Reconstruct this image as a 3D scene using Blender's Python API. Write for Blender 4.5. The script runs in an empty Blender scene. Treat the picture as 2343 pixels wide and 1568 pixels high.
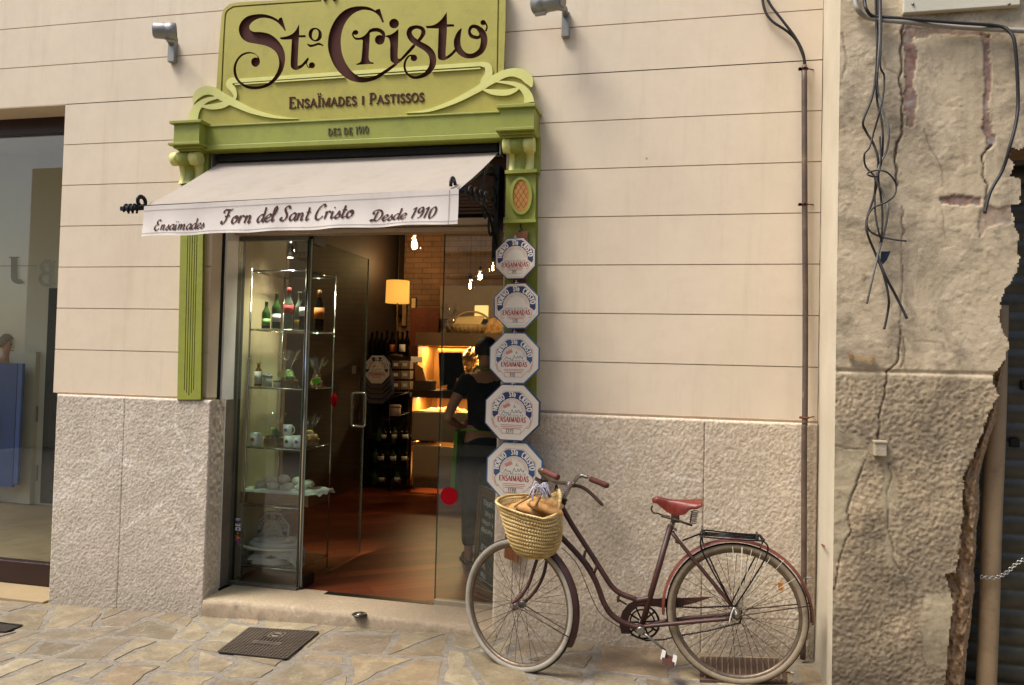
import bpy, bmesh, math, random
import numpy as np
from mathutils import Vector, Matrix, geometry
random.seed(7); RNG = np.random.default_rng(7)
rad, sin, cos, pi = math.radians, math.sin, math.cos, math.pi
scene = bpy.context.scene
COL = scene.collection

# ------------------------------------------------------------------ camera
CX, CY, F = 1171.0, 784.0, 1786.0          # reference picture measured at 2342 x 1568
CAM = Vector((0.0, -4.35, 1.6))
def axes(yaw, pitch, roll):
    w = Vector((-sin(yaw)*cos(pitch), cos(yaw)*cos(pitch), sin(pitch)))
    r = w.cross(Vector((0, 0, 1))).normalized(); u = r.cross(w)
    return cos(roll)*r + sin(roll)*u, -sin(roll)*r + cos(roll)*u, w
AR, AU, AW = axes(rad(12.94), rad(1.677), rad(1.455))
cam_d = bpy.data.cameras.new('camera'); cam = bpy.data.objects.new('camera', cam_d); COL.objects.link(cam)
M = Matrix.Identity(4)
for i in range(3):
    M[i][0], M[i][1], M[i][2], M[i][3] = AR[i], AU[i], -AW[i], CAM[i]
cam.matrix_world = M
cam_d.sensor_width = 36.0; cam_d.lens = 36.0*F/2342.0; cam_d.clip_start = 0.05; cam_d.clip_end = 500
scene.camera = cam

def ray(px, py): return AW*F + AR*(px-CX) - AU*(py-CY)
def P(px, py, Y):                          # point of the plane y = Y seen at a measured place
    d = ray(px, py); return CAM + d*((Y-CAM.y)/d.y)
def PX(px, py, X):
    d = ray(px, py); return CAM + d*((X-CAM.x)/d.x)
def PZ(px, py, Z):
    d = ray(px, py); return CAM + d*((Z-CAM.z)/d.z)

# ------------------------------------------------------------------ light
SUN_EL, SUN_AZ = rad(60), rad(238)
world = bpy.data.worlds.new('World'); scene.world = world; world.use_nodes = True
wn = world.node_tree; wn.nodes.clear()
sky = wn.nodes.new('ShaderNodeTexSky'); sky.sky_type = 'NISHITA'; sky.sun_disc = False
sky.sun_elevation = SUN_EL; sky.sun_rotation = SUN_AZ; sky.air_density = 1.0; sky.dust_density = 3.0; sky.ozone_density = 0.6
bg = wn.nodes.new('ShaderNodeBackground'); bg.inputs['Strength'].default_value = 0.09
wo = wn.nodes.new('ShaderNodeOutputWorld')
wn.links.new(sky.outputs[0], bg.inputs['Color']); wn.links.new(bg.outputs[0], wo.inputs['Surface'])
sun_d = bpy.data.lights.new('sun', 'SUN'); sun_d.energy = 2.0; sun_d.angle = rad(26); sun_d.color = (1.0, 0.965, 0.91)
sun = bpy.data.objects.new('sun', sun_d); COL.objects.link(sun)
sd = Vector((sin(SUN_AZ)*cos(SUN_EL), cos(SUN_AZ)*cos(SUN_EL), sin(SUN_EL)))
sun.rotation_euler = sd.to_track_quat('Z', 'Y').to_euler(); sun.location = (-3, -6, 8)
vs = scene.view_settings
vs.view_transform = 'Standard'; vs.look = 'None'; vs.exposure = 1.34; vs.gamma = 1.0; vs.use_curve_mapping = False
scene.cycles.max_bounces = 8; scene.cycles.diffuse_bounces = 3; scene.cycles.transparent_max_bounces = 24
scene.cycles.caustics_reflective = False; scene.cycles.caustics_refractive = False
scene.cycles.sample_clamp_indirect = 4.0

# ------------------------------------------------------------------ materials
MATS = {}
def srgb(h):
    h = h.lstrip('#'); v = [int(h[i:i+2], 16)/255 for i in (0, 2, 4)]
    return tuple((c/12.92 if c <= .04045 else ((c+.055)/1.055)**2.4) for c in v)
class NT:
    def __init__(s, name):
        m = bpy.data.materials.new(name); m.use_nodes = True; s.m = m; s.t = m.node_tree; s.t.nodes.clear()
        s.out = s.n('ShaderNodeOutputMaterial'); s.p = s.n('ShaderNodeBsdfPrincipled'); s.l(s.p.outputs[0], s.out.inputs['Surface'])
        s.tc = s.n('ShaderNodeTexCoord'); s.co = s.tc.outputs['Object']
    def n(s, ty, **kw):
        x = s.t.nodes.new(ty)
        for k, v in kw.items(): setattr(x, k, v)
        return x
    def l(s, a, b): s.t.links.new(a, b)
    def mapped(s, scale=(1,1,1), rot=(0,0,0), co=None):
        m = s.n('ShaderNodeMapping'); m.inputs['Scale'].default_value = scale; m.inputs['Rotation'].default_value = rot
        s.l(co or s.co, m.inputs['Vector']); return m.outputs[0]
    def noise(s, scale, detail=6, rough=.6, co=None, dist=0):
        x = s.n('ShaderNodeTexNoise'); x.inputs['Scale'].default_value = scale; x.inputs['Detail'].default_value = detail
        x.inputs['Roughness'].default_value = rough; x.inputs['Distortion'].default_value = dist
        s.l(co or s.co, x.inputs['Vector']); return x.outputs['Fac']
    def vor(s, scale, feature='F1', out='Distance', co=None, rnd=1.0):
        x = s.n('ShaderNodeTexVoronoi', feature=feature); x.inputs['Scale'].default_value = scale; x.inputs['Randomness'].default_value = rnd
        s.l(co or s.co, x.inputs['Vector']); return x.outputs[out]
    def ramp(s, fac, stops):
        r = s.n('ShaderNodeValToRGB'); e = r.color_ramp.elements
        while len(e) < len(stops): e.new(.5)
        for el, (p, c) in zip(e, stops):
            el.position = p; el.color = (c, c, c, 1) if isinstance(c, (int, float)) else (*c, 1)
        s.l(fac, r.inputs[0]); return r.outputs[0]
    def mix(s, fac, a, b, blend='MIX'):
        x = s.n('ShaderNodeMix', data_type='RGBA', blend_type=blend)
        for sock, v in ((x.inputs[0], fac), (x.inputs[6], a), (x.inputs[7], b)):
            if isinstance(v, (int, float)): sock.default_value = v
            elif isinstance(v, tuple): sock.default_value = (*v, 1) if len(v) == 3 else v
            else: s.l(v, sock)
        return x.outputs[2]
    def math(s, op, a, b=None):
        x = s.n('ShaderNodeMath', operation=op)
        for sock, v in zip(x.inputs, (a, b)):
            if v is None: continue
            if isinstance(v, (int, float)): sock.default_value = v
            else: s.l(v, sock)
        return x.outputs[0]
    def attr(s, name, out='Fac'):
        a = s.n('ShaderNodeAttribute'); a.attribute_name = name; return a.outputs[out]
    def bump(s, h, strength=.3, dist=.01):
        b = s.n('ShaderNodeBump'); b.inputs['Strength'].default_value = strength; b.inputs['Distance'].default_value = dist
        s.l(h, b.inputs['Height']); s.l(b.outputs[0], s.p.inputs['Normal']); return b
    def set(s, **kw):
        names = dict(color='Base Color', rough='Roughness', metal='Metallic', spec='Specular IOR Level', trans='Transmission Weight', coat='Coat Weight', emit='Emission Color', es='Emission Strength', alpha='Alpha', sss='Subsurface Weight')
        for k, v in kw.items():
            sock = s.p.inputs[names[k]]
            if isinstance(v, (int, float)): sock.default_value = v
            elif isinstance(v, tuple): sock.default_value = (*v, 1) if len(v) == 3 else v
            else: s.l(v, sock)
        return s.m
def paint(name, c, rough=.55, var=.18, vs=6.0, bump=.15, bs=90.0, metal=0.0, spec=.4, dirt=None, bd=.004):
    """a plain coloured surface with mottling and a fine grain"""
    if name in MATS: return MATS[name]
    if isinstance(c, str): c = srgb(c)
    k = NT(name); f = k.noise(vs, 8, .65)
    lo = tuple(x*(1-var) for x in c); hi = tuple(min(1, x*(1+var)) for x in c)
    col = k.ramp(f, [(.28, lo), (.72, hi)])
    if dirt:
        dc, amt = dirt; dc = srgb(dc) if isinstance(dc, str) else dc
        g = k.ramp(k.noise(vs*2.7, 10, .75), [(.5, 0.0), (.72, amt)])
        col = k.mix(g, col, dc)
    k.set(color=col, rough=rough, metal=metal, spec=spec)
    if bump: k.bump(k.noise(bs, 4, .6), bump, bd)
    MATS[name] = k.m; return k.m
def cloth_mat(name, c, dirt, amt, trans=.35):
    """thin woven cloth that lets some light through"""
    c = srgb(c); k = NT(name); k.t.nodes.remove(k.p)
    col = k.ramp(k.noise(3.5, 7, .65), [(.3, tuple(x*.92 for x in c)), (.7, c)]); col = k.mix(k.ramp(k.noise(1, 7, .7, co=k.mapped((7, 7, 2))), [(.5, 0.0), (.75, amt)]), col, srgb(dirt))
    d = k.n('ShaderNodeBsdfDiffuse'); t = k.n('ShaderNodeBsdfTranslucent'); mx = k.n('ShaderNodeMixShader'); mx.inputs[0].default_value = trans
    b = k.n('ShaderNodeBump'); b.inputs['Strength'].default_value = .3; b.inputs['Distance'].default_value = .004; k.l(k.noise(9, 6, .6), b.inputs['Height'])
    for s in (d, t): k.l(col, s.inputs['Color']); k.l(b.outputs[0], s.inputs['Normal'])
    k.l(d.outputs[0], mx.inputs[1]); k.l(t.outputs[0], mx.inputs[2]); k.l(mx.outputs[0], k.out.inputs['Surface']); MATS[name] = k.m; return k.m
def lamp_mat(name, c, s):
    if name in MATS: return MATS[name]
    k = NT(name); k.set(color=(.8, .7, .5), emit=c, es=s); MATS[name] = k.m; return k.m
def glass_mat(name, tint=(.93, .96, .95), refl=1.0, rough=.0):
    """thin pane: clear with a Fresnel reflection"""
    if name in MATS: return MATS[name]
    k = NT(name); k.t.nodes.remove(k.p)
    tr = k.n('ShaderNodeBsdfTransparent'); tr.inputs[0].default_value = (*tint, 1)
    gl = k.n('ShaderNodeBsdfGlossy'); gl.inputs['Roughness'].default_value = rough; gl.inputs[0].default_value = (1, 1, 1, 1)
    ge = k.n('ShaderNodeNewGeometry'); dp = k.n('ShaderNodeVectorMath', operation='DOT_PRODUCT'); k.l(ge.outputs['Incoming'], dp.inputs[0]); k.l(ge.outputs['Normal'], dp.inputs[1])
    fac = k.math('ADD', .042, k.math('MULTIPLY', .9, k.math('POWER', k.math('SUBTRACT', 1.0, k.math('ABSOLUTE', dp.outputs['Value'])), 5.0)))
    mx = k.n('ShaderNodeMixShader'); k.l(k.math('MULTIPLY', fac, refl), mx.inputs[0])
    k.l(tr.outputs[0], mx.inputs[1]); k.l(gl.outputs[0], mx.inputs[2]); k.l(mx.outputs[0], k.out.inputs['Surface'])
    MATS[name] = k.m; return k.m

# ------------------------------------------------------------------ objects
def base_of(p):
    v = Vector((0, 0, 0))
    while p is not None: v += p.location; p = p.parent
    return v
class MB:
    """collects shapes in world coordinates and links them as ONE mesh object"""
    def __init__(s): s.v, s.f, s.mi, s.sm, s.k = [], [], [], [], 0
    def raw(s, vs, fs, smooth=False):
        o = len(s.v); s.v += [tuple(x) for x in vs]
        for f in fs: s.f.append([i+o for i in f]); s.mi.append(s.k); s.sm.append(smooth)
        return s
    def box(s, a, b, bev=0.0):
        x0, y0, z0 = (min(a[i], b[i]) for i in range(3)); x1, y1, z1 = (max(a[i], b[i]) for i in range(3))
        e = min(bev, (x1-x0)*.45, (y1-y0)*.45, (z1-z0)*.45)
        if e <= 0:
            vs = [(x, y, z) for z in (z0, z1) for y in (y0, y1) for x in (x0, x1)]
            return s.raw(vs, [(0,2,3,1),(4,5,7,6),(0,1,5,4),(2,6,7,3),(0,4,6,2),(1,3,7,5)])
        bm = bmesh.new(); bmesh.ops.create_cube(bm, size=1)
        for v in bm.verts: v.co = Vector(((x0+x1)/2+v.co.x*(x1-x0), (y0+y1)/2+v.co.y*(y1-y0), (z0+z1)/2+v.co.z*(z1-z0)))
        bmesh.ops.bevel(bm, geom=bm.edges[:], offset=e, segments=2, affect='EDGES', profile=.5)
        return s.bm(bm)
    def bm(s, bm, smooth=False):
        bm.verts.index_update(); s.raw([v.co for v in bm.verts], [[v.index for v in f.verts] for f in bm.faces], smooth); bm.free(); return s
    def obox(s, c, ax, ay, az, bev=0.0):
        """box about centre c with half-vectors ax, ay, az"""
        c, ax, ay, az = map(Vector, (c, ax, ay, az)); t = MB(); t.box((-1,-1,-1), (1,1,1), bev)
        return s.raw([c+ax*v[0]+ay*v[1]+az*v[2] for v in t.v], t.f)
    def tube(s, pts, r, n=8, caps=True, smooth=True, flat=None, closed=False):
        pts = [Vector(p) for p in pts]; N = len(pts)
        rs = r if isinstance(r, (list, tuple)) else [r]*N
        vs = []; nrm = None
        for i, p in enumerate(pts):
            a = pts[(i-1) % N] if (closed or i > 0) else pts[i]; b = pts[(i+1) % N] if (closed or i < N-1) else pts[i]
            t = (b-a); t = t.normalized() if t.length > 1e-9 else Vector((0,0,1))
            if nrm is None:
                up = Vector((0,0,1)) if abs(t.z) < .9 else Vector((0,1,0))
                nrm = up.cross(t).normalized()
            else:
                nrm = (nrm - t*nrm.dot(t)); nrm = nrm.normalized() if nrm.length > 1e-6 else t.orthogonal().normalized()
            bi = t.cross(nrm)
            for k in range(n):
                a_ = 2*pi*k/n; q = nrm*cos(a_) + bi*sin(a_)*(flat or 1.0)
                vs.append(p + q*rs[i])
        fs = []
        for i in range(N if closed else N-1):
            j = (i+1) % N
            for k in range(n): fs.append((i*n+k, i*n+(k+1) % n, j*n+(k+1) % n, j*n+k))
        s.raw(vs, fs, smooth)
        if caps and not closed:
            s.raw(vs[:n], [tuple(range(n-1, -1, -1))]); s.raw(vs[-n:], [tuple(range(n))])
        return s
    def lathe(s, prof, c, axis=(0,0,1), n=24, smooth=True, sx=1.0):
        """prof: (radius, height along the axis) from c"""
        ax = Vector(axis).normalized(); u = ax.orthogonal().normalized() if abs(ax.z) < .99 else Vector((1,0,0)); w = ax.cross(u)
        c = Vector(c); vs = []
        for r, h in prof:
            for k in range(n):
                a = 2*pi*k/n; vs.append(c + ax*h + (u*cos(a)*sx + w*sin(a))*r)
        fs = [(i*n+k, i*n+(k+1) % n, (i+1)*n+(k+1) % n, (i+1)*n+k) for i in range(len(prof)-1) for k in range(n)]
        s.raw(vs, fs, smooth)
        if prof[0][0] > 1e-6: s.raw(vs[:n], [tuple(range(n-1, -1, -1))])
        if prof[-1][0] > 1e-6: s.raw(vs[-n:], [tuple(range(n))])
        return s
    def prism(s, poly, off, smooth=False):
        """solid from a 3-D outline pushed along off"""
        poly = [Vector(p) for p in poly]; off = Vector(off); n = len(poly)
        t = geometry.tessellate_polygon([poly])
        s.raw(poly, [tuple(x) for x in t]); s.raw([p+off for p in poly], [tuple(reversed(x)) for x in t])
        s.raw(poly+[p+off for p in poly], [(i, (i+1) % n, n+(i+1) % n, n+i) for i in range(n)], smooth)
        return s
    def grid(s, rows, smooth=True, closed=False):
        n = len(rows[0]); vs = [p for r in rows for p in r]
        m = n if closed else n-1
        return s.raw(vs, [(i*n+k, i*n+(k+1) % n, (i+1)*n+(k+1) % n, (i+1)*n+k) for i in range(len(rows)-1) for k in range(m)], smooth)
    def ball(s, c, r, n=12, m=8, sc=(1,1,1), rot=None):
        rows = []
        for i in range(m+1):
            t = pi*i/m; row = []
            for k in range(n):
                a = 2*pi*k/n; q = Vector((sin(t)*cos(a)*sc[0], sin(t)*sin(a)*sc[1], cos(t)*sc[2]))*r
                if rot: q = rot @ q
                row.append(Vector(c)+q)
            rows.append(row)
        return s.grid(rows, True, True)
    def build(s, name, mats, parent=None, **props):
        me = bpy.data.meshes.new(name); o = bpy.data.objects.new(name, me); COL.objects.link(o)
        off = Vector((0,0,0))
        if parent is not None: o.parent = parent; off = base_of(parent)
        me.from_pydata([(v[0]-off.x, v[1]-off.y, v[2]-off.z) for v in s.v], [], s.f); me.update()
        bm = bmesh.new(); bm.from_mesh(me); bmesh.ops.remove_doubles(bm, verts=bm.verts, dist=1e-6)
        bmesh.ops.recalc_face_normals(bm, faces=bm.faces); bm.to_mesh(me); bm.free()
        for m in (mats if isinstance(mats, (list, tuple)) else [mats]): me.materials.append(m)
        if len(me.polygons) == len(s.f):
            me.polygons.foreach_set('material_index', s.mi); me.polygons.foreach_set('use_smooth', s.sm)
        else:
            me.polygons.foreach_set('use_smooth', [any(s.sm)]*len(me.polygons))
        me.update()
        for k, v in props.items(): o[k] = v
        return o
def thing(name, loc, label, category, group=None):
    o = bpy.data.objects.new(name, None); COL.objects.link(o); o.location = Vector(loc); o.empty_display_size = .1
    o['label'] = label; o['category'] = category
    if group: o['group'] = group
    return o
def solo(mb, name, mats, label, category, group=None, base=None):
    """a thing that is one mesh"""
    if base is None:
        a = np.array(mb.v); base = ((a[:,0].min()+a[:,0].max())/2, (a[:,1].min()+a[:,1].max())/2, a[:,2].min())
    b = Vector(base); mb.v = [(v[0]-b.x, v[1]-b.y, v[2]-b.z) for v in mb.v]
    o = mb.build(name, mats); o.location = b; o['label'] = label; o['category'] = category
    if group: o['group'] = group
    return o
def struct(mb, name, mats):
    o = mb.build(name, mats); o['kind'] = 'structure'; return o
def dup(o, loc=None, parent=None, label=None, rot=None):
    c = o.copy(); COL.objects.link(c)
    if parent is not None: c.parent = parent
    if loc is not None: c.location = loc
    if rot is not None: c.rotation_euler = rot
    if label: c['label'] = label
    for ch in list(o.children): dup(ch, None, c)
    return c

# ------------------------------------------------------------------ drawing helpers
def catmull(pts, n=6, closed=False):
    out = []; N = len(pts)
    for i in range(N if closed else N-1):
        p0 = pts[(i-1) % N] if (closed or i > 0) else pts[i]; p1 = pts[i]; p2 = pts[(i+1) % N]
        p3 = pts[(i+2) % N] if (closed or i+2 < N) else p2
        for k in range(n):
            t = k/n; out.append(tuple(.5*((2*b)+(-a+c)*t+(2*a-5*b+4*c-d)*t*t+(-a+3*b-3*c+d)*t**3) for a, b, c, d in zip(p0, p1, p2, p3)))
    if not closed: out.append(tuple(pts[-1]))
    return out
def stroke(pts, n=6, w=None, smooth=True):
    """(x, y, width) points -> list of small quads"""
    if w is not None: pts = [(p[0], p[1], w) for p in pts]
    q = catmull(pts, n) if smooth and len(pts) > 2 else list(pts)
    L, R = [], []
    for i in range(len(q)):
        a, b = q[max(i-1, 0)], q[min(i+1, len(q)-1)]
        dx, dy = b[0]-a[0], b[1]-a[1]; d = math.hypot(dx, dy) or 1
        h = max(q[i][2], .001)/2; L.append((q[i][0]-dy/d*h, q[i][1]+dx/d*h)); R.append((q[i][0]+dy/d*h, q[i][1]-dx/d*h))
    return [[L[i], R[i], R[i+1], L[i+1]] for i in range(len(q)-1)]
def disc(x, y, r, n=14, ry=None): return [[(x+r*cos(2*pi*k/n), y+(ry or r)*sin(2*pi*k/n)) for k in range(n)]]
def smooth_poly(pts, n=4, corner=48):
    """rounds an outline except at sharp corners"""
    N = len(pts); out = []; sharp = []
    for i in range(N):
        a, b, c = pts[i-1], pts[i], pts[(i+1) % N]
        t1 = math.atan2(b[1]-a[1], b[0]-a[0]); t2 = math.atan2(c[1]-b[1], c[0]-b[0])
        sharp.append(abs((math.degrees(t2-t1)+180) % 360-180) > corner)
    for i in range(N):
        p1, p2 = pts[i], pts[(i+1) % N]
        p0 = p1 if sharp[i] else pts[i-1]; p3 = p2 if sharp[(i+1) % N] else pts[(i+2) % N]
        for k in range(n):
            t = k/n; out.append(tuple(.5*((2*b)+(-a+c)*t+(2*a-5*b+4*c-d)*t*t+(-a+3*b-3*c+d)*t**3) for a, b, c, d in zip(p0, p1, p2, p3)))
    return out
def ccw(p):
    a = sum(p[i][0]*p[(i+1) % len(p)][1]-p[(i+1) % len(p)][0]*p[i][1] for i in range(len(p)))
    return p if a > 0 else p[::-1]
def arrange(polys):
    """planar union: returns (verts2d, tris, source polygon ids per tri)"""
    vs, fs = [], []
    for p in polys:
        p = ccw(p); o = len(vs); vs += [Vector((q[0], q[1])) for q in p]; fs.append(list(range(o, o+len(p))))
    r = geometry.delaunay_2d_cdt(vs, [], fs, 0, 1e-5)
    V = np.array([(v.x, v.y) for v in r[0]]); T = np.array(r[2]); c = V[T].mean(1); src = [[] for _ in T]
    for pi_, p in enumerate(polys):
        q = np.array(p); idx = np.nonzero(((c >= q.min(0)) & (c <= q.max(0))).all(1))[0]
        if not len(idx): continue
        x, y = c[idx, 0], c[idx, 1]; ins = np.zeros(len(idx), bool)
        for (a, b), (d, e) in zip(p, p[1:]+p[:1]):
            if b != e: ins ^= ((b > y) != (e > y)) & (x < (d-a)*(y-b)/(e-b)+a)
        for i in idx[ins]: src[i].append(pi_)
    keep = [i for i in range(len(T)) if src[i]]
    return r[0], [list(r[2][i]) for i in keep], [src[i] for i in keep]
def flat(mb, polys, mapf, off=None):
    """union of 2-D polygons laid on a surface by mapf(x, y) -> 3-D; off pushes it into a solid"""
    if not polys: return mb
    xs = [abs(c) for p in polys for q in p for c in q]; sc = 1.0/max(xs)   # keep numbers near 1 for the triangulation
    vs, fs, _ = arrange([[(x*sc*10, y*sc*10) for x, y in p] for p in polys])
    pts = [Vector(mapf(v.x/sc/10, v.y/sc/10)) for v in vs]
    mb.raw(pts, fs)
    if off is not None:
        off = Vector(off); mb.raw([p+off for p in pts], [f[::-1] for f in fs]); cnt = {}
        for f in fs:
            for i in range(len(f)):
                a, b = f[i], f[(i+1) % len(f)]; cnt[(a, b)] = 1
        for (a, b) in cnt:
            if (b, a) not in cnt: mb.raw([pts[a], pts[b], pts[b]+off, pts[a]+off], [(0, 1, 2, 3)])
    return mb
# drawn letters -----------------------------------------------------
def _arc(cx, cy, rx, ry, a0, a1, n=10): return [(cx+rx*cos(rad(a0+(a1-a0)*i/n)), cy+ry*sin(rad(a0+(a1-a0)*i/n))) for i in range(n+1)]
# glyph: (width, [(points, weight)], serif ends); weight 1 = stem, 0 = hairline
GL = {
 'A': (.78, [([(.39,1),(.06,0)],0),([(.37,1),(.72,0)],1),([(.17,.34),(.58,.34)],0)], [(.06,0),(.72,0)]),
 'B': (.66, [([(.14,0),(.14,1)],1),([(.14,1),(.3,1)]+_arc(.3,.76,.22,.24,90,-90)+[(.14,.52)],.5),([(.14,.52),(.32,.52)]+_arc(.32,.26,.26,.26,90,-90)+[(.14,0)],.5)], [(.14,0),(.14,1)]),
 'C': (.74, [(_arc(.42,.5,.36,.5,48,312,18),.8)], []),
 'D': (.78, [([(.14,0),(.14,1)],1),([(.14,1),(.3,1)]+_arc(.3,.5,.38,.5,90,-90,16)+[(.14,0)],.6)], [(.14,0),(.14,1)]),
 'E': (.64, [([(.14,0),(.14,1)],1),([(.14,1),(.56,1),(.56,.86)],0),([(.14,.52),(.46,.52)],0),([(.14,0),(.58,0),(.58,.16)],0)], [(.14,0),(.14,1)]),
 'F': (.6, [([(.14,0),(.14,1)],1),([(.14,1),(.56,1),(.56,.86)],0),([(.14,.52),(.46,.52)],0)], [(.14,0),(.14,1)]),
 'G': (.78, [(_arc(.42,.5,.36,.5,48,330,18),.8),([(.72,.02),(.72,.42)],1),([(.5,.42),(.74,.42)],0)], []),
 'H': (.82, [([(.14,0),(.14,1)],1),([(.68,0),(.68,1)],1),([(.14,.5),(.68,.5)],0)], [(.14,0),(.14,1),(.68,0),(.68,1)]),
 'I': (.32, [([(.16,0),(.16,1)],1)], [(.16,0),(.16,1)]),
 'J': (.44, [([(.28,1),(.28,.12)]+_arc(.12,.12,.16,.2,0,-130,6),1)], [(.28,1)]),
 'L': (.6, [([(.14,0),(.14,1)],1),([(.14,0),(.56,0),(.56,.18)],0)], [(.14,0),(.14,1)]),
 'M': (.98, [([(.14,0),(.14,1)],0),([(.14,1),(.49,.05),(.84,1)],.6),([(.84,1),(.84,0)],1)], [(.14,0),(.84,0),(.1,1),(.88,1)]),
 'N': (.84, [([(.14,0),(.14,1)],0),([(.14,1),(.7,0)],1),([(.7,0),(.7,1)],0)], [(.14,0),(.1,1),(.7,1)]),
 'O': (.84, [(_arc(.42,.5,.35,.5,90,450,24),.85)], []),
 'P': (.64, [([(.14,0),(.14,1)],1),([(.14,1),(.32,1)]+_arc(.32,.73,.24,.27,90,-90)+[(.14,.46)],.5)], [(.14,0),(.14,1)]),
 'R': (.72, [([(.14,0),(.14,1)],1),([(.14,1),(.32,1)]+_arc(.32,.74,.22,.26,90,-90)+[(.14,.48)],.5),([(.3,.48),(.64,0)],1)], [(.14,0),(.14,1),(.66,0)]),
 'S': (.58, [([(.5,.84),(.4,.98),(.24,.98),(.1,.86),(.1,.68),(.24,.55),(.4,.45),(.52,.32),(.5,.12),(.36,0),(.18,.01),(.07,.16)],.8)], []),
 'T': (.72, [([(.36,0),(.36,1)],1),([(.05,.84),(.05,1),(.67,1),(.67,.84)],0)], [(.36,0)]),
 'U': (.8, [([(.14,1),(.14,.34)]+_arc(.4,.32,.26,.32,180,360,10)+[(.66,1)],.8)], [(.14,1),(.66,1)]),
 'V': (.76, [([(.06,1),(.38,0)],1),([(.38,0),(.7,1)],0)], [(.06,1),(.7,1)]),
 'Y': (.72, [([(.06,1),(.36,.48),(.36,0)],1),([(.36,.48),(.66,1)],0)], [(.06,1),(.66,1),(.36,0)]),
 'Z': (.66, [([(.08,.86),(.08,1),(.58,1),(.06,0),(.6,0),(.6,.14)],.4)], []),
 '0': (.56, [(_arc(.28,.5,.22,.5,90,450,20),.6)], []), '1': (.36, [([(.04,.82),(.18,1),(.18,0)],.8)], [(.18,0)]),
 '2': (.54, [([(.06,.76),(.14,.97),(.34,.98),(.46,.8),(.36,.5),(.06,0),(.5,0)],.5)], []), '3': (.52, [([(.06,.9),(.3,1),(.44,.78),(.22,.54),(.46,.3),(.34,.02),(.06,.06)],.5)], []),
 '5': (.52, [([(.46,1),(.12,1),(.09,.58),(.32,.62),(.46,.36),(.34,.04),(.05,.04)],.5)], []), '7': (.5, [([(.04,1),(.46,1),(.18,0)],.5),([(.12,.5),(.42,.5)],0)], []),
 '9': (.52, [(_arc(.26,.7,.19,.29,90,450,14),.5),([(.45,.74),(.4,.3),(.2,0)],.5)], []), '.': (.24, [([(.1,0),(.1,.09)],1)], []), '-': (.4, [([(.06,.45),(.34,.45)],0)], []), ' ': (.34, [], []),
}
def letters(text, h=1.0, sx=1.0, stem=.13, hair=.06, serif=.16, gap=.05, small=None, smooth_n=1):
    """drawn capitals; lower case in text gives small capitals. returns (polygons, width)"""
    x = 0.0; out = []
    for ch in text:
        dots = ch in 'Ïï'; up = ch.upper(); up = 'I' if dots else up
        k = h*(small or .76) if (ch.islower() or ch == 'ï') else h
        if up not in GL: x += .3*h; continue
        w, st, se = GL[up]
        for pts, wt in st:
            wd = (hair+(stem-hair)*wt)
            pp = [(x+px*k*sx, py*k, wd*h) for px, py in pts]
            curved = len(pts) > 6
            out += stroke(pp, 1, smooth=False) if curved or len(pp) == 2 else [q for i in range(len(pp)-1) for q in stroke(pp[i:i+2], 1, smooth=False)]
        if serif:
            for sx_, sy_ in se:
                cx = x+sx_*k*sx; cy = sy_*k; e = serif*k*sx; t = hair*h*.6
                out.append([(cx-e, cy-t if sy_ else cy), (cx+e, cy-t if sy_ else cy), (cx+e, cy if sy_ else cy+t), (cx-e, cy if sy_ else cy+t)])
        if dots:
            for d in (-.1, .1): out += disc(x+(.16+d)*k*sx, 1.2*k, .07*h, 8)
        x += w*k*sx+gap*h
    return out, x
# ------------------------------------------------------------------ number noise for real relief
def vnoise(x, y, seed=0):
    xi = np.floor(x).astype(np.int64); yi = np.floor(y).astype(np.int64); fx = x-xi; fy = y-yi
    fx = fx*fx*(3-2*fx); fy = fy*fy*(3-2*fy)
    def h(a, b):
        n = (a*374761393 + b*668265263 + seed*974634777) & 0xffffffff
        n = ((n ^ (n >> 13))*1274126177) & 0xffffffff
        return ((n ^ (n >> 16)) & 0xffff)/65535.0
    return (h(xi, yi)*(1-fx)+h(xi+1, yi)*fx)*(1-fy) + (h(xi, yi+1)*(1-fx)+h(xi+1, yi+1)*fx)*fy
def fbm(x, y, o=4, seed=0, g=.5):
    s = 0; a = 1; t = 0
    for i in range(o): s = s+a*vnoise(x*2**i, y*2**i, seed+i*17); t += a; a *= g
    return s/t
def relief(mb, x0, x1, z0, z1, step, fy, keep=None):
    """a wall face in x-z with real relief y = fy(X, Z)"""
    nx = max(2, int((x1-x0)/step)+1); nz = max(2, int((z1-z0)/step)+1)
    X, Z = np.meshgrid(np.linspace(x0, x1, nx), np.linspace(z0, z1, nz)); Y = fy(X, Z)
    o = len(mb.v); mb.v += list(map(tuple, np.stack([X, Y, Z], -1).reshape(-1, 3).tolist()))
    K = None
    if keep is not None: K = keep((X[:-1,:-1]+X[1:,1:])/2, (Z[:-1,:-1]+Z[1:,1:])/2)
    for j in range(nz-1):
        for i in range(nx-1):
            if K is not None and not K[j, i]: continue
            a = o+j*nx+i; mb.f.append([a, a+1, a+nx+1, a+nx]); mb.mi.append(mb.k); mb.sm.append(True)
    return X, Y, Z
def seg_dist(X, Z, line):
    d = np.full(X.shape, 9.0)
    for (a, b), (c, e) in zip(line[:-1], line[1:]):
        L = (c-a)**2+(e-b)**2 or 1e-9; t = np.clip(((X-a)*(c-a)+(Z-b)*(e-b))/L, 0, 1)
        d = np.minimum(d, np.hypot(X-a-t*(c-a), Z-b-t*(e-b)))
    return d
def inside(X, Z, poly):
    r = np.zeros(X.shape, bool); n = len(poly)
    for i in range(n):
        (a, b), (c, d) = poly[i], poly[(i+1) % n]
        if b == d: continue
        r ^= ((b > Z) != (d > Z)) & (X < (c-a)*(Z-b)/(d-b)+a)
    return r
def ground_z(x, y=0): return .105+.03*x+.012*(y+.04)

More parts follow.
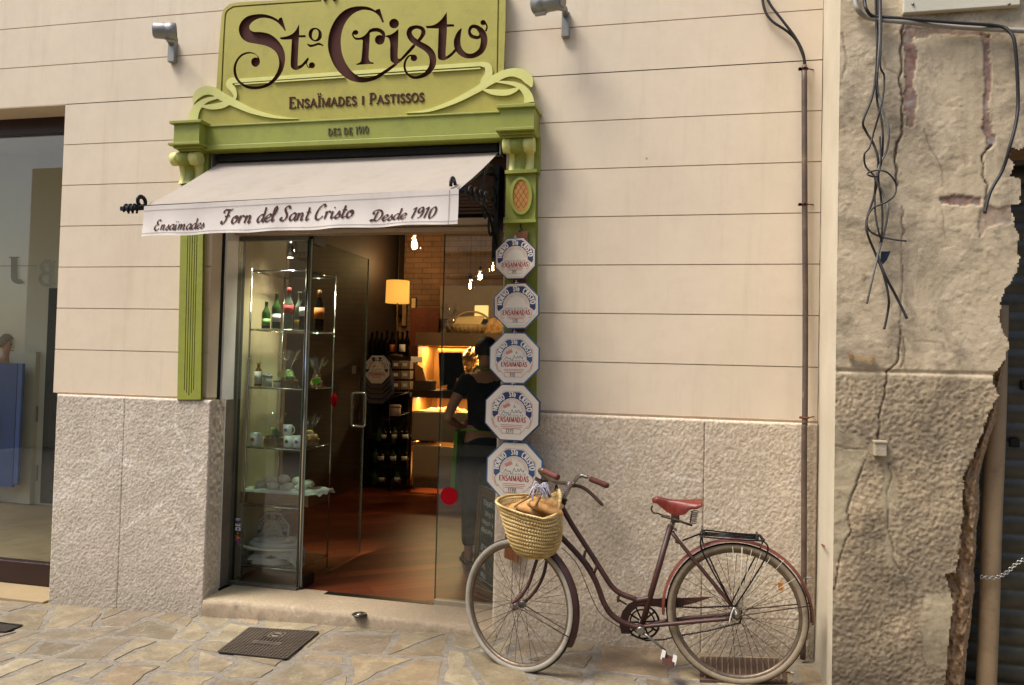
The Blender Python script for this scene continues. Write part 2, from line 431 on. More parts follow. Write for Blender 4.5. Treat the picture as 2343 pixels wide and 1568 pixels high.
# ------------------------------------------------------------------ materials of the setting
def plaster_mat(name, base, stain):
    k = NT(name); big = k.noise(1.3, 5, .6); fine = k.noise(14, 8, .7)
    c = k.ramp(big, [(.3, tuple(x*.9 for x in base)), (.7, base)])
    c = k.mix(k.ramp(fine, [(.45, 0.0), (.75, .16)]), c, stain)
    st = k.noise(1, 6, .7, co=k.mapped((9, 9, .7)))
    c = k.mix(k.ramp(st, [(.52, 0.0), (.78, .38)]), c, stain); c = k.mix(k.ramp(k.noise(3.1, 9, .75), [(.56, 0.0), (.72, .22)]), c, tuple(x*1.12 for x in base)); c = k.mix(k.ramp(k.vor(2.3), [(.012, .7), (.02, 0.0)]), c, srgb('#7d6750'))
    k.set(color=c, rough=.85, spec=.25); k.bump(k.noise(160, 5, .7), .25, .003); return k.m
PLASTER = plaster_mat('cream plaster', srgb('#dccab0'), srgb('#b39e82'))
GROOVE = paint('groove shadow gap', '#5a4232', .9, .2)
def stone_mat(name, lo, mid, hi, vein):
    k = NT(name)
    a = k.noise(60, 6, .7); b = k.noise(3.2, 7, .6, dist=.6); v = k.noise(1.6, 5, .5, co=k.mapped((1, 1, 1.2), (.0, .9, .0)), dist=1.4)
    c = k.ramp(a, [(.25, lo), (.5, mid), (.78, hi)])
    c = k.mix(k.ramp(b, [(.42, 0.0), (.62, .4)]), c, tuple(x*.7 for x in mid))
    c = k.mix(k.math('MULTIPLY', k.ramp(v, [(.494, 0.0), (.502, .6), (.51, 0.0)]), k.ramp(k.noise(1.1, 2, .5), [(.5, 0.0), (.62, 1.0)])), c, vein)
    c = k.mix(k.attr('vein'), c, vein)
    c = k.mix(k.ramp(k.noise(5, 8, .75), [(.5, 0.0), (.75, .35)]), c, tuple(x*.62 for x in mid))
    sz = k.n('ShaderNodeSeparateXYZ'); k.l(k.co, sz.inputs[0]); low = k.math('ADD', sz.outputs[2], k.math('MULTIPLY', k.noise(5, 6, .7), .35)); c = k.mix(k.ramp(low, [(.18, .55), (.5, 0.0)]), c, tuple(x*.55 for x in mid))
    k.set(color=c, rough=.8, spec=.3); k.bump(k.noise(190, 5, .7), .5, .004); return k.m
STONE_L = stone_mat('pale pink hammered stone', srgb('#8d8070'), srgb('#c3b5a2'), srgb('#e2d7c8'), srgb('#f0e9de'))
STONE_R = stone_mat('tan hammered stone', srgb('#8f8069'), srgb('#c9b79e'), srgb('#e4d8c2'), srgb('#f0e7d8'))
STEPST = stone_mat('worn step stone', srgb('#827360'), srgb('#ab977c'), srgb('#c6b498'), srgb('#d4c5ad'))
def paving_mats():
    k = NT('flagstone'); t1 = k.attr('tint'); t2 = k.attr('warm')
    c = k.ramp(t1, [(0, srgb('#6b604f')), (.2, srgb('#8b7c60')), (.4, srgb('#7b6f5e')), (.6, srgb('#9b8b6c')), (.8, srgb('#837661')), (1, srgb('#a39579'))])
    c = k.mix(k.ramp(t2, [(.7, 0.0), (1, .4)]), c, srgb('#93745d'))
    c = k.mix(k.ramp(k.noise(4.5, 9, .72), [(.36, .55), (.6, 0.0)]), c, srgb('#584c3a'))
    c = k.mix(k.ramp(k.noise(9, 9, .75, dist=.5), [(.52, 0.0), (.76, .55)]), c, srgb('#aa9a7b'))
    c = k.mix(k.ramp(k.noise(46, 6, .7), [(.35, .3), (.6, 0.0)]), c, srgb('#5d5241'))
    vein = k.noise(3.1, 5, .5, dist=2.2); c = k.mix(k.ramp(vein, [(.497, 0.0), (.502, .5), (.507, 0.0)]), c, srgb('#bfb298'))
    spot = k.vor(8.0, co=k.mapped((1, 1.6, 1))); c = k.mix(k.ramp(spot, [(.04, .75), (.075, 0.0)]), c, srgb('#40372c'))
    k.set(color=c, rough=k.ramp(k.noise(7, 6, .6), [(.3, .38), (.7, .68)]), spec=.4)
    k.bump(k.math('ADD', k.noise(12, 8, .7), k.math('MULTIPLY', k.noise(80, 5, .7), .35)), .5, .009); st = k.m
    k = NT('gritty mortar'); c = k.ramp(k.noise(30, 8, .75), [(.3, srgb('#5c5449')), (.5, srgb('#766d60')), (.75, srgb('#8d8373'))]); c = k.mix(k.ramp(k.noise(3, 6, .7), [(.5, 0.0), (.7, .5)]), c, srgb('#90846e'))
    k.set(color=c, rough=.9); k.bump(k.noise(70, 6, .75), .6, .006); return st, k.m
PAVING, MORTAR = paving_mats()
def wood_floor_mat():
    k = NT('dark red floor boards'); co = k.mapped((1, 1, 1), (0, 0, rad(-38)))
    br = k.n('ShaderNodeTexBrick', offset=.37); br.inputs['Scale'].default_value = 1; br.inputs['Brick Width'].default_value = 1.3; br.inputs['Row Height'].default_value = .14
    br.inputs['Mortar Size'].default_value = .004; br.inputs['Color1'].default_value = (.25, .25, .25, 1); br.inputs['Color2'].default_value = (.8, .8, .8, 1); br.inputs['Mortar'].default_value = (0, 0, 0, 1)
    k.l(co, br.inputs['Vector'])
    gr = k.noise(1, 8, .65, co=k.mapped((2.2, 26, 1), (0, 0, 0), co), dist=.8)
    c = k.ramp(gr, [(.28, srgb('#2c0f07')), (.55, srgb('#5a2410')), (.8, srgb('#7c381b'))])
    c = k.mix(.6, c, k.ramp(br.outputs['Color'], [(0, srgb('#140804')), (.3, srgb('#4b2010')), (.8, srgb('#7d3d20'))]))
    k.set(color=c, rough=.38, spec=.22); k.bump(gr, .08, .004); return k.m
FLOORW = wood_floor_mat()

# ------------------------------------------------------------------ ground
ax_, ay_ = (-14, 12), (-12.0, .34)
g = MB(); g.k = 1; g.raw([(x, y, ground_z(x, y)-.004) for x, y in ((ax_[0], ay_[0]), (ax_[1], ay_[0]), (ax_[1], ay_[1]), (ax_[0], ay_[1]))], [(0, 1, 2, 3)])
def poly_area(p): return abs(sum(p[i][0]*p[(i+1) % len(p)][1]-p[(i+1) % len(p)][0]*p[i][1] for i in range(len(p))))/2
def cut(p, c, d):
    A, B = [], []
    for i in range(len(p)):
        a, b = p[i], p[(i+1) % len(p)]; sa, sb = (a[0]-c[0])*d[1]-(a[1]-c[1])*d[0], (b[0]-c[0])*d[1]-(b[1]-c[1])*d[0]
        (A if sa >= 0 else B).append(a)
        if (sa >= 0) != (sb >= 0): t = sa/(sa-sb); q = (a[0]+(b[0]-a[0])*t, a[1]+(b[1]-a[1])*t); A.append(q); B.append(q)
    return A, B
rp = random.Random(23); todo = [[(-6.6, -3.4), (2.2, -3.4), (2.2, .05), (-6.6, .05)]]; stones = []
while todo:
    p = todo.pop(); ar = poly_area(p); cx_, cy_ = sum(q[0] for q in p)/len(p), sum(q[1] for q in p)/len(p)
    ext = (max(q[0] for q in p)-min(q[0] for q in p), max(q[1] for q in p)-min(q[1] for q in p))
    if ar < rp.choice((.055, .09, .13, .2)) and max(ext) < 2.6*min(ext): stones.append(p); continue
    if ar < .02: stones.append(p); continue
    an = (pi/2 if ext[0] > ext[1] else 0)+rp.gauss(0, .3); c_ = (cx_+rp.gauss(0, .12)*ext[0], cy_+rp.gauss(0, .12)*ext[1]); A, B = cut(p, c_, (cos(an), sin(an)))
    if len(A) > 2 and len(B) > 2: todo += [A, B]
    else: stones.append(p)
TI, WA = [0.0]*4, [0.0]*4; g.k = 0
for si, p in enumerate(stones):
    p = ccw(p); cx_, cy_ = sum(q[0] for q in p)/len(p), sum(q[1] for q in p)/len(p); R_ = math.sqrt(poly_area(p)); gap = rp.uniform(.007, .016); outer = []
    for i in range(len(p)):
        a, b = p[i], p[(i+1) % len(p)]; L_ = math.hypot(b[0]-a[0], b[1]-a[1]); n = max(2, int(L_/.035))
        for j in range(n):
            t = j/n; outer.append((a[0]+(b[0]-a[0])*t, a[1]+(b[1]-a[1])*t, 1 if j == 0 else 0))
    dz = rp.uniform(-.004, .001); r0, r1 = [], []
    for x, y, crn in outer:
        dx, dy = cx_-x, cy_-y; d = math.hypot(dx, dy) or 1; n = float(vnoise(np.array(x*13.+si*7), np.array(y*13.), 5))+.5*float(vnoise(np.array(x*40.), np.array(y*40.), 6)); q = gap*1.25+.016*n*n+(.016*rp.random() if crn else 0)
        x0, y0 = x+dx/d*q, y+dy/d*q; r0.append((x0, y0, ground_z(x0, y0)-.0075)); x1, y1 = x+dx/d*(q+.006), y+dy/d*(q+.006); r1.append(Vector((x1, y1, ground_z(x1, y1)+dz+.001*n)))
    m_ = len(r0); g.raw(r0+[tuple(v) for v in r1], [(i, (i+1) % m_, m_+(i+1) % m_, m_+i) for i in range(m_)]+[tuple(m_+i for i in f) for f in geometry.tessellate_polygon([r1])])
    ti, wa = rp.random(), rp.random(); TI += [ti]*(2*m_); WA += [wa]*(2*m_)
pav = struct(g, 'paving', [PAVING, MORTAR])
for nm, arr in (('tint', TI), ('warm', WA)): pav.data.attributes.new(nm, 'FLOAT', 'POINT').data.foreach_set('value', np.array(arr, np.float32))
m = MB(); m.box((-4.6, .33, .06), (1.6, 6.4, .112)); struct(m, 'shop_floor', FLOORW)
m = MB(); m.box((-4.6, .34, 3.3), (1.6, 6.4, 3.4)); struct(m, 'shop_ceiling', paint('dark ceiling', '#3a2c20', .9))

# ------------------------------------------------------------------ the plastered shop building
Z0, ZS, YD = 1.361, .2719, .30
DX0, DX1, DTOP = -2.955, -1.06, 2.98            # door opening
WX1, WTOP = -4.092, 3.262                       # shop window opening on the left
shop = thing('shop_building', (-1.7, .1, 0), 'cream plastered shop building with thin horizontal grooves above a hammered stone base', 'building')
m = MB()
def xsegs(z0, z1):
    segs = [(-7.5, .65)]
    for a, b, lo, hi in ((-7.0, WX1, 0, WTOP), (DX0, DX1, 0, DTOP)):
        if z0 < hi-.01:
            segs = [s for x0, x1 in segs for s in ((x0, min(x1, a)), (max(x0, b), x1)) if s[1]-s[0] > .01]
    return segs
lev = [1.345] + [Z0+ZS*i for i in range(1, 13)]
for a, b in zip(lev[:-1], lev[1:]):
    cuts = sorted({a, b} | {c for c in (WTOP, DTOP) if a < c < b})
    for lo, hi in zip(cuts[:-1], cuts[1:]):
        for x0, x1 in xsegs(lo, hi):
            t = hi-(.0055 if hi == b else 0)
            m.k = 0; m.box((x0, 0, lo), (x1, .0085, t)); m.k = 1; m.box((x0+.0003, .009, lo), (x1-.0003, .11, hi))
m.k = 0; m.box((-7.5, .11, WTOP), (WX1+.2, .3, WTOP+.3)); m.box((WX1+.001, .11, 1.345), (WX1+.16, .3, WTOP-.002))
m.box((-7.5, .12, 4.4), (.65, .3, 5.6)); m.box((-7.5, .001, 4.62), (.65, .12, 7.2))
m.build('plaster_wall', [PLASTER, GROOVE], shop)
# hammered stone base, one block each side of the door
def plinth(name, x0, x1, z0, z1, joint, mat_, ang, seed, veins=()):
    m = MB(); c, s = cos(ang), sin(ang)
    def fy(X, Z):
        u = X*c+Z*s; w = -X*s+Z*c
        u = u+.008*vnoise(X*30, Z*30, seed+5)
        h = vnoise(u*128, w*84, seed)*.55+vnoise(u*75+9, w*60, seed+4)*.1+vnoise(X*231, Z*231, seed+3)*.35
        e = np.minimum(np.minimum(X-x0, x1-X), z1-Z); r = np.clip(e/.012, 0, 1)
        j = np.clip(np.abs(X-joint)/.003, 0, 1)
        return -.036-.005*h*(.4+.6*r)+.012*(1-r)**2+.012*(1-j)-.003*fbm(X*5, Z*5, 2, seed)
    X, Y, Z = relief(m, x0, x1, z0, z1, .0044, fy); n0 = X.size
    def side(X):   # return face into the door opening
        n = 24; hh = int((z1-z0)/.006); o = len(m.v)
        for j in range(hh+1):
            for i in range(n+1):
                z = z0+(z1-z0)*j/hh; y = -.03+(.14)*i/n
                m.v.append((X+.006*(vnoise(np.array(y*70), np.array(z*45), seed)-.5)*(1 if 0 < i < n else .3), y if i else float(fy(np.array(X), np.array(z))), z))
        for j in range(hh):
            for i in range(n):
                a = o+j*(n+1)+i; m.f.append([a, a+1, a+n+2, a+n+1]); m.mi.append(0); m.sm.append(True)
    side(x0); side(x1)
    m.box((x0+.006, -.026, z0), (x1-.006, .11, z1-.004)); o = m.build(name, mat_, shop)
    wx = X+.03*(fbm(X*9, Z*9, 3, seed+7)-.5)*2+.012*(fbm(X*40, Z*40, 2, seed+9)-.5)*2; wz = Z+.03*(fbm(X*9, Z*9, 3, seed+8)-.5)*2; v = np.zeros(X.shape)
    for line, wd, am in veins: v = np.maximum(v, np.clip(1.3-seg_dist(wx, wz, line)/wd, 0, 1)*am*(.1+.75*fbm(X*26, Z*26, 3, seed+2)**1.5))
    full = np.zeros(len(m.v), np.float32); full[:n0] = v.ravel(); a = o.data.attributes.new('vein', 'FLOAT', 'POINT'); a.data.foreach_set('value', full); return o
def vz(pts, ox, oy, s, Y=-.04): return [(q.x, q.z) for q in (P(ox+s*a, oy+s*b, Y) for a, b in pts)]
VL = [(vz(l, 0, 786.4, .4984), w, a) for l, w, a in (([(800,330),(805,400),(840,440),(850,520),(875,560),(880,650),(905,715)], .010, 1), ([(230,740),(330,660),(420,590),(490,530),(560,470)], .022, .55), ([(560,860),(660,790),(730,740),(810,680),(920,580)], .02, .6), ([(450,460),(500,510),(560,550),(660,580)], .007, .8), ([(795,770),(830,830),(885,880)], .009, .8), ([(230,960),(330,900),(500,800)], .02, .35), ([(440,1170),(470,1190)], .02, .7), ([(530,300),(570,310)], .012, .6), ([(840,1230),(890,1240)], .02, .6), ([(260,520),(380,540),(470,520)], .02, .4))]
VR = [(vz(l, 1391.3, 1058.6, .3248), w, a) for l, w, a in (([(380,60),(440,80),(600,110),(650,130)], .012, .6), ([(1180,150),(1330,120)], .01, .5), ([(970,300),(1000,320)], .018, .7), ([(-60,900),(90,890)], .014, .7), ([(1100,400),(1220,410)], .008, .6), ([(-260,240),(-200,250)], .014, .6), ([(700,380),(760,420)], .014, .5), ([(100,-160),(140,-100),(150,-60)], .016, .6), ([(700,-200),(790,-170)], .014, .6), ([(-100,-250),(-60,-230)], .02, .5))]
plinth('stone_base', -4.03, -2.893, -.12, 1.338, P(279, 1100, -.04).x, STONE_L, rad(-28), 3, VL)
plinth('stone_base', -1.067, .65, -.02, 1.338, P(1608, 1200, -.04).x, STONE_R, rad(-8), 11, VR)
cap = paint('base cap mortar', '#a08a70', .9, .2, bump=.4)
for x0, x1 in ((-4.05, DX0), (-1.06, .65)): MB().box((x0, -.012, 1.334), (x1, .1, 1.352), .003).build('base_cap', cap, shop)
# door jambs: shutter gap and pale metal lining, darker below
jamb_pale = paint('pale metal lining', '#e2ddd6', .5, .06, bump=.05); black = paint('black gap', '#0b0a09', .8)
m = MB()
m.k = 0; m.box((DX0-.001, .112, .1), (DX0-.10, .146, 2.9)); m.k = 1; m.box((DX0+.012, .148, .115), (DX0-.12, YD+.03, 2.46))
m.k = 2; m.box((DX0+.0145, .20, .116), (DX0+.0122, YD-.012, 1.33))
MB().box((DX1-.002, .112, .1), (DX1+.1, YD+.03, 2.46)).build('door_jamb', jamb_pale, shop)
m.build('door_jamb', [black, jamb_pale, paint('old stone jamb patch', '#6d6152', .9, .25, bump=.5)], shop)
m = MB(); m.box((DX0+.01, .205, 2.565), (DX1-.01, .26, 2.95))
for i in range(7): m.box((DX0+.01, .198, 2.515+.022*i), (DX1-.01, .206, 2.531+.022*i), .003)
m.build('roller_shutter', paint('brown shutter slats', '#4a3526', .6, .12), shop)
m = MB(); m.box((DX0+.02, .17, 2.447), (DX1-.004, .3, 2.487), .003); m.box((DX0+.02, .21, 2.412), (DX1-.004, .31, 2.441), .003)
m.build('lintel_rail', paint('beige lintel rail', '#a08b73', .5, .08, bump=.05), shop)
# step
m = MB(); rows = []; prof = [(.34, .117), (.2, .118), (.1, .119), (.02, .119), (-.015, .117), (-.034, .108), (-.042, .09), (-.046, .06), (-.05, .02), (-.052, -.06)]
for i in range(181):
    x = -2.9+1.86*i/180; row = []
    for j, (y, z) in enumerate(prof):
        n = fbm(np.array(x*16.), np.array(j*1.1), 3, 5)-.5; n2 = fbm(np.array(x*5.), np.array(j*.8), 2, 9)-.5
        row.append((x, y+(.022*n+.012*n2)*(j > 3), z+(.007*n if j < 5 else .018*n2)*(j > 1)))
    rows.append(row)
m.grid(rows); struct(m, 'doorstep', STEPST)

# ------------------------------------------------------------------ the old crumbling building on the right
OY = -.5; OX = .655
def D2(pts, Y=OY): return [(v.x, v.z) for v in (P(a, b, Y) for a, b in pts)]
old = thing('old_building', (1.1, OY, 0), 'old crumbling house corner with cracked cream plaster above grey roughcast and a broken edge', 'building')
edge_px = [(2420, -80), (2420, 338), (2311, 341), (2306, 362), (2319, 376), (2310, 405), (2333, 412), (2333, 464), (2314, 467), (2315, 508), (2327, 534), (2330, 600), (2317, 640), (2300, 662), (2286, 700), (2283, 728), (2307, 794), (2292, 832), (2268, 862), (2282, 903), (2268, 930), (2245, 989), (2228, 1037), (2207, 1080), (2199, 1134), (2202, 1182), (2191, 1263), (2185, 1311), (2161, 1314), (2180, 1372), (2169, 1478), (2158, 1568), (2150, 1660)]
E_ = D2(edge_px); wall_poly = [(OX-.02, 4.6)] + [(E_[0][0], 4.6)] + E_ + [(OX-.02, E_[-1][1])]
BZ = P(2080, 852, OY).z
def z3(pts): return D2([(1737.3+.3473*a, .3473*b) for a, b in pts])
def zl(pts): return D2([(1814.7+.5372*a, 725.9+.5372*b) for a, b in pts])
cracks = [(z3([(945, 165), (932, 300), (928, 520), (938, 700), (940, 880), (902, 940), (890, 1060), (910, 1225)]), .011, .02),
          (z3([(938, 1365), (940, 1420), (925, 1470), (945, 1520), (935, 1600)]), .005, .012),
          (D2([(2062, 556), (2064, 640), (2057, 740), (2068, 800), (2063, 840)]), .004, .01),
          (zl([(455, 60), (440, 200), (402, 232), (388, 330), (362, 430), (360, 520)]), .007, .016),
          (zl([(408, 625), (420, 690), (396, 740), (402, 900), (430, 1030), (490, 1160)]), .004, .01),
          (zl([(305, 610), (270, 705), (225, 830), (245, 912), (200, 1000), (190, 1090), (162, 1190), (150, 1260)]), .006, .014),
          (z3([(1530, 960), (1470, 1030), (1462, 1150), (1492, 1215), (1495, 1280), (1470, 1380)]), .008, .016),
          (z3([(800, 350), (830, 455), (905, 490), (930, 520)]), .003, .006), (z3([(1075, 850), (1130, 980), (1190, 1110), (1200, 1230)]), .0025, .006),
          (z3([(600, 380), (680, 365), (720, 340)]), .002, .005), (z3([(540, 220), (570, 370), (545, 520)]), .003, .008),
          (zl([(170, 545), (230, 560), (305, 560)]), .003, .008), (D2([(2060, 800), (2075, 862), (2095, 906), (2120, 930)]), .002, .005),
          (z3([(1200, 1380), (1215, 1568)]), .002, .005), (z3([(860, 915), (960, 900)]), .002, .005), (zl([(535, 100), (640, 110), (650, 150)]), .002, .005)]
peels = [(z3([(950, 180), (1000, 175), (1020, 300), (1030, 450), (1000, 560), (1040, 700), (1020, 850), (955, 840), (945, 600), (940, 350)]), 1),
         (z3([(1470, 215), (1520, 240), (1515, 420), (1530, 560), (1520, 700), (1535, 930), (1480, 990), (1465, 800), (1490, 600), (1470, 420)]), 1),
         (z3([(1180, 1290), (1300, 1300), (1450, 1320), (1440, 1360), (1300, 1345), (1200, 1335)]), 1),
         (z3([(1430, 1390), (1500, 1370), (1560, 1380), (1665, 1350), (1650, 1480), (1500, 1500), (1425, 1568)]), .6),
         (z3([(1330, 1020), (1360, 1020), (1368, 1090), (1340, 1100)]), .3), (z3([(945, 170), (1480, 205), (1470, 250), (1000, 240)]), .7)]
smooth_patch = [zl([(175, 430), (215, 480), (300, 520), (310, 590), (270, 690), (225, 830), (240, 910), (200, 990), (165, 1100), (140, 1100), (140, 430)]),
                zl([(310, 545), (375, 520), (455, 560), (400, 620), (350, 630)]), zl([(560, 1180), (680, 1170), (690, 1300), (670, 1480), (560, 1480), (530, 1300)]),
                zl([(370, 620), (410, 640), (440, 760), (400, 880), (460, 1080), (400, 1060), (380, 860)])]
def in_rough(X, Z): return np.clip((BZ-.01-Z)/.02, 0, 1)
def masks(X, Z):
    wx = X+.02*(fbm(X*14, Z*14, 3, 41)-.5)*2; wz = Z+.02*(fbm(X*14, Z*14, 3, 77)-.5)*2
    pe = np.zeros(X.shape); sp = np.zeros(X.shape); cr = np.zeros(X.shape); crk = np.zeros(X.shape)
    for poly, a in peels: pe = np.maximum(pe, inside(wx, wz, poly)*a)
    for poly in smooth_patch: sp = np.maximum(sp, inside(wx, wz, poly)*1.0)
    wx = X+.01*(fbm(X*22, Z*22, 3, 5)-.5)*2
    for line, w, dep in cracks:
        am = min(1, .25+w/.010); dep = dep*.7*am; w = max(w*.55, .0046); d = seg_dist(wx, Z, line); cr = np.maximum(cr, np.clip(1-d/w, 0, 1)*dep); crk = np.maximum(crk, np.clip(1.25-d/(w*1.1), 0, 1)*am)
    return pe, sp, cr, crk
def old_y(X, Z):
    pe, sp, cr, crk = masks(X, Z); ro = in_rough(X, Z)*(1-sp)
    flake = (fbm(X*9, Z*9, 5, 21) > .57)*.0011+(fbm(X*19+9, Z*19, 5, 23) > .62)*.0016
    c, s = cos(.6), sin(.6); u = X*c+Z*s; w = -X*s+Z*c
    cast = vnoise(u*92, w*118, 31)*.35+vnoise(X*150, Z*150, 32)*.45+(vnoise(X*105+4, Z*105, 33) > .55)*.2
    h = .004*fbm(X*4, Z*4, 3, 51)+.0022*fbm(X*70, Z*70, 3, 52)+flake*(1-ro)
    h = h-.006*pe*(.4+1.2*fbm(X*30, Z*30, 4, 60)); h = h+ro*(.0095*cast-.003)
    e = np.abs(Z-BZ); h = h-.008*np.clip(1-e/.012, 0, 1)
    return OY-h+cr
m = MB(); oz0 = -.25
X, Y, Z = relief(m, OX-.004, E_[0][0], oz0, 4.3, .0062, old_y, lambda X, Z: inside(X+.012*(vnoise(X*45, Z*45, 3)-.5), Z+.012*(vnoise(X*45, Z*45, 8)-.5), wall_poly))
pe, sp, cr, crk = masks(X, Z); ro = in_rough(X, Z)
old_face = m.build('weathered_face', None, old)
for nm, arr in (('peel', pe), ('patch', sp), ('crack', crk), ('rough', ro)):
    a = old_face.data.attributes.new(nm, 'FLOAT', 'POINT'); a.data.foreach_set('value', arr.ravel().astype(np.float32))
k = NT('weathered plaster and roughcast')
pl = k.ramp(k.noise(2.5, 7, .65), [(.3, srgb('#b09e80')), (.6, srgb('#c6b497')), (.8, srgb('#d2c3a8'))])
pl = k.mix(k.ramp(k.noise(1, 7, .7, co=k.mapped((8, 8, .9))), [(.52, 0.0), (.75, .45)]), pl, srgb('#86755c'))
pl = k.mix(k.ramp(k.noise(22, 6, .7), [(.58, 0.0), (.7, .5)]), pl, srgb('#8e7a5d'))
br = k.ramp(k.noise(18, 8, .7), [(.3, srgb('#6f4a3a')), (.5, srgb('#94786a')), (.65, srgb('#8f8980')), (.8, srgb('#b5a48c'))])
c = k.mix(k.attr('peel'), pl, br)
rc = k.ramp(k.noise(45, 6, .7), [(.3, srgb('#8d7c64')), (.55, srgb('#b6a283')), (.8, srgb('#cfbd9e'))])
rc = k.mix(k.ramp(k.noise(2.1, 6, .65), [(.4, .55), (.62, 0.0)]), rc, srgb('#5f574c'))
rc = k.mix(k.attr('patch'), rc, k.ramp(k.noise(5, 7, .7), [(.3, srgb('#9a8b70')), (.7, srgb('#b8a98b'))]))
c = k.mix(k.attr('rough'), c, rc); sz = k.n('ShaderNodeSeparateXYZ'); k.l(k.co, sz.inputs[0]); low = k.math('ADD', sz.outputs[2], k.math('MULTIPLY', k.noise(3.5, 8, .75), .9)); c = k.mix(k.ramp(low, [(.62, .75), (1.05, 0.0)]), c, srgb('#544a3d')); c = k.mix(k.ramp(k.noise(2.6, 9, .75, dist=.4), [(.47, 0.0), (.62, .7)]), c, srgb('#655a4a')); c = k.mix(k.ramp(k.noise(7, 8, .8), [(.6, 0.0), (.68, .6)]), c, srgb('#c9bda8')); c = k.mix(k.ramp(k.noise(60, 6, .75), [(.58, 0.0), (.7, .4)]), c, srgb('#6e5d45')); c = k.mix(k.math('MULTIPLY', k.attr('crack'), .85), c, srgb('#3f3024'))
k.set(color=c, rough=.9, spec=.2); k.bump(k.noise(150, 6, .7), .5, .004); OLDM = k.m
old_face.data.materials.clear(); old_face.data.materials.append(OLDM)
# cream painted side of the old house, facing the shop
k = NT('cream side paint'); c = k.ramp(k.noise(2, 6, .6), [(.3, srgb('#b9ac93')), (.7, srgb('#c9bda5'))])
sx = k.n('ShaderNodeSeparateXYZ'); k.l(k.co, sx.inputs[0])
low = k.math('ADD', sx.outputs[2], k.math('MULTIPLY', k.noise(7, 6, .7), .5)); c = k.mix(k.ramp(low, [(.3, .8), (.75, 0.0)]), c, srgb('#8d8372'))
c = k.mix(k.ramp(k.noise(30, 6, .8), [(.66, 0.0), (.74, .6)]), c, srgb('#7c6c55')); k.set(color=c, rough=.85); k.bump(k.noise(70, 6, .7), .35, .005)
m = MB(); rows = []
for j in range(150):
    z = oz0+(4.6-oz0)*j/149; rows.append([(OX-.004+.004*float(fbm(np.array(y*9.), np.array(z*6.), 3, 8)) - (0.02*max(0, .5-z) if y > -.3 else 0), y, z) for y in np.linspace(OY-.004, .02, 30)])
m.grid(rows); m.build('side_face', k.m, old)
# broken masonry behind the edge
m = MB(); RUB = stone_mat('rubble core', srgb('#6b5640'), srgb('#9a7d5e'), srgb('#bf a27e'.replace(' ', '')), srgb('#a8927a'))
inner = [(2292, 650), (2275, 720), (2290, 800), (2300, 830), (2288, 900), (2280, 960), (2262, 1010), (2250, 1060), (2240, 1100), (2245, 1150), (2236, 1200), (2238, 1262), (2230, 1300), (2232, 1350), (2222, 1430), (2215, 1500), (2208, 1568), (2200, 1680)]
rows = []; IN = [P(a, b, -.36) for a, b in inner]; zs = np.linspace(IN[0].z, IN[-1].z, 420)
Ez = sorted([(b, a) for a, b in E_]); Iz = sorted([(p.z, p.x) for p in IN])
for z in zs:
    xe = np.interp(z, [q[0] for q in Ez], [q[1] for q in Ez])-.03; xi = np.interp(z, [q[0] for q in Iz], [q[1] for q in Iz]); row = []
    for t in np.linspace(0, 1, 40):
        blk = math.floor(z*8.5+1.3*float(vnoise(np.array(z*3.), np.array(t*1.5), 66))); n = float(fbm(np.array(z*22.), np.array(t*9.), 5, 61)); n2 = (.5*float(vnoise(np.array(z*9.), np.array(t*2.2), 62))+.5*float(vnoise(np.array(blk*7.3), np.array(math.floor(t*2.4+blk*.37)*3.1), 64)))
        row.append((xe+(xi-xe)*min(1, t*1.35)-(.05*n)*t, OY+.03+.06*n2*(1-t)+.16*max(0, t-.55)*2-.07*(n-.5)-.012*(float(vnoise(np.array(z*95.), np.array(t*40.), 68))-.5), z))
    rows.append(row)
m.grid(rows); m.build('rubble_edge', RUB, old)
cx1, cx2 = P(2150, 1560, OY+.06).x, P(2262, 900, OY+.06).x; m = MB(); m.box((OX+.02, OY+.06, oz0), (cx1, .3, 1.1)); m.box((OX+.02, OY+.06, 1.1), (cx2-.08, .3, BZ+.1)); m.box((OX+.02, OY+.06, BZ+.1), (cx2, .3, 4.5)); m.box((cx2, OY+.06, P(2342, 338, OY).z+.01), (3, .3, 4.5)); m.build('wall_core', RUB, old)
# ------------------------------------------------------------------ layered panels (sign board, pilasters)
def stepped(layers, back, mapd=P):
    """layers: (polygons in picture units, depth Y, key); later ones lie over earlier ones. returns key -> MB"""
    polys, owner = [], []
    for li, (ps, y, key) in enumerate(layers):
        for p in ps: polys.append(p); owner.append(li)
    sc = 100.0; vs, fs, src = arrange([[(x/sc, y/sc) for x, y in p] for p in polys])
    out = {}; top = []; cache = {}
    for f, s in zip(fs, src): top.append(max((owner[i] for i in s), default=None))
    def pt(i, y):
        if (i, y) not in cache: cache[(i, y)] = tuple(mapd(vs[i].x*sc, vs[i].y*sc, y))
        return cache[(i, y)]
    edges = {}
    for fi, f in enumerate(fs):
        if top[fi] is None: continue
        for i in range(len(f)): edges.setdefault(tuple(sorted((f[i], f[(i+1) % len(f)]))), []).append(fi)
        _, y, key = layers[top[fi]]; out.setdefault(key, MB()).raw([pt(i, y) for i in f], [tuple(range(len(f)))])
    for (a, b), ff in edges.items():
        ys = [layers[top[i]][1] for i in ff]
        if len(ff) == 1: lo, hi, key = back, ys[0], layers[top[ff[0]]][2]
        elif ys[0] != ys[1]: hi = min(ys); lo = max(ys); key = layers[top[ff[ys.index(hi)]]][2]
        else: continue
        out[key].raw([pt(a, hi), pt(b, hi), pt(b, lo), pt(a, lo)], [(0, 1, 2, 3)])
    return out
def tr(pts, ox, oy, s): return [(ox+s*p[0], oy+s*p[1], *[s*w for w in p[2:]]) for p in pts]
A3 = (483.9, 0, .15431); A4 = (725.9, 0, .18072); A2 = (362.9, 0, .3873)
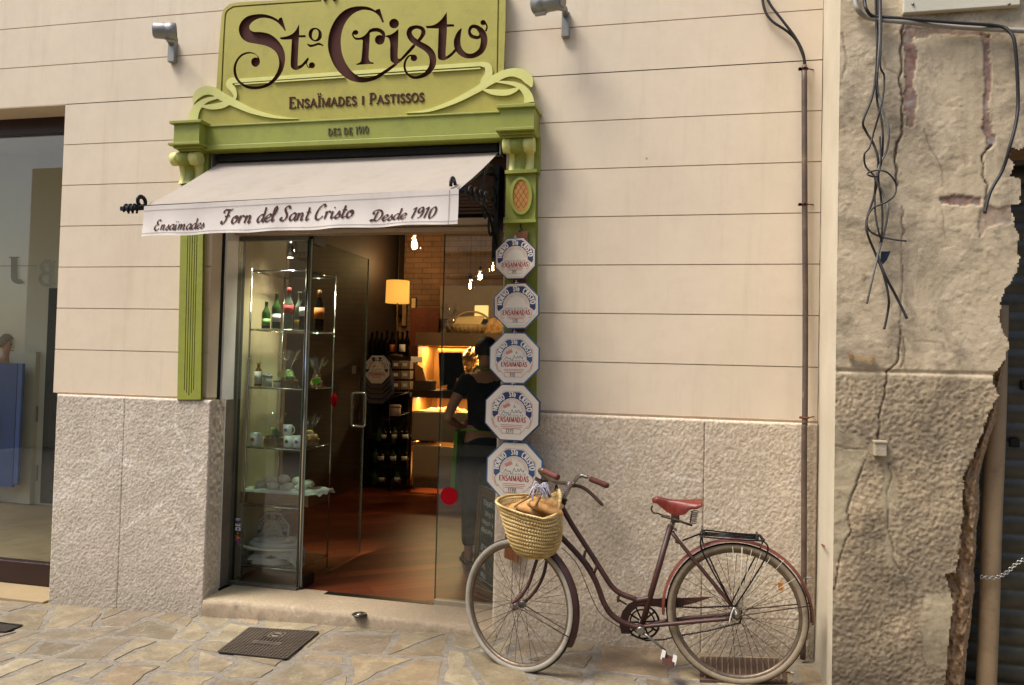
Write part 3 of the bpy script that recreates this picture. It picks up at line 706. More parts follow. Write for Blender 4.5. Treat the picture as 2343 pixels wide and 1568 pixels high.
GREEN = paint('olive green sign paint', '#a59a40', .5, .1, 4, .18, 60, dirt=('#6f692c', .3))
GREEN2 = paint('moss green trim paint', '#8d913a', .5, .1, 4, .18, 60, dirt=('#62632a', .35))
LIME = paint('pale lime trim paint', '#cfcb78', .5, .07, 5, .12, 60, dirt=('#9b9850', .2))
BROWN = paint('chocolate lettering paint', '#48261d', .7, .08, 8, .1, 60, spec=.15)

# ------------------------------------------------------------------ sign board with cut letters
sign = thing('shop_sign', P(820, 285, 0), 'large olive green sign board over the door with carved brown lettering and lime ribbon scrolls', 'shop sign')
board = [(434, 274), (440, 250), (449, 231), (466, 215), (486, 205), (495, 200), (500, 120), (507, 36), (513, 20), (525, 10), (543, 6), (700, -2), (1157, -28), (1156, 60), (1152, 160), (1178, 160), (1203, 168), (1214, 182), (1215, 200), (1209, 212), (1216, 236), (1141, 258), (800, 275), (481, 292), (460, 292), (434, 292)]
frame_line = stroke(tr([(372, 540, 9), (382, 300, 9), (393, 110, 9), (402, 72, 9), (430, 50, 9), (490, 38, 9), (960, 6, 9)], *A2), 5)
frame_line += stroke(tr([(2008, -60, 9), (2003, 200, 9), (2000, 440, 9)], *A2), 4)
rib = []
for pts in ([(205, 612, 6), (222, 570, 42), (262, 540, 50), (320, 540, 48), (385, 578, 48), (460, 616, 42), (560, 660, 30), (690, 692, 17), (825, 703, 2)],
            [(203, 715, 56), (212, 665, 52), (240, 622, 40), (290, 590, 26), (375, 572, 10)],
            [(250, 628, 10), (310, 632, 32), (375, 622, 36), (425, 598, 28), (452, 572, 18), (438, 530, 36), (414, 500, 34), (432, 478, 36), (470, 478, 24)],
            [(455, 479, 22), (1200, 427, 22), (1915, 379, 24)], [(448, 500, 8), (1200, 449, 8), (1900, 404, 8)],
            [(1900, 380, 24), (1942, 392, 38), (1948, 440, 46), (1925, 485, 50), (1918, 520, 30)],
            [(1462, 668, 2), (1600, 652, 17), (1750, 598, 28), (1880, 530, 38), (1975, 470, 46), (2070, 430, 46), (2150, 440, 62), (2185, 475, 56), (2203, 515, 10)],
            [(2188, 606, 60), (2178, 560, 50), (2140, 515, 34), (2080, 493, 22), (1985, 482, 8)],
            [(1915, 530, 10), (1975, 545, 32), (2050, 548, 36), (2105, 532, 24), (2135, 512, 8)]):
    rib += stroke(tr(pts, *A2), 6)
L = []
S_ = [(1040,258),(1072,355),(1103,460),(1085,460),(1040,400),(970,332),(880,285),(780,268),(690,282),(610,325),(560,390),(565,440),(620,474),(740,480),(860,510),(960,580),(1040,680),(1083,790),(1090,900),(1065,1020),(1010,1130),(920,1230),(800,1300),(650,1330),(520,1310),(420,1250),(350,1160),(325,1060),(335,960),(380,870),(450,803),(540,775),(630,790),(690,840),(716,900),(710,950),(682,985),(650,995),(610,978),(587,930),(600,880),(640,857),(685,862),(660,820),(600,798),(530,802),(460,832),(400,892),(368,970),(364,1060),(387,1150),(442,1220),(532,1270),(640,1285),(760,1268),(870,1208),(950,1110),(995,1000),(1000,900),(968,800),(900,730),(800,682),(680,656),(540,630),(450,570),(408,480),(408,400),(445,320),(522,252),(620,222),(740,212),(860,235),(950,275),(992,303),(1000,278)]
t1 = [(1298,358),(1299,525),(1390,525),(1400,556),(1300,560),(1292,600),(1276,955),(1292,975),(1335,958),(1415,868),(1436,860),(1440,885),(1415,930),(1345,1000),(1290,1033),(1240,1043),(1197,1020),(1172,970),(1180,760),(1190,588),(1040,590),(1012,560),(1100,545),(1185,512),(1250,450)]
L += [smooth_poly(tr(S_, *A3)), smooth_poly(tr(t1, *A3))]
L += stroke(tr([(1418,905,22),(1408,940,14),(1420,985,14),(1455,1012,18)], *A3)); L += disc(*tr([(1487,972)], *A3)[0], 46*A3[2])
L += stroke(tr([(1537+74*cos(rad(a)), 517+90*sin(rad(a)), 38+16*cos(rad(2*a-30))) for a in range(0, 361, 20)], *A3), 2)
L += stroke(tr([(1420,655,16),(1465,684,36),(1530,672,32),(1590,655,34),(1655,682,16)], *A3))
C_ = [(790,113),(818,200),(845,285),(820,290),(785,215),(720,157),(640,132),(560,131),(470,167),(390,240),(332,340),(302,450),(297,570),(315,690),(360,800),(430,900),(520,968),(620,988),(720,968),(850,892),(985,800),(1012,822),(880,922),(760,1000),(640,1040),(540,1048),(420,1022),(320,960),(230,860),(170,740),(135,610),(140,480),(175,350),(250,220),(350,130),(450,92),(560,82),(660,98),(740,140),(738,128)]
r_ = [(665,370),(664,440),(655,600),(650,740),(670,785),(715,797),(710,812),(600,818),(495,826),(492,812),(540,790),(558,740),(575,520),(560,507),(490,508),(448,472),(438,430),(455,395),(485,382),(515,397),(518,420),(500,444),(478,445),(460,435),(462,460),(490,480),(545,478),(605,445)]
i_ = [(862,455),(945,432),(1026,370),(1022,560),(1016,700),(1022,745),(1052,742),(1120,668),(1205,572),(1237,597),(1150,690),(1060,778),(1000,822),(960,800),(925,760),(920,640),(922,560),(905,492),(862,466)]
t2 = [(1637,156),(1641,310),(1725,310),(1735,338),(1640,345),(1634,500),(1622,695),(1640,714),(1690,675),(1740,620),(1762,650),(1700,712),(1650,746),(1600,768),(1550,760),(1525,720),(1528,540),(1535,365),(1385,361),(1370,333),(1470,320),(1560,260)]
for q in (C_, r_, i_, t2): L.append(smooth_poly(tr(q, *A4)))
L += stroke(tr([(655,408,30),(700,384,46),(770,383,48),(825,415,48),(842,465,36),(838,510,24)], *A4)); L += disc(*tr([(789,508)], *A4)[0], 62*A4[2], 18); L += disc(*tr([(970,302)], *A4)[0], 62*A4[2], 18)
L += stroke(tr([(1212,708,26),(1160,712,22),(1115,775,26),(1104,860,28),(1140,940,30),(1220,985,34),(1320,968,44),(1410,905,66),(1460,810,80),(1450,700,86),(1390,622,84),(1290,562,76),(1205,505,76),(1162,432,68),(1180,372,60),(1250,345,44),(1322,365,48),(1342,420,54),(1305,490,42),(1240,560,34),(1205,600,30)], *A4)); L += disc(*tr([(1222,737)], *A4)[0], 42*A4[2])
L += stroke(tr([(1822,365,14),(1790,430,56),(1768,530,84),(1790,630,84),(1870,703,66),(1975,708,62),(2075,640,76),(2110,520,86),(2085,415,80),(2020,348,52),(1955,342,44),(1923,400,36),(1955,462,46),(2035,478,42),(2060,445,26)], *A4))
L += stroke(tr([(2130,400,24),(2147,340,20),(2120,290,24)], *A4)); L += disc(*tr([(2097,290)], *A4)[0], 34*A4[2])
lay = stepped([([board], -.066, 'b'), (frame_line, -.056, 'b'), (rib, -.078, 'r'), (L, -.050, 'l')], -.004)
lay['b'].build('board', GREEN, sign); lay['r'].build('ribbon', LIME, sign); lay['l'].build('lettering', BROWN, sign)
def px_text(text, x0, y0, x1, y1, hpx, Y, off, **kw):
    """drawn capitals along the picture line (x0,y0)-(x1,y1), raised by off"""
    ps, w = letters(text, 1.0, **kw); fx = (x1-x0)/w; dy = (y1-y0)/w
    return flat(MB(), ps, lambda x, y: P(x0+x*fx, y0+x*dy-y*hpx, Y), off)
def join_px(*ms):
    m = MB()
    for q in ms: m.raw(q.v, q.f)
    return m
px_text('EnsaÏmades i Pastissos', 661, 248.5, 972, 232.5, 24.5, -.0665, (0, -.005, 0), small=.78, stem=.15, hair=.07, serif=.13).build('caption', BROWN, sign)
for c_, x_, y_ in (('F', 741, 3), ('O', 760, 2)): px_text(c_, x_, y_, x_+10, y_-.5, 17, -.0668, (0, -.01, 0), stem=.2, hair=.1).build('caption', BROWN, sign)

# ------------------------------------------------------------------ green door surround
sur = thing('door_surround', P(820, 420, 0), 'moss green wooden door surround with beam, scroll corbels and fluted pilasters', 'door surround')
m = MB()
def pbox(m, x0, x1, yt, yb, Yf, Yb, bev=.002):
    """box whose front face spans picture x0..x1 and the picture heights yt..yb (measured mid-way)"""
    xm = (x0+x1)/2; a = P(x0, (yt+yb)/2, Yf).x; b = P(x1, (yt+yb)/2, Yf).x
    return m.box((a, Yf, P(xm, yb, Yf).z), (b, Yb, P(xm, yt, Yf).z), bev)
bm_top, bm_bot = P(810, 271.5, -.10).z, P(808, 331, -.10).z
xl, xr = P(470, 310, -.10).x-.03, P(1150, 280, -.10).x+.02
m.box((xl, -.10, bm_bot+.012), (xr, 0, bm_top-.01)); m.box((xl, -.108, bm_top-.01), (xr, -.02, bm_top), .002); m.box((xl, -.108, bm_bot), (xr, 0, bm_bot+.03), .003)
m.build('beam', GREEN2, sur)
px_text('des de 1910', 750.5, 309.5, 844, 304.5, 15.5, -.1005, (0, -.006, 0), small=.9, stem=.15, hair=.08, serif=.12).build('caption', paint('dark olive lettering', '#55502a', .6), sur)
for x0, x1, yt, yb, cx0, cx1, ct, cb in ((397.6, 455.5, 283, 328, 387, 459.5, 274.8, 331), (1144, 1221, 254, 297, 1135.5, 1224.5, 238, 298)):
    m = MB(); cap = P((cx0+cx1)/2, ct, -.19).z; xa, xb = P(cx0, ct, -.19).x, P(cx1, ct, -.19).x; lo = P((cx0+cx1)/2, cb, -.19).z
    fa, fb = P(x0, (yt+yb)/2, -.172).x, P(x1, (yt+yb)/2, -.172).x
    m.box((fa, -.172, lo+.01), (fb, 0, cap-.01)); m.box((xa, -.19, cap-.018), (xb, 0, cap), .002); m.box((xa-.003, -.192, lo), (xb-.004, 0, lo+.016), .002); m.box((fa-.004, -.165, lo-.014), (fb+.004, 0, lo), .002); m.box((fa+.012, -.145, lo-.026), (fb-.01, 0, lo-.014), .002)
    m.build('capital_block', GREEN2, sur)
def corbel(x0, x1, yc, ybot, side):
    Yc = -.10; c0 = P(x0, yc, Yc); c1 = P(x1, yc, Yc); r = .043; w = c1.x-c0.x
    m = MB(); q = [(0, .27, 0), (.27, .66, 1), (.66, 1, 0)]
    zb = P((x0+x1)/2, ybot, -.09).z
    for a, b, kk in q:
        m.k = kk; rr = r*(1.03 if kk else .97)
        m.lathe([(rr, 0), (rr, (b-a)*w)], (c0.x+a*w, Yc, c0.z), (1, 0, 0), 28)
        x_a, x_b = c0.x+(a*.78+.16)*w, c0.x+(b*.78+.16)*w; pr = []
        for i in range(13):
            t = i/12; pr.append((-.098+.03*sin(pi*t*.9)-.006*kk, c0.z-r*.5+(zb-c0.z+r*.5)*t))
        m.grid([[(xx, yy, zz) for yy, zz in pr] for xx in (x_a, x_b)]); m.grid([[(xx, yy, zz) for yy in ((y_), 0.0)] for xx in (x_b,) for y_, zz in pr][0:0] or [[(x_b, y_, zz) for y_, zz in pr], [(x_b, 0, zz) for _, zz in pr]]); m.grid([[(x_a, y_, zz) for y_, zz in pr], [(x_a, 0, zz) for _, zz in pr]])
    m.k = 2; m.box((c0.x+.03, -.05, zb-.01), (c1.x+.018, 0, c0.z+.05)); return m.build('scroll_corbel', [LIME, GREEN2, GREEN2], sur)
corbel(396.5, 459, 365.3, 420, 0); corbel(1152, 1222.5, 335, 389, 1)
FLUTE = paint('dark flute line', '#4a4a1e', .8, .05)
pl_ = [[(415, 405), (466, 402), (459, 914.5), (405.3, 914.5)]]
edge_ = [[(466, 402), (471, 402), (464, 914.5), (459, 914.5)]]
fl = []
for i, (xt, yt, yb) in enumerate(((432, 548, 893), (437.2, 543, 899), (442.5, 530, 905), (448, 540, 899), (453, 547, 893))):
    xb = xt-10.5; fl += stroke([(xt+.25, 430, 1.6), (xb, yb, 1.6)], 1, smooth=False)
lay = stepped([(pl_, -.052, 'g'), (edge_, -.036, 'g'), (fl, -.046, 'f')], 0.0)
lay['g'].k = 0; g_ = lay['g']; g_.k = 1; g_.raw(lay['f'].v, lay['f'].f); g_.build('pilaster', [GREEN2, FLUTE], sur)
# right pilaster: cap strip, oval panel, lower strip, shaft
oval = lambda rx, ry: disc(1191.5, 448.3, rx, 40, ry)
lat = []
for i in (-2, -1, 0, 1, 2):
    for sg in (1, -1):
        pts = []
        for t in np.linspace(-1, 1, 21):
            x = i*11.5/1.0+sg*t*22; y = t*36
            if (x/16.5)**2+(y/33)**2 < 1: pts.append((1191.5+x, 448.3+y, 1.1))
        if len(pts) > 2: lat += stroke([pts[0], pts[-1]], 1, smooth=False)
lay = stepped([([[(1157, 392), (1226.5, 390), (1222, 940), (1151, 940)]], -.06, 'g'), ([[(1226.5, 390), (1231, 390), (1227, 940), (1222, 940)]], -.035, 'g'),
               ([[(1158.5, 395), (1226, 393), (1224, 503), (1156, 505)]], -.082, 'g'), ([[(1154.5, 390), (1228.5, 386), (1228.5, 394), (1154.5, 398)]], -.108, 'g'),
               ([[(1151.5, 503.5), (1225.5, 501), (1225.5, 508.5), (1151.5, 511)]], -.104, 'g'), (oval(27, 45), -.090, 'g'), (oval(25, 43), -.098, 'g'), (oval(19, 37), -.093, 'o'), (lat, -.0915, 'd')], 0.0)
g_ = lay['g'].build('pilaster', GREEN2, sur)
lay['o'].build('oval_medallion', paint('orange medallion', '#a8732f', .6, .12, 20), g_); lay['d'].build('lattice', paint('rust lattice line', '#6d3a1d', .7), g_)

# ------------------------------------------------------------------ awning
aw = thing('awning', P(800, 360, 0), 'cream fabric awning over the shop door with brown script on its front flap', 'awning')
CREAM = cloth_mat('cream awning cloth', '#b8ada0', '#8f7f6a', .25)
FLAP = cloth_mat('pale awning flap cloth', '#e9dfd4', '#b3a69c', .22, .1)
Yt = .02; tl, tr_ = P(506, 371, Yt), P(1144, 345, Yt)
bl_, br_ = PX(331, 473, tl.x), PX(1050, 433.5, tr_.x); YB = (bl_.y+br_.y)/2
bl_, br_ = P(331, 473, YB), P(1050, 433.5, YB); vl_, vr_ = P(325.5, 542, YB-.005), P(1046.5, 512, YB-.005)
m = MB(); rows = []
for i in range(13):
    t = i/12; row = []
    for j in range(41):
        s = j/40; a = tl.lerp(tr_, s); b = bl_.lerp(br_, s); p = a.lerp(b, t); p.z -= .018*sin(pi*t)*(.5+.5*sin(pi*s))-.003*sin(s*40)*t*(1-t); row.append(p)
    rows.append(row)
m.grid(rows); m.build('cloth', CREAM, aw)
def valance(s, t): 
    p = bl_.lerp(br_, s).lerp(vl_.lerp(vr_, s), t); p.y += -.006-.004*sin(s*23)*t-.003*sin(s*61+1)*t*t+.004*sin(pi*t)
    p.z += .003*sin(s*31)*t; return p
m = MB(); m.grid([[valance(j/60, i/14) for j in range(61)] for i in range(15)]); vo = m.build('flap', FLAP, aw)
m = MB()
for t in (.14, .9):
    m.grid([[valance(j/60, tt)+Vector((0, -.0012, 0)) for j in range(61)] for tt in (t, t+.018)])
m.grid([[valance(s_, i/14)+Vector((0, -.0012, 0)) for s_ in (.972, .975)] for i in range(15)])
m.build('hem_stitch', paint('hem stitch', '#b8aca2', .9), vo)
# script writing, drawn with a slanted broad pen: x-height .5, ascender 1
SC = {
 'a': (.5, [[(.44,.42),(.34,.5),(.2,.46),(.08,.3),(.06,.12),(.14,.01),(.25,.04),(.36,.18),(.45,.4)], [(.46,.5),(.41,.2),(.42,.04),(.48,.01),(.56,.1)]]),
 'c': (.4, [[(.38,.38),(.33,.48),(.22,.48),(.1,.34),(.06,.16),(.12,.02),(.24,.01),(.4,.14)]]),
 'd': (.52, [[(.44,.42),(.34,.5),(.2,.46),(.08,.3),(.06,.12),(.14,.01),(.25,.04),(.36,.18),(.45,.4)], [(.48,1.0),(.44,.5),(.41,.2),(.42,.04),(.49,.01),(.58,.1)]]),
 'e': (.42, [[(.06,.18),(.2,.22),(.34,.32),(.38,.43),(.3,.5),(.18,.44),(.07,.26),(.07,.1),(.15,.01),(.28,.02),(.44,.14)]]),
 'i': (.28, [[(.12,.5),(.09,.2),(.1,.04),(.17,.01),(.28,.1)], [(.17,.72),(.2,.76)]]),
 'ï': (.32, [[(.14,.5),(.11,.2),(.12,.04),(.19,.01),(.3,.1)], [(.08,.72),(.1,.76)], [(.27,.72),(.29,.76)]]),
 'l': (.28, [[(.08,.3),(.22,.62),(.27,.9),(.2,1.0),(.12,.82),(.09,.4),(.1,.06),(.17,.01),(.28,.1)]]),
 'm': (.82, [[(.06,.4),(.12,.5),(.11,.3),(.07,0)], [(.09,.2),(.22,.44),(.32,.48),(.35,.36),(.32,0)], [(.34,.2),(.47,.44),(.58,.48),(.62,.36),(.58,.08),(.64,.01),(.75,.1)]]),
 'n': (.56, [[(.06,.4),(.12,.5),(.11,.3),(.07,0)], [(.09,.2),(.22,.44),(.33,.48),(.37,.36),(.33,.08),(.39,.01),(.5,.1)]]),
 'o': (.46, [[(.3,.48),(.16,.44),(.06,.26),(.08,.06),(.2,.0),(.34,.12),(.4,.32),(.36,.46),(.26,.48),(.3,.36),(.48,.36)]]),
 'r': (.4, [[(.05,.38),(.12,.5),(.11,.28),(.07,0)], [(.09,.24),(.17,.42),(.26,.5),(.34,.46),(.33,.4)]]),
 's': (.38, [[(.04,.1),(.18,.3),(.27,.5),(.26,.36),(.33,.16),(.26,.02),(.12,0),(.03,.09)]]),
 't': (.34, [[(.2,.86),(.16,.5),(.12,.2),(.13,.04),(.2,.01),(.32,.1)], [(.04,.53),(.34,.55)]]),
 'E': (.62, [[(.52,.86),(.44,.98),(.3,.96),(.2,.8),(.26,.62),(.38,.56),(.22,.54),(.07,.36),(.06,.14),(.2,.0),(.38,.03),(.52,.18)]]),
 'F': (.74, [[(.1,.72),(.16,.92),(.36,.93),(.56,.92),(.7,1.0)], [(.46,.92),(.38,.5),(.32,.2),(.2,0),(.07,.02),(.05,.14),(.13,.15)], [(.22,.48),(.42,.5),(.56,.55)]]),
 'S': (.6, [[(.56,.82),(.5,.98),(.36,.98),(.25,.84),(.29,.66),(.39,.5),(.43,.28),(.34,.06),(.18,0),(.06,.08),(.08,.2),(.16,.18)]]),
 'C': (.62, [[(.48,.8),(.56,.88),(.52,.99),(.38,.97),(.2,.76),(.08,.44),(.08,.14),(.22,.0),(.4,.06),(.54,.22)]]),
 'D': (.82, [[(.42,.86),(.34,.5),(.28,.16),(.16,.02),(.05,.05),(.08,.14),(.26,.1),(.46,.02),(.66,.22),(.76,.56),(.66,.88),(.42,.99),(.18,.92),(.1,.74),(.18,.64),(.25,.7)]]),
 '1': (.36, [[(.08,.8),(.26,1.0),(.22,.6),(.16,.2),(.13,0)]]),
 '9': (.5, [[(.44,.8),(.34,1.0),(.18,.92),(.1,.66),(.18,.5),(.32,.58),(.42,.82),(.44,.5),(.34,.14),(.16,0)]]),
 '0': (.52, [[(.3,1.0),(.14,.78),(.08,.36),(.14,.02),(.28,.04),(.42,.32),(.46,.74),(.38,.98),(.3,1.0)]]), ' ': (.3, []),
}
def script(text, pen=.165, thin=.058, nib=35):
    x = 0; out = []
    for ch in text:
        w, st = SC[ch]
        for pts in st:
            q = catmull([(x+px+.22*py, py) for px, py in pts], 5) if len(pts) > 2 else [(x+px+.22*py, py) for px, py in pts]
            ww = []
            for i in range(len(q)):
                a, b = q[max(i-1, 0)], q[min(i+1, len(q)-1)]; an = math.degrees(math.atan2(b[1]-a[1], b[0]-a[0]))
                ww.append((q[i][0], q[i][1], thin+(pen-thin)*abs(sin(rad(an-nib)))))
            out += stroke(ww, 1, smooth=False) if len(pts) > 2 else disc((q[0][0]+q[1][0])/2, (q[0][1]+q[1][1])/2, .055, 8) if abs(q[0][1]-q[1][1]) > .03 and pts[0][1] > .6 else stroke([(a, b, thin*1.4) for a, b in q], 1, smooth=False)
        x += w
    return out, x
for text, x0, y0, x1, y1, h in (('Ensaïmades', 357, 529, 479, 522, 24), ('Forn del Sant Cristo', 519, 512.5, 823, 498, 33), ('Desde 1910', 861, 505.5, 1000, 499, 25)):
    ps, w = script(text); w -= .02
    def mp(x, y):
        px = x0+(x-.03)*(x1-x0)/w; py = y0+(y1-y0)*x/w-y*h
        s = (px-331)/(1050-331); yt = 473+(433.5-473)*s; yb = 542+(512-542)*s; t = (py-yt)/(yb-yt)
        return valance((px-331+5*t)/(719+5*t*.3), t)+Vector((0, -.0022, 0))
    flat(MB(), ps, mp).build('lettering', paint('brown awning script', '#48251f', .8, .06), vo)
IRON = paint('black wrought iron', '#16161a', .45, .2, 20, .3, 60, metal=.5)
m = MB(); ba, bb = P(284, 478, YB+.02), P(1064, 438, YB+.02); m.tube([ba, bb], .014, 12); m.build('front_bar', IRON, aw)
def spiral(c, r0, r1, a0, a1, n=26): return [(c[0]+(r0+(r1-r0)*i/n)*cos(rad(a0+(a1-a0)*i/n)), c[1]+(r0+(r1-r0)*i/n)*sin(rad(a0+(a1-a0)*i/n))) for i in range(n+1)]
def bracket(xw, zb, sgn):
    m = MB(); lo = sgn > 0
    def fl_(pts, x, w=.02, r=.007): m.tube([(x, a, b) for a, b in pts], r, 8, flat=w/r*.5)
    yb = YB+.015
    if lo: fl_(spiral((yb+.045, zb+.028), .044, .036, -140, 190), xw-.06*sgn, .03, .008)
    fl_([(yb, zb), (yb*.7, zb+.09), (yb*.35, zb+.2), (-.03, zb+.24)], xw-.02*sgn); fl_([(yb, zb), (yb*.6, zb+.02), (yb*.3, zb-.02), (-.02, zb-.16)], xw+.01*sgn) if lo else None
    fl_(catmull([(-.01, zb+.2), (-.16, zb+.26), (-.30, zb+.16), (-.34, zb+.02), (-.26, zb-.05)], 6), xw)
    fl_(spiral((-.26, zb+.01), .06, .02, -90, 250), xw); fl_(spiral((-.12, zb-.08), .075, .02, 60, 420), xw) if lo else None; fl_(spiral((-.1, zb+.1), .07, .02, -60, 300), xw)
    for i in range(4): fl_(spiral((yb+.09+.03*i, zb+.0), .04-.004*i, .034-.004*i, 0, 330), xw+(.02+.018*i)*sgn, .012, .005)
    m.box((xw-.016, -.03, zb-(.24 if lo else -.12)), (xw+.016, 0.10, zb+.3)); return m.build('scroll_bracket', IRON, aw)
bracket(tr_.x-.006, br_.z, 1); bracket(tl.x+.03, bl_.z, -1)
m = MB()
m.tube(spiral3 := [(P(318, 460, YB).x, YB+.02+.03*cos(rad(a)), P(318, 460, YB).z+.026*sin(rad(a))) for a in range(-100, 250, 14)], .008, 8, flat=1.5)
for i in range(3): m.tube([(ba.x+.03+.026*i, YB+.0+.02*cos(rad(a)), ba.z-.012+.03*sin(rad(a))) for a in range(-30, 215, 20)], .006, 6)
m.obox(ba, (.02, 0, 0), (0, .008, 0), (0, 0, .011)); m.build('end_scroll', IRON, aw)
m = MB(); m.box((tl.x-.0, .02, tl.z-.02), (tr_.x+.03, .11, bm_bot-.004)); m.box((tl.x, -.03, bm_bot-.055), (tr_.x, .02, bm_bot-.005), .01); m.build('roller_box', paint('black roller housing', '#0f0d0c', .6, .2), aw)
STEEL = paint('galvanised steel', '#8f8c86', .4, .1, 12, .1, 40, metal=.6)
for px_, s_ in ((484, 1), (1146, -1)):
    m = MB(); q = P(px_, 363 if s_ > 0 else 330, -.04); m.box((q.x, -.045, q.z-.06), (q.x+.008*s_, .04, q.z+.055)); m.box((q.x, -.045, q.z+.045), (q.x+.075*s_, .02, q.z+.056)); m.box((q.x, .02, q.z-.055), (q.x+.05*s_, .03, q.z+.05))
    m.build('mounting_plate', STEEL, aw)

# ------------------------------------------------------------------ wall spotlights
SPOT = paint('grey cast aluminium', '#868580', .45, .08, 10, .12, 50, metal=.35)
def spotlight(px0, py0, px1, py1, r, Yc, plate, label, flip):
    a, b = P(px0, py0, Yc-.03), P(px1, py1, Yc+.04 if not flip else Yc+.03); ax = (b-a).normalized(); Ln = (b-a).length
    t = thing('wall_spotlight', P(plate[0], plate[3], 0), label, 'spotlight', 'spotlights on the wall above the shop')
    m = MB(); m.lathe([(r*.78, 0), (r*.93, Ln*.04), (r*.97, Ln*.5), (r, Ln*.62), (r*1.08, Ln*.64), (r*1.08, Ln), (r*.93, Ln), (r*.9, Ln*.9)], a, ax, 28)
    m.lathe([(r*.6, -.004), (r*.8, 0.0)], a, ax, 28)
    m.obox(a+ax*Ln*.8+Vector((0, 0, -r*.95)), ax*Ln*.2, (0, r*.35, 0), (0, 0, r*.25), .004); m.build('housing', SPOT, t)
    m = MB(); m.lathe([(r*.9, 0), (r*.3, .006), (0.0001, .008)], a+ax*Ln*.9, ax, 24); m.build('lens', paint('spotlight lens', '#c9c3a8', .15, .1, metal=.3), t)
    m = MB(); x0, x1 = P(plate[0], plate[3], -.02).x, P(plate[1], plate[3], -.02).x; zt, zb = P(plate[0], plate[2], -.02).z, P(plate[0], plate[3], -.02).z
    m.box((x0, -.035, zb), (x1, 0, zt), .004); c = a+ax*Ln*(.8 if not flip else .12)
    m.tube([((x0+x1)/2, -.03, zt-.02), ((x0+x1)/2, -.07, zt-.0), (c.x, c.y, c.z-r*.7)], [.018, .017, .016], 10); m.build('wall_arm', SPOT, t); return t
spotlight(350, 70, 404, 74, .049, -.24, (385.5, 401, 96, 144), 'grey cylinder spotlight on the wall left of the green sign, aimed at it', False)
spotlight(1287, 2, 1224, 12, .049, -.2, (1284, 1302, 30, 87), 'grey cylinder spotlight cut by the top edge, right of the green sign', True)
# ------------------------------------------------------------------ octagonal box lids with prices
LIDF = paint('cream card lid', '#ded2bd', .75, .03, 6, .1, 200); LIDE = paint('blue lid rim', '#4a6486', .7, .15, 20, .1); LIDE2 = paint('navy lid rim', '#3d4360', .7, .15, 20, .1)
INKB = paint('blue ink', '#3a5478', .75, .1); INKB2 = paint('navy ink', '#333c5e', .75, .1); INKR = paint('red ink', '#a8383c', .75, .1); INKP = paint('faded red ink', '#c48576', .75, .08); INKW = paint('cream ink', '#e2d8c8', .75, .03); INKG = paint('grey ink', '#6d7478', .75, .1); INKK = paint('black pen', '#26242a', .7, .1)
def octo(a, cx=0, cy=0): 
    t = a*math.tan(pi/8); return [(cx+x, cy+y) for x, y in ((-t, a), (-a, t), (-a, -t), (-t, -a), (t, -a), (a, -t), (a, t), (t, a))]
def ring(outer, inner): return [[outer[i], outer[(i+1) % len(outer)], inner[(i+1) % len(inner)], inner[i]] for i in range(len(outer))]
def bend(ps, w, R, span=None, y0=0.0):
    """wraps text polygons round a circle of radius R, centred on top"""
    k = (rad(span)/w) if span else 1.0/R
    def f(x, y): a = -(x-w/2)*k; return ((R+y0+y)*-sin(a)*1.0, (R+y0+y)*cos(a))
    return [[f(x, y) for x, y in p] for p in ps]
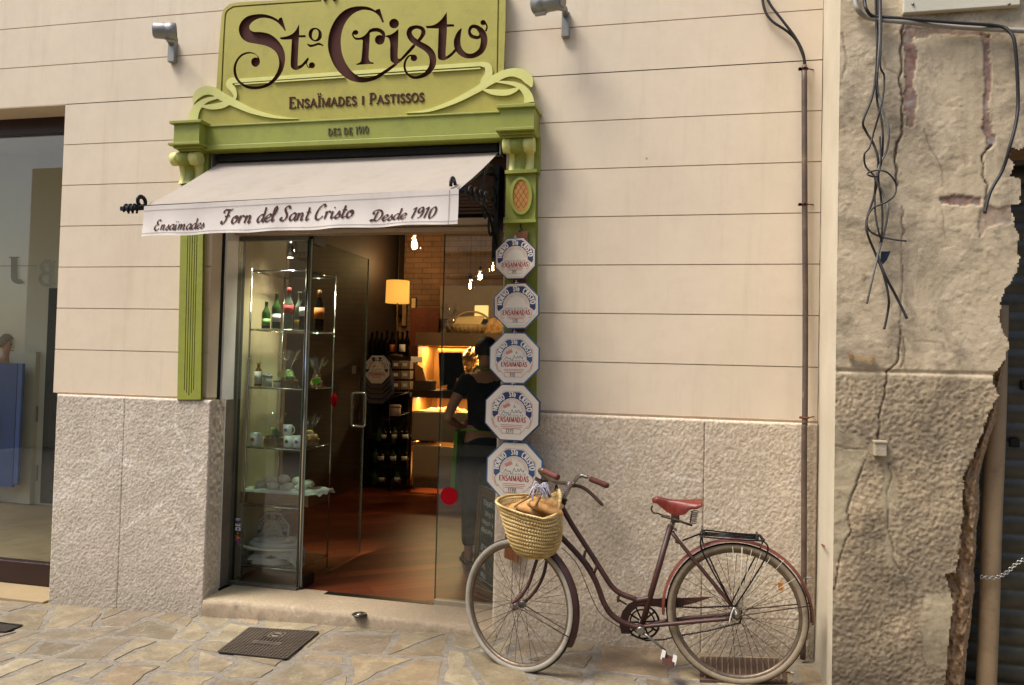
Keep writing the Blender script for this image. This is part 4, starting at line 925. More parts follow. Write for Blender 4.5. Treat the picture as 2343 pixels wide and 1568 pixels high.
def lid_parts(t, C, w, yaw, tilt, price, rimm, ink, full=True, pr=1.0, thick=.02, string=True):
    """t: thing; C: centre of the front face; w: width over flats"""
    Rm = Matrix.Rotation(yaw, 3, 'Z') @ Matrix.Rotation(tilt, 3, 'X')
    roll = Matrix.Rotation(rad(random.uniform(-2.2, 2.2)), 3, 'Y'); Rm = Rm @ roll
    def mp(d): return lambda x, y: C + Rm @ Vector((x*w, -d, y*w))
    m = MB(); m.k = 1; m.prism([mp(0)(*q) for q in octo(.5)], Rm @ Vector((0, thick, 0)))
    m.k = 0; flat(m, [octo(.478)], mp(.0007)); m.build('card', [LIDF, rimm], t)
    k = .385*pr
    outer = octo(k-.012, 0, .0); arch = []
    top = [(-(k-.012), -.05), (-(k-.012), .159*pr*2.0/2), ]
    a = k-.012; tt = a*math.tan(pi/8)
    up = [(-a, -.055*pr), (-a, tt), (-tt, a), (tt, a), (a, tt), (a, -.055*pr)]
    r_in = .262*pr; inner = [(r_in*cos(rad(x)), .0+r_in*sin(rad(x))) for x in np.linspace(187, -7, 30)]
    n = 30; seg = []
    for i in range(n):    # outer line resampled
        s = i/(n-1)*(len(up)-1); j = min(int(s), len(up)-2); f = s-j; seg.append((up[j][0]+(up[j+1][0]-up[j][0])*f, up[j][1]+(up[j+1][1]-up[j][1])*f))
    arch = [[seg[i], seg[i+1], inner[i+1], inner[i]] for i in range(n-1)]
    arch += [[(-a, -.055*pr), inner[0], (-a+.03, -.1*pr)], [(a, -.055*pr), inner[-1], (a-.03, -.1*pr)]]
    m = MB(); flat(m, arch, mp(.0012)); m.build('blue_arch', ink, t)
    h = .092*pr
    for word, c0, sp in (('HORNO', 57, 58), ('CRISTO', -56, 61)):
        ps, ww = letters(word, h, sx=.62, stem=.23, hair=.12, serif=.0, gap=.1)
        q = bend(ps, ww, r_in+.022, sp); ca, sa = cos(rad(c0)), sin(rad(c0)); flat(MB(), [[(x*ca-y*sa, x*sa+y*ca) for x, y in p] for p in q], mp(.0018)).build('white_lettering', INKW, t)
    ps, ww = letters('STo', h*.98, sx=.62, stem=.22, hair=.12, serif=.0, gap=.06, small=.7); flat(MB(), [[(x-ww/2, y+r_in+.024) for x, y in p] for p in ps], mp(.0018)).build('white_lettering', INKW, t)
    m = MB(); bl = ring(octo(k+.006), octo(k-.002)); flat(m, bl, mp(.001))
    flat(m, ring([(.246*pr*cos(rad(x)), .246*pr*sin(rad(x))) for x in range(0, 360, 12)], [(.240*pr*cos(rad(x)), .240*pr*sin(rad(x))) for x in range(0, 360, 12)])[0:16], mp(.001))
    ps, ww = letters('PASTELERIA Y CONFITERIA', .036*pr, sx=.9, stem=.14, hair=.1, serif=0, gap=.12)
    flat(m, bend(ps, ww, .19*pr, 172), mp(.001))
    if full: flat(m, [[(-.15, .06), (-.03, .115), (-.055, .17), (-.175, .115)]], mp(.001))
    for sg in (-1, 1):
        flat(m, stroke([(sg*.31, -.09, .008), (sg*.35, -.13, .016), (sg*.33, -.19, .012), (sg*.35, -.2, .012), (sg*.3, -.27, .014), (sg*.27, -.25, .01)], 4), mp(.001))
    for i, ln in enumerate((.2, .2, .16)): flat(m, [[(-ln, -.215-.03*i), (ln*.98, -.215-.03*i), (ln*.98, -.228-.03*i), (-ln, -.228-.03*i)]], mp(.001))
    flat(m, ring([(-.19, -.285), (-.19, -.375), (.17, -.375), (.17, -.285)], [(-.184, -.291), (-.184, -.369), (.164, -.369), (.164, -.291)]), mp(.001)); m.build('pink_print', INKP, t)
    m = MB(); ps, ww = letters('ENSAIMADAS', .092*pr, sx=.72, stem=.2, hair=.09, serif=.1, gap=.05); f = .54*pr/ww
    flat(m, [[((x-ww/2)*f, y-.175*pr) for x, y in p] for p in ps], mp(.0013)); m.build('red_lettering', INKR, t)
    m = MB(); ps, ww = letters('ESPECIALIDAD EN', .034*pr, sx=.95, stem=.16, hair=.1, serif=0, gap=.22); f = .45*pr/ww
    flat(m, [[((x-ww/2)*f, y-.072*pr) for x, y in p] for p in ps], mp(.001))
    if full:
        sg = [(-.19, -.03), (-.15, .03), (-.14, -.01), (-.11, .0), (-.09, -.02), (-.07, .0), (-.06, -.04), (-.03, -.03), (0, .05), (.02, .0), (.05, .0), (.07, .04), (.09, -.01), (.12, .05), (.14, .0), (.17, .02), (.16, -.02)]
        flat(m, stroke([(a_, b_+.0, .011) for a_, b_ in sg], 4), mp(.001)); flat(m, stroke([(.02, .09, .01), (.04, .11, .01), (.045, .14, .008), (.05, .09, .01), (.075, .1, .008)], 3), mp(.001))
    m.build('grey_print', INKG, t)
    if price:
        m = MB(); ps, ww = letters(price, .072, sx=.75, stem=.13, hair=.11, serif=0, gap=.16)
        flat(m, [[(x-ww/2-.03+y*.15, y-.366) for x, y in p] for p in ps], mp(.0016)); m.build('price', INKK, t)
    if string:
        m = MB(); m.tube([mp(.003)(-.005, .44), mp(.003)(-.012, .5), mp(.001)(.0, .56)], .0016, 5); m.tube([mp(.004)(-.03, .505), mp(.006)(.0, .512), mp(.004)(.05, .503)], .0014, 5); m.build('string', paint('white string', '#d8d4cc', .8), t)
LIDS = [((1178.5, 591.5), 94, '395', LIDE2, INKB2, False, 1.17, 'smallest octagonal bakery lid with bleached middle, top of the hanging column'),
        ((1181, 700), 103.5, '570', LIDE, INKB2, False, 1.14, 'octagonal bakery lid with bleached middle priced 5.70, hanging second from the top'),
        ((1176, 819.5), 116, '910', LIDE, INKB, True, .96, 'octagonal bakery lid priced 9.10, middle one of the hanging column'),
        ((1171, 944), 128.5, '1275', LIDE2, INKB2, True, .96, 'navy rimmed octagonal bakery lid priced 12.75, above the lowest in the column'),
        ((1176, 1078), 131.5, '1590', LIDE, INKB, True, .98, 'largest octagonal bakery lid priced 15.90, just above the straw basket')]
for i, ((cx, cy), w, pr_, rm, ink, fu, sc_, lab) in enumerate(LIDS):
    Yf = -.132-.006*(i % 2); c = P(cx, cy, Yf); a = P(cx-w/2, cy, Yf); b = P(cx+w/2, cy, Yf)
    t = thing('octagonal_lid', P(cx, cy+w/2, Yf), lab, 'box lid', 'octagonal price lids hanging in a column')
    lid_parts(t, c, (b.x-a.x)*.985, rad(random.uniform(-3, 3)), rad(-1.5), pr_, rm, ink, fu, sc_)
m = MB(); WOODP = paint('orange brown plank', '#7d4b26', .6, .25, 9, .2, 40)
top_, bot_ = P(1192, 529, -.085), P(1167, 1285, -.085)
m.prism([P(1177, 530, -.09), P(1207, 529, -.09), P(1185, 1213, -.09), P(1184, 1288, -.09), P(1153, 1276, -.09), P(1156, 1213, -.09)], (0, .022, 0)); solo(m, 'hanging_plank', WOODP, 'orange brown wooden plank behind the hanging octagonal lids', 'plank')
m = MB(); q = P(1190, 524, -.07); m.tube([q+Vector((0, .01, .028)), q+Vector((0, -.005, .012)), q+Vector((.008, -.012, .0)), q+Vector((.012, -.018, -.012)), q+Vector((0, -.022, -.018)), q+Vector((-.006, -.02, -.01))], .003, 6); solo(m, 'wall_hook', paint('dark steel hook', '#3a3a3c', .35, metal=.8), 'small dark metal hook on the green pilaster above the lids', 'hook')

# ------------------------------------------------------------------ conduit, cables and fittings by the corner
k = NT('brown painted conduit'); c = k.ramp(k.noise(7, 8, .7), [(.35, srgb('#40332b')), (.6, srgb('#5c493c')), (.7, srgb('#72604e'))]); c = k.mix(k.ramp(k.noise(5, 3, .6, co=k.mapped((4, 4, 1))), [(.66, 0.0), (.7, .7)]), c, srgb('#a59b88')); k.set(color=c, rough=.6); k.bump(k.noise(50, 5, .6), .3, .004); COND = k.m
t = thing('conduit_pipe', P(1838, 1508, -.03), 'brown metal conduit pipe running down the corner with two cables entering its top', 'pipe')
m = MB(); pts = [P(1839.5, 150, -.035), P(1840.5, 480, -.035), P(1842, 700, -.035), P(1841, 950, -.07), P(1839.5, 1000, -.075), P(1838.5, 1300, -.075), P(1836, 1508, -.075)]
m.tube(catmull([tuple(p) for p in pts], 6), .0145, 14); m.build('tube', COND, t)
m = MB(); RUST = paint('rusty iron', '#7a4426', .8, .35, 20, .4, 60)
for py in (158, 468, 955):
    q = P(1840, py, -.035); yy = -.035 if py < 900 else -.072; m.lathe([(.018, -.005), (.018, .005)], (q.x, yy, q.z), (0, 0, 1), 14); m.tube([(q.x+.015, yy, q.z), (q.x+.05, .0, q.z+.004)], .003, 6); m.obox((q.x-.022, yy, q.z), (.008, 0, 0), (0, .008, 0), (0, 0, .006))
    m.build('pipe_clamp', RUST, t)
BLK = paint('black rubber cable', '#25211f', .55, .2, 30, .1); GRYC = paint('grey plastic conduit', '#8f897c', .55, .12, 8, .1)
def wire(pts, r, mat_, label, name='hanging_cable', cat='cable', group=None, n=8, seg=8):
    m = MB(); m.tube(catmull([tuple(p) for p in pts], seg), r, n); return solo(m, name, mat_, label, cat, group)
g3 = 'black cables entering the conduit'
wire([P(1740, -30, -.02), P(1748, 20, -.025), P(1765, 48, -.03), P(1800, 72, -.03), P(1822, 95, -.03), P(1838, 132, -.035), P(1839, 156, -.035)], .0072, BLK, 'black cable bowing further left before it enters the brown conduit', 'power_cable', 'cable', g3)
wire([P(1745, -30, -.035), P(1760, 8, -.04), P(1790, 48, -.045), P(1818, 85, -.045), P(1836, 120, -.045), P(1842, 156, -.035)], .0072, BLK, 'straighter black cable entering the brown conduit from the right side', 'power_cable', 'cable', g3)
def z4(pts, Y): return [P(1737.3+.3473*a, .3473*b, Y-.012*(i % 3)) for i, (a, b) in enumerate(pts)]
def zb(pts, Y): return [P(1905.4+.27*a, 362.9+.27*b, Y-.012*(i % 3)) for i, (a, b) in enumerate(pts)]
OYc = OY-.035; gh = 'loose cables hanging down the old wall'
c_defs = [
 (z4([(762,-90),(768,150),(775,300),(765,500),(738,650),(682,800),(702,870),(750,950),(780,1050),(776,1180)], OYc)+zb([(350,310),(285,520),(292,640),(360,810),(430,990),(470,1180),(465,1290),(433,1445)], OYc), .0052, BLK, 'thick black loose cable hanging lowest of the bundle on the old wall'),
 (z4([(790,-90),(792,200),(780,420),(775,560),(800,700),(850,850),(838,990),(790,1090),(772,1190)], OYc-.01)+zb([(415,280),(452,370),(464,440),(440,600),(382,810),(330,1030),(285,1230)], OYc-.01), .005, paint('frayed grey cable', '#69655e', .7, .3, 30), 'grey frayed loose cable with pale end, hanging left in the bundle'),
 (z4([(797,-90),(802,180),(795,430),(820,500),(815,620),(790,740),(750,880),(722,975),(690,1020),(700,1100),(758,1170)], OYc-.02)+zb([(352,300),(358,470),(385,620),(408,690)], OYc-.02), .0042, BLK, 'flat black loose cable zigzagging left in the middle of the bundle'),
 (z4([(775,-90),(786,300),(770,560),(776,680),(800,780),(812,900),(805,1050),(782,1165)], OYc-.005)+zb([(405,330),(418,480),(412,660),(398,720)], OYc-.005), .0046, BLK, 'straightest black loose cable at the core of the bundle'),
 (z4([(792,900),(800,1050)], OYc-.03)+zb([(402,60),(372,150),(300,143),(300,120),(370,102),(460,120),(530,210),(520,310),(450,370),(340,420),(290,500),(300,600),(380,655),(500,685),(622,700)], OYc-.03), .004, BLK, 'black loose cable curling in a wide loop with its end pointing right'),
 (zb([(372,800),(400,890),(450,1010),(540,1180),(626,1358)], OYc-.015), .006, BLK, 'short black loose cable end slanting down to the right')]
for pts, r, mt, lab in c_defs: wire(pts, r, mt, lab, 'hanging_cable', 'cable', gh)
m = MB(); m.prism([P(1905.4+.27*a, 362.9+.27*b, OYc) for a, b in ((405, 790), (485, 788), (455, 860), (420, 900), (400, 860))], (0, -.006, 0)); solo(m, 'tape_scrap', paint('blue black tape', '#1c2a38', .4), 'dark blue scrap of tape stuck among the hanging cables', 'tape')
wire(z4([(615,-90),(626,0),(645,62),(700,112),(800,132),(1000,150),(1300,180),(1742,205),(1900,210)], OY-.03), .0115, GRYC, 'grey conduit bending across the top of the old wall below the plaque', 'grey_conduit', 'conduit')
wire(z4([(690,-90),(692,10),(705,65),(750,108),(900,120),(1300,152),(1560,172),(1640,205),(1682,300),(1702,640),(1690,800),(1650,960),(1600,1120),(1520,1265),(1482,1405)], OY-.045), .0075, BLK, 'black cable running along the grey conduit and drooping to a hole in the wall', 'drooping_cable', 'cable')
t = thing('wall_plaque', P(2200, 32, OY), 'pale stone plaque with screws cut by the top edge of the old wall', 'plaque')
m = MB(); a, b = P(2066, 31, OY-.03), P(2333, 31, OY-.03); m.box((a.x, OY-.032, a.z), (b.x, OY+.005, a.z+.32), .004); m.build('slab', paint('pale grey marble', '#c3bba6', .5, .1, 5, .1), t)
for px_ in (2088, 2308): MB().lathe([(.0065, 0), (.005, .004), (.0001, .005)], P(px_, 10, OY-.034), (0, -1, 0), 10).build('screw', paint('dull steel', '#77716a', .4, metal=.7), t)
t = thing('terminal_strip', P(1970, 824, OY-.02), 'thin tan plastic strip screwed to the old wall above the roughcast', 'strip')
m = MB(); a, b = P(1942, 815, OY-.02), P(2000, 824, OY-.02); m.obox((a+b)/2, (b-a)/2, (0, .006, 0), (0, 0, .0065), .002); m.build('bar', paint('tan plastic', '#a98d63', .5), t)
MB().box((a.x-.003, OY-.032, a.z-.009), (a.x+.014, OY-.01, a.z+.009)).build('end_clip', paint('tan plastic clip', '#8d7048', .5), t); m = MB(); m.box((b.x-.014, OY-.032, b.z-.009), (b.x+.003, OY-.01, b.z+.009)); m.build('end_clip', paint('tan plastic clip', '#8d7048', .5), t)
t = thing('junction_box', P(2010, 1045, OY), 'small pale box set in a plaster patch on the roughcast', 'junction box')
m = MB(); q = P(2012, 1026, OY-.02); m.box((q.x-.026, OY-.042, q.z-.034), (q.x+.026, OY, q.z+.034), .004); m.build('case', paint('dirty white plastic', '#a3967f', .7, .2, 20, .4), t)
m = MB(); m.box((q.x-.028, OY-.046, q.z+.024), (q.x+.028, OY-.0, q.z+.036), .003); m.build('cover_lip', paint('dirty white plastic', '#b5a993'), t)
m = MB(); q = P(1881, 1247, -.25); m.tube([PX(1885, 1250, OX-.03), PX(1880, 1246, OX)], .004, 6); solo(m, 'wall_nail', RUST, 'small rusty nail sticking out of the cream corner strip', 'nail')
# roller shutter, drainpipe, chain
k = NT('dark green grey shutter metal'); c = k.ramp(k.noise(5, 7, .7), [(.3, srgb('#2c2b24')), (.6, srgb('#48453a')), (.8, srgb('#635d4c'))]); c = k.mix(k.ramp(k.noise(3, 5, .7, co=k.mapped((6, 6, 1))), [(.6, 0.0), (.75, .5)]), c, srgb('#5d4a37')); k.set(color=c, rough=.45, metal=.35); k.bump(k.noise(40, 5, .6), .2, .004)
SY = -.22; m = MB(); zt = P(2342, 338, SY).z+.2; rows = []; nper = 40; z = -.2; i = 0
while z < zt:
    ph = (z/.087) % 1.0; y = SY-.016*abs(sin(pi*ph))**.8; rows.append([(x, y, z) for x in (1.28, 1.7, 2.1, 2.6)]); z += .087/14
m.grid(rows)
t = thing('metal_shutter', (1.9, SY, .15), 'dark corrugated metal roller shutter behind the broken wall edge', 'roller shutter'); m.build('slats', k.m, t)
for px_, py in ((2316, 1013), (2342, 880)): q = P(px_, py, SY-.02); MB().box((q.x-.012, SY-.024, q.z-.018), (q.x+.03, SY-.01, q.z+.018), .003).build('slat_slot', black, t)
m = MB(); DY = -.34; m.tube(catmull([tuple(P(a, b, DY)) for a, b in ((2283, 700), (2280, 860), (2276, 1000), (2268, 1200), (2262, 1400), (2252, 1640))], 6), .042, 20)
solo(m, 'drainpipe', paint('beige plastic drainpipe', '#937c5e', .6, .16, 4, .15, 30, dirt=('#5e4d39', .5)), 'beige drainpipe standing behind the crumbled wall edge', 'pipe')
m = MB(); ch = catmull([tuple(P(a, b, -.40)) for a, b in ((2243, 1320), (2275, 1322), (2300, 1312), (2322, 1292), (2345, 1278))], 5)
for i in range(len(ch)-1):
    a, b = Vector(ch[i]), Vector(ch[i+1]); d = (b-a); c_ = (a+b)/2; u = d.normalized(); v = (Vector((0, 1, 0)) if i % 2 else Vector((0, 0, 1))); v = (v-u*v.dot(u)).normalized()
    m.tube([c_+u*(d.length*.72)*cos(rad(q))+v*.0075*sin(rad(q)) for q in range(0, 360, 36)], .0024, 6, closed=True)
solo(m, 'steel_chain', paint('shiny chain steel', '#b0aca4', .3, .1, metal=.9), 'thin shiny chain slung between the drainpipe and the metal shutter', 'chain')

# ------------------------------------------------------------------ things set in the pavement
def on_ground(px, py, dz=0):
    z = .08
    for _ in range(4): p = PZ(px, py, z); z = ground_z(p.x, p.y)
    return Vector((p.x, p.y, z+dz))
t = thing('manhole_cover', on_ground(613, 1475), 'square dark iron manhole cover with raised grid pattern in front of the step', 'manhole cover')
q = [on_ground(a, b) for a, b in ((571, 1439.5), (727, 1449), (653, 1510), (501, 1494))]; up = Vector((0, 0, .006))
CAST = paint('dark cast iron', '#3a332d', .5, .25, 25, .3, 60, metal=.4)
m = MB(); m.prism([p+up for p in q], (0, 0, -.03)); m.build('plate', CAST, t)
def bil(u, v): return q[0].lerp(q[1], u).lerp(q[3].lerp(q[2], u), v)
m = MB(); n = 20
def bar_(u0, v0, u1, v1, w, h): 
    a, b = bil(u0, v0)+up*.8, bil(u1, v1)+up*.8; d = (b-a); s = Vector((-d.y, d.x, 0)).normalized()*w; m.obox((a+b)/2+Vector((0, 0, h/2)), d/2, s, (0, 0, h/2))
for i in range(n+1):
    s = i/n
    for a, b in (((.0, .36), (.62, 1)) if .3 < s < .7 else ((0, 1),)): bar_(a, s, b, s, .0028, .006)
    for a, b in (((.0, .12), (.34, .5), (.6, 1)) if .36 < s < .62 else ((0, 1),)): bar_(s, a, s, b, .0028, .006)
m.build('grid_ribs', paint('worn iron ribs', '#5f5348', .5, .2, metal=.4), t)
m = MB()
for e in ((0, 0, 1, 0), (1, 0, 1, 1), (1, 1, 0, 1), (0, 1, 0, 0)): bar_(*e, .008, .005)
m.build('rim', CAST, t)
m = MB()
for e in ((.4, .14, .6, .14), (.4, .32, .6, .32), (.4, .14, .4, .32), (.6, .14, .6, .32), (.3, .52, .7, .52), (.3, .58, .7, .58), (.3, .52, .3, .58), (.7, .52, .7, .58)): bar_(*e, .004, .007)
cc = bil(.5, .23)+up; m.tube([cc+Vector((.028*cos(rad(a)), .022*sin(rad(a)), .004)) for a in range(0, 360, 24)], .004, 6, closed=True); m.build('emblem', paint('worn iron emblem', '#75685c', .45, .15, metal=.4), t)
m = MB(); m.prism([on_ground(a, b, .004) for a, b in ((-8, 1426), (50, 1433), (12, 1449), (-30, 1447))], (0, 0, -.02)); t = thing('utility_cover', on_ground(10, 1438), 'small dark utility cover in the paving at the left edge', 'cover'); m.build('plate', CAST, t)
m = MB(); qq = [on_ground(a, b, .005) for a, b in ((-8, 1426), (50, 1433), (12, 1449), (-30, 1447))]; m.tube(qq, .006, 6, closed=True); m.build('rim', CAST, t)
t = thing('door_stop', PZ(822, 1406, .118), 'round metal floor disc set in the doorstep', 'door stop')
m = MB(); m.lathe([(.044, 0), (.042, .004), (.032, .007), (.0001, .008)], PZ(822, 1406, .119), (0, 0, 1), 24); m.build('disc', paint('brushed dark steel', '#4c4741', .35, .2, metal=.7), t)
m = MB(); m.lathe([(.02, 0), (.018, .006), (.0001, .008)], PZ(822, 1406, .125), (0, 0, 1), 16); m.build('button', paint('worn steel', '#8d877d', .3, metal=.8), t)
t = thing('drain_grate', on_ground(1690, 1530), 'rusty drain grate in the pavement behind the rear bicycle wheel', 'drain grate')
gq = [on_ground(a, b, .009) for a, b in ((1601, 1506), (1795, 1511), (1800, 1566), (1600, 1560))]
m = MB(); m.prism(gq, (0, 0, -.02)); m.build('frame', paint('rust brown iron', '#4e3a2e', .7, .3, 15, .3), t)
m = MB()
for i in range(14):
    s = .06+.88*i/13; a, b = gq[0].lerp(gq[1], s), gq[3].lerp(gq[2], s); a, b = a.lerp(b, .08), a.lerp(b, .94); d = b-a; m.obox((a+b)/2+Vector((0, 0, .003)), d/2, Vector((-d.y, d.x, 0)).normalized()*.0035, (0, 0, .004))
m.build('grate_bars', paint('grey rust bar', '#7a6858', .6, .25, metal=.3), t)

q = on_ground(1806, 1540, .004); t = thing('cigarette_butt', q, 'cigarette butt lying on the paving by the rear bicycle wheel', 'cigarette butt')
MB().tube([q+Vector((-.03, .004, 0)), q+Vector((.004, 0, 0))], .0038, 8).build('filter', paint('tan filter paper', '#8a5232', .8), t); MB().tube([q+Vector((.0045, 0, 0)), q+Vector((.02, -.002, 0))], .0037, 8).build('paper', paint('white paper tube', '#cfc8bc', .8), t)

# ------------------------------------------------------------------ shop window on the left
GLASS = glass_mat('shop glass', (.90, .93, .91), 1.0)
WF = paint('dark brown window frame', '#2c1711', .4, .2, 10, .05)
wy = .24; sw = thing('shop_window', P(60, 1340, wy), 'tall shop window with dark brown frame on the left, grey reflections and mirrored letters', 'shop window')
zt0, zt1 = WTOP+.0, P(120, 307, wy).z; zb1, zb0 = P(60, 1285, wy).z, P(60, 1335, wy).z
m = MB(); m.box((-7.0, wy-.02, zt1), (WX1+.15, wy+.05, P(148, 266, wy).z+.05), .004); m.box((-7.0, wy-.02, zb0), (WX1+.15, wy+.05, zb1), .004); m.box((WX1+.05, wy-.02, zb1), (WX1+.12, wy+.05, zt1)); m.build('frame', WF, sw)
m = MB(); m.box((-6.99, wy+.008, zb1), (WX1+.05, wy+.018, zt1)); m.build('glass', GLASS, sw)
MIRR = paint('grey reflected letter', '#57564a', .9, .05, spec=.1)  # letters reflected from the street, painted onto the pane
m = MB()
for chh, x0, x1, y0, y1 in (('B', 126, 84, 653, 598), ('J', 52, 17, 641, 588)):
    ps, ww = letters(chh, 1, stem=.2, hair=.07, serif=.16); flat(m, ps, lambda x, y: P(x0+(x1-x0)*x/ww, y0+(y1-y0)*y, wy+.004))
m.box((P(-20, 606, wy).x, wy+.004, P(60, 609, wy).z), (P(84, 610, wy).x, wy+.005, P(60, 609, wy).z+.004)); m.build('mirrored_lettering', MIRR, sw)
m = MB(); m.box((-7.2, -.05, -.15), (WX1+.04, wy+.1, zb0-.004), .006); m.build('sill', paint('pale sill stone', '#95815f', .7, .12, 3, .3, 30), sw)
fz = zb1-.02; byk = PZ(60, 1152, fz).y
m = MB(); m.box((-12, wy+.06, fz-.1), (WX1+.15, byk+.4, fz)); struct(m, 'shop_floor', paint('dull brown boards', '#8a7556', .5, .25, 3))
t = thing('reflection_room', (-5.2, byk, fz), 'plain grey room standing in for the street reflected in the left shop window', 'room')  # walls, doorway and door leaf built solid in place of a street reflection
ROOM = paint('grey reflection wall', '#cfc6b2', .8, .04, 1.5); m = MB(); m.box((-12, byk, fz), (WX1+.16, byk+.1, 4)); m.box((WX1+.10, wy+.06, fz), (WX1+.16, byk, 4)); m.build('back_wall', ROOM, t)
m = MB(); m.box((-12, wy+.06, 3.6), (WX1+.16, byk, 3.7)); m.build('ceiling', ROOM, t)
def wbox(name, x0, x1, y0, y1, Y, th, mat_, parent): 
    a, b = P(x0, y1, Y), P(x1, y0, Y); return MB().box((a.x, Y-th, a.z), (b.x, Y, b.z)).build(name, mat_, parent)
wbox('dark_doorway', 93, 140, 660, 1150, byk-.002, .01, paint('dark doorway', '#2c2b26', .7, .15, 4), t)
wbox('door_leaf', 52, 92, 806, 1150, byk-.002, .05, paint('cream door leaf', '#c9c0a6', .6, .06), t)
for y0, y1 in ((930, 965), (1065, 1100)): wbox('hinge', 83, 88, y0, y1, byk-.055, .01, STEEL, t)
t = thing('blue_panel', P(20, 1105, byk-.3), 'blue panel standing in for a street reflection in the left shop window', 'panel')  # solid board in place of a blue shape reflected from the street
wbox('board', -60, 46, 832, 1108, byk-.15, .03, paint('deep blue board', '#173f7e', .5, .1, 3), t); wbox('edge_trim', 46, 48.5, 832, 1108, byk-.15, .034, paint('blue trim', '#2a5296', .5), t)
# ------------------------------------------------------------------ bicycle leaning by the wall, front wheel turned
BN = Vector((0, 1, -.07)).normalized(); B0 = Vector((0, -.405, .1))
def PB(px, py, off=0.0):
    d = ray(px, py); return CAM + d*(((B0+BN*off-CAM).dot(BN))/d.dot(BN))
def a5(x, y): return 1391.3+.3248*x, 1058.6+.3248*y
def a4(x, y): return 1028.4+.3247*x, 1058.6+.3247*y
def ah(x, y): return 1119+.17357*x, 1028.3+.17357*y
def B5(x, y, off=0.0): return PB(*a5(x, y), off)
def B4(x, y, off=0.0): return PB(*a4(x, y), off)
k = NT('worn maroon bicycle paint'); c = k.ramp(k.noise(9, 8, .7), [(.3, srgb('#2c1812')), (.55, srgb('#42221b')), (.75, srgb('#553025'))]); c = k.mix(k.ramp(k.noise(26, 9, .75), [(.55, 0.0), (.68, .75)]), c, srgb('#4a3424')); k.set(color=c, rough=.5, spec=.45); k.bump(k.noise(60, 5, .6), .15, .003); MAROON = k.m
k = NT('faded red mudguard paint'); c = k.ramp(k.noise(6, 8, .65), [(.3, srgb('#4a231c')), (.6, srgb('#6b332a')), (.8, srgb('#84503f'))]); c = k.mix(k.ramp(k.noise(20, 9, .75), [(.56, 0.0), (.7, .7)]), c, srgb('#503a2c')); k.set(color=c, rough=.5, spec=.45); REDG = k.m
CHR = paint('dull old chrome', '#8a847a', .3, .25, 30, .15, 60, metal=.85, dirt=('#4a3b2e', .6))
DARKM = paint('oily black metal', '#1d1815', .45, .3, 30, .2, 80, metal=.4); RUSTM = paint('rusty brown steel', '#4a352a', .6, .3, 25, .3, 80, metal=.3)
TREAD = paint('black tyre rubber', '#1c1917', .8, .2, 20, .5, 150); WWALL = paint('dirty white tyre wall', '#8f8778', .75, .18, 14, .2, 60, dirt=('#6f6558', .5)); TANW = paint('dusty tan tyre wall', '#85765f', .75, .12, 14, .2, 60, dirt=('#4d4336', .5))
SPK = paint('rusty spoke steel', '#54453a', .45, .2, 40, 0, metal=.6)
hub_r = PB(1684, 1403); hub_f = P(1185, 1383, -.435)
bike = thing('bicycle', (hub_r.x*.5+hub_f.x*.5, -.42, ground_z(-.3, -.4)), 'old maroon ladies bicycle with red saddle and straw basket leaning before the stone base', 'bicycle')
def wheel(c, a, R, tr, wallm, name):
    """c: hub; a: axle direction (towards the wall)"""
    a = a.normalized(); up = (Vector((0, 0, 1))-a*a.z).normalized(); f = up.cross(a).normalized()
    def at(ang, r, off=0): return c + (f*cos(ang)+up*sin(ang))*r + a*off
    w = bpy.data.objects.new(name, None); COL.objects.link(w); w.parent = bike; w.location = c-base_of(bike)
    m = MB(); n, q = 96, 14
    vs = [at(2*pi*i/n, R+tr*cos(2*pi*j/q)*1.05, tr*sin(2*pi*j/q)) for i in range(n) for j in range(q)]
    for j in range(q):
        m.k = 0 if cos(2*pi*(j+.5)/q) > .42 else 1
        m.raw([], []); 
    o = len(m.v); m.v += [tuple(v) for v in vs]
    for i in range(n):
        for j in range(q):
            m.f.append([i*q+j, i*q+(j+1) % q, ((i+1) % n)*q+(j+1) % q, ((i+1) % n)*q+j]); m.sm.append(True); m.mi.append(0 if cos(2*pi*(j+.5)/q) > .45 else 1)
    m.build('tyre', [TREAD, wallm], w)
    m = MB(); n = 72; pr = [(R-tr*.75, -.011), (R-tr*.75-.012, -.009), (R-tr*.75-.017, 0), (R-tr*.75-.012, .009), (R-tr*.75, .011)]
    m.grid([[at(2*pi*i/n, r_, o_) for r_, o_ in pr] for i in range(n+1)]); m.build('rim', paint('rusty rim chrome', '#6b5c4c', .4, .3, 25, .2, 80, metal=.6, dirt=('#3d2f25', .6)), w)
    m = MB()
    for i in range(36):
        s = 1 if i % 2 else -1; a0 = 2*pi*i/36; t = 1 if (i//2) % 2 else -1
        m.tube([at(a0+t*.95, .022, s*.032), at(a0, R-tr*.75-.012, s*.002)], .00125, 4, caps=False)
    m.build('spokes', SPK, w)
    m = MB(); m.lathe([(.01, -.062), (.01, -.04), (.024, -.036), (.024, -.03), (.012, -.026), (.011, .026), (.024, .03), (.024, .036), (.01, .04), (.01, .062)], c, a, 16); m.build('hub', CHR, w)
    return w, at
Rr = .316; rear, at_r = wheel(hub_r, BN, Rr, .0175, TANW, 'rear_wheel')
th = rad(21); ax_f = (Vector((sin(th), cos(th), -.06))).normalized(); front, at_f = wheel(hub_f, ax_f, .3135, .017, WWALL, 'front_wheel')
def guard(at, R, a0, a1, w, name, mat_, flare=0):
    m = MB(); rows = []; n = 60
    for i in range(n+1):
        a = rad(a0+(a1-a0)*i/n); ww = w*(1+flare*(i/n)**6)
        rows.append([at(a, R+.014*(1-(j/5-1)**2)-.004, ww*(j/5-1)) for j in range(11)])
    m.grid(rows); m.grid([[p+(hub_r-hub_r) for p in r] for r in rows])
    return m.build(name, mat_, bike)
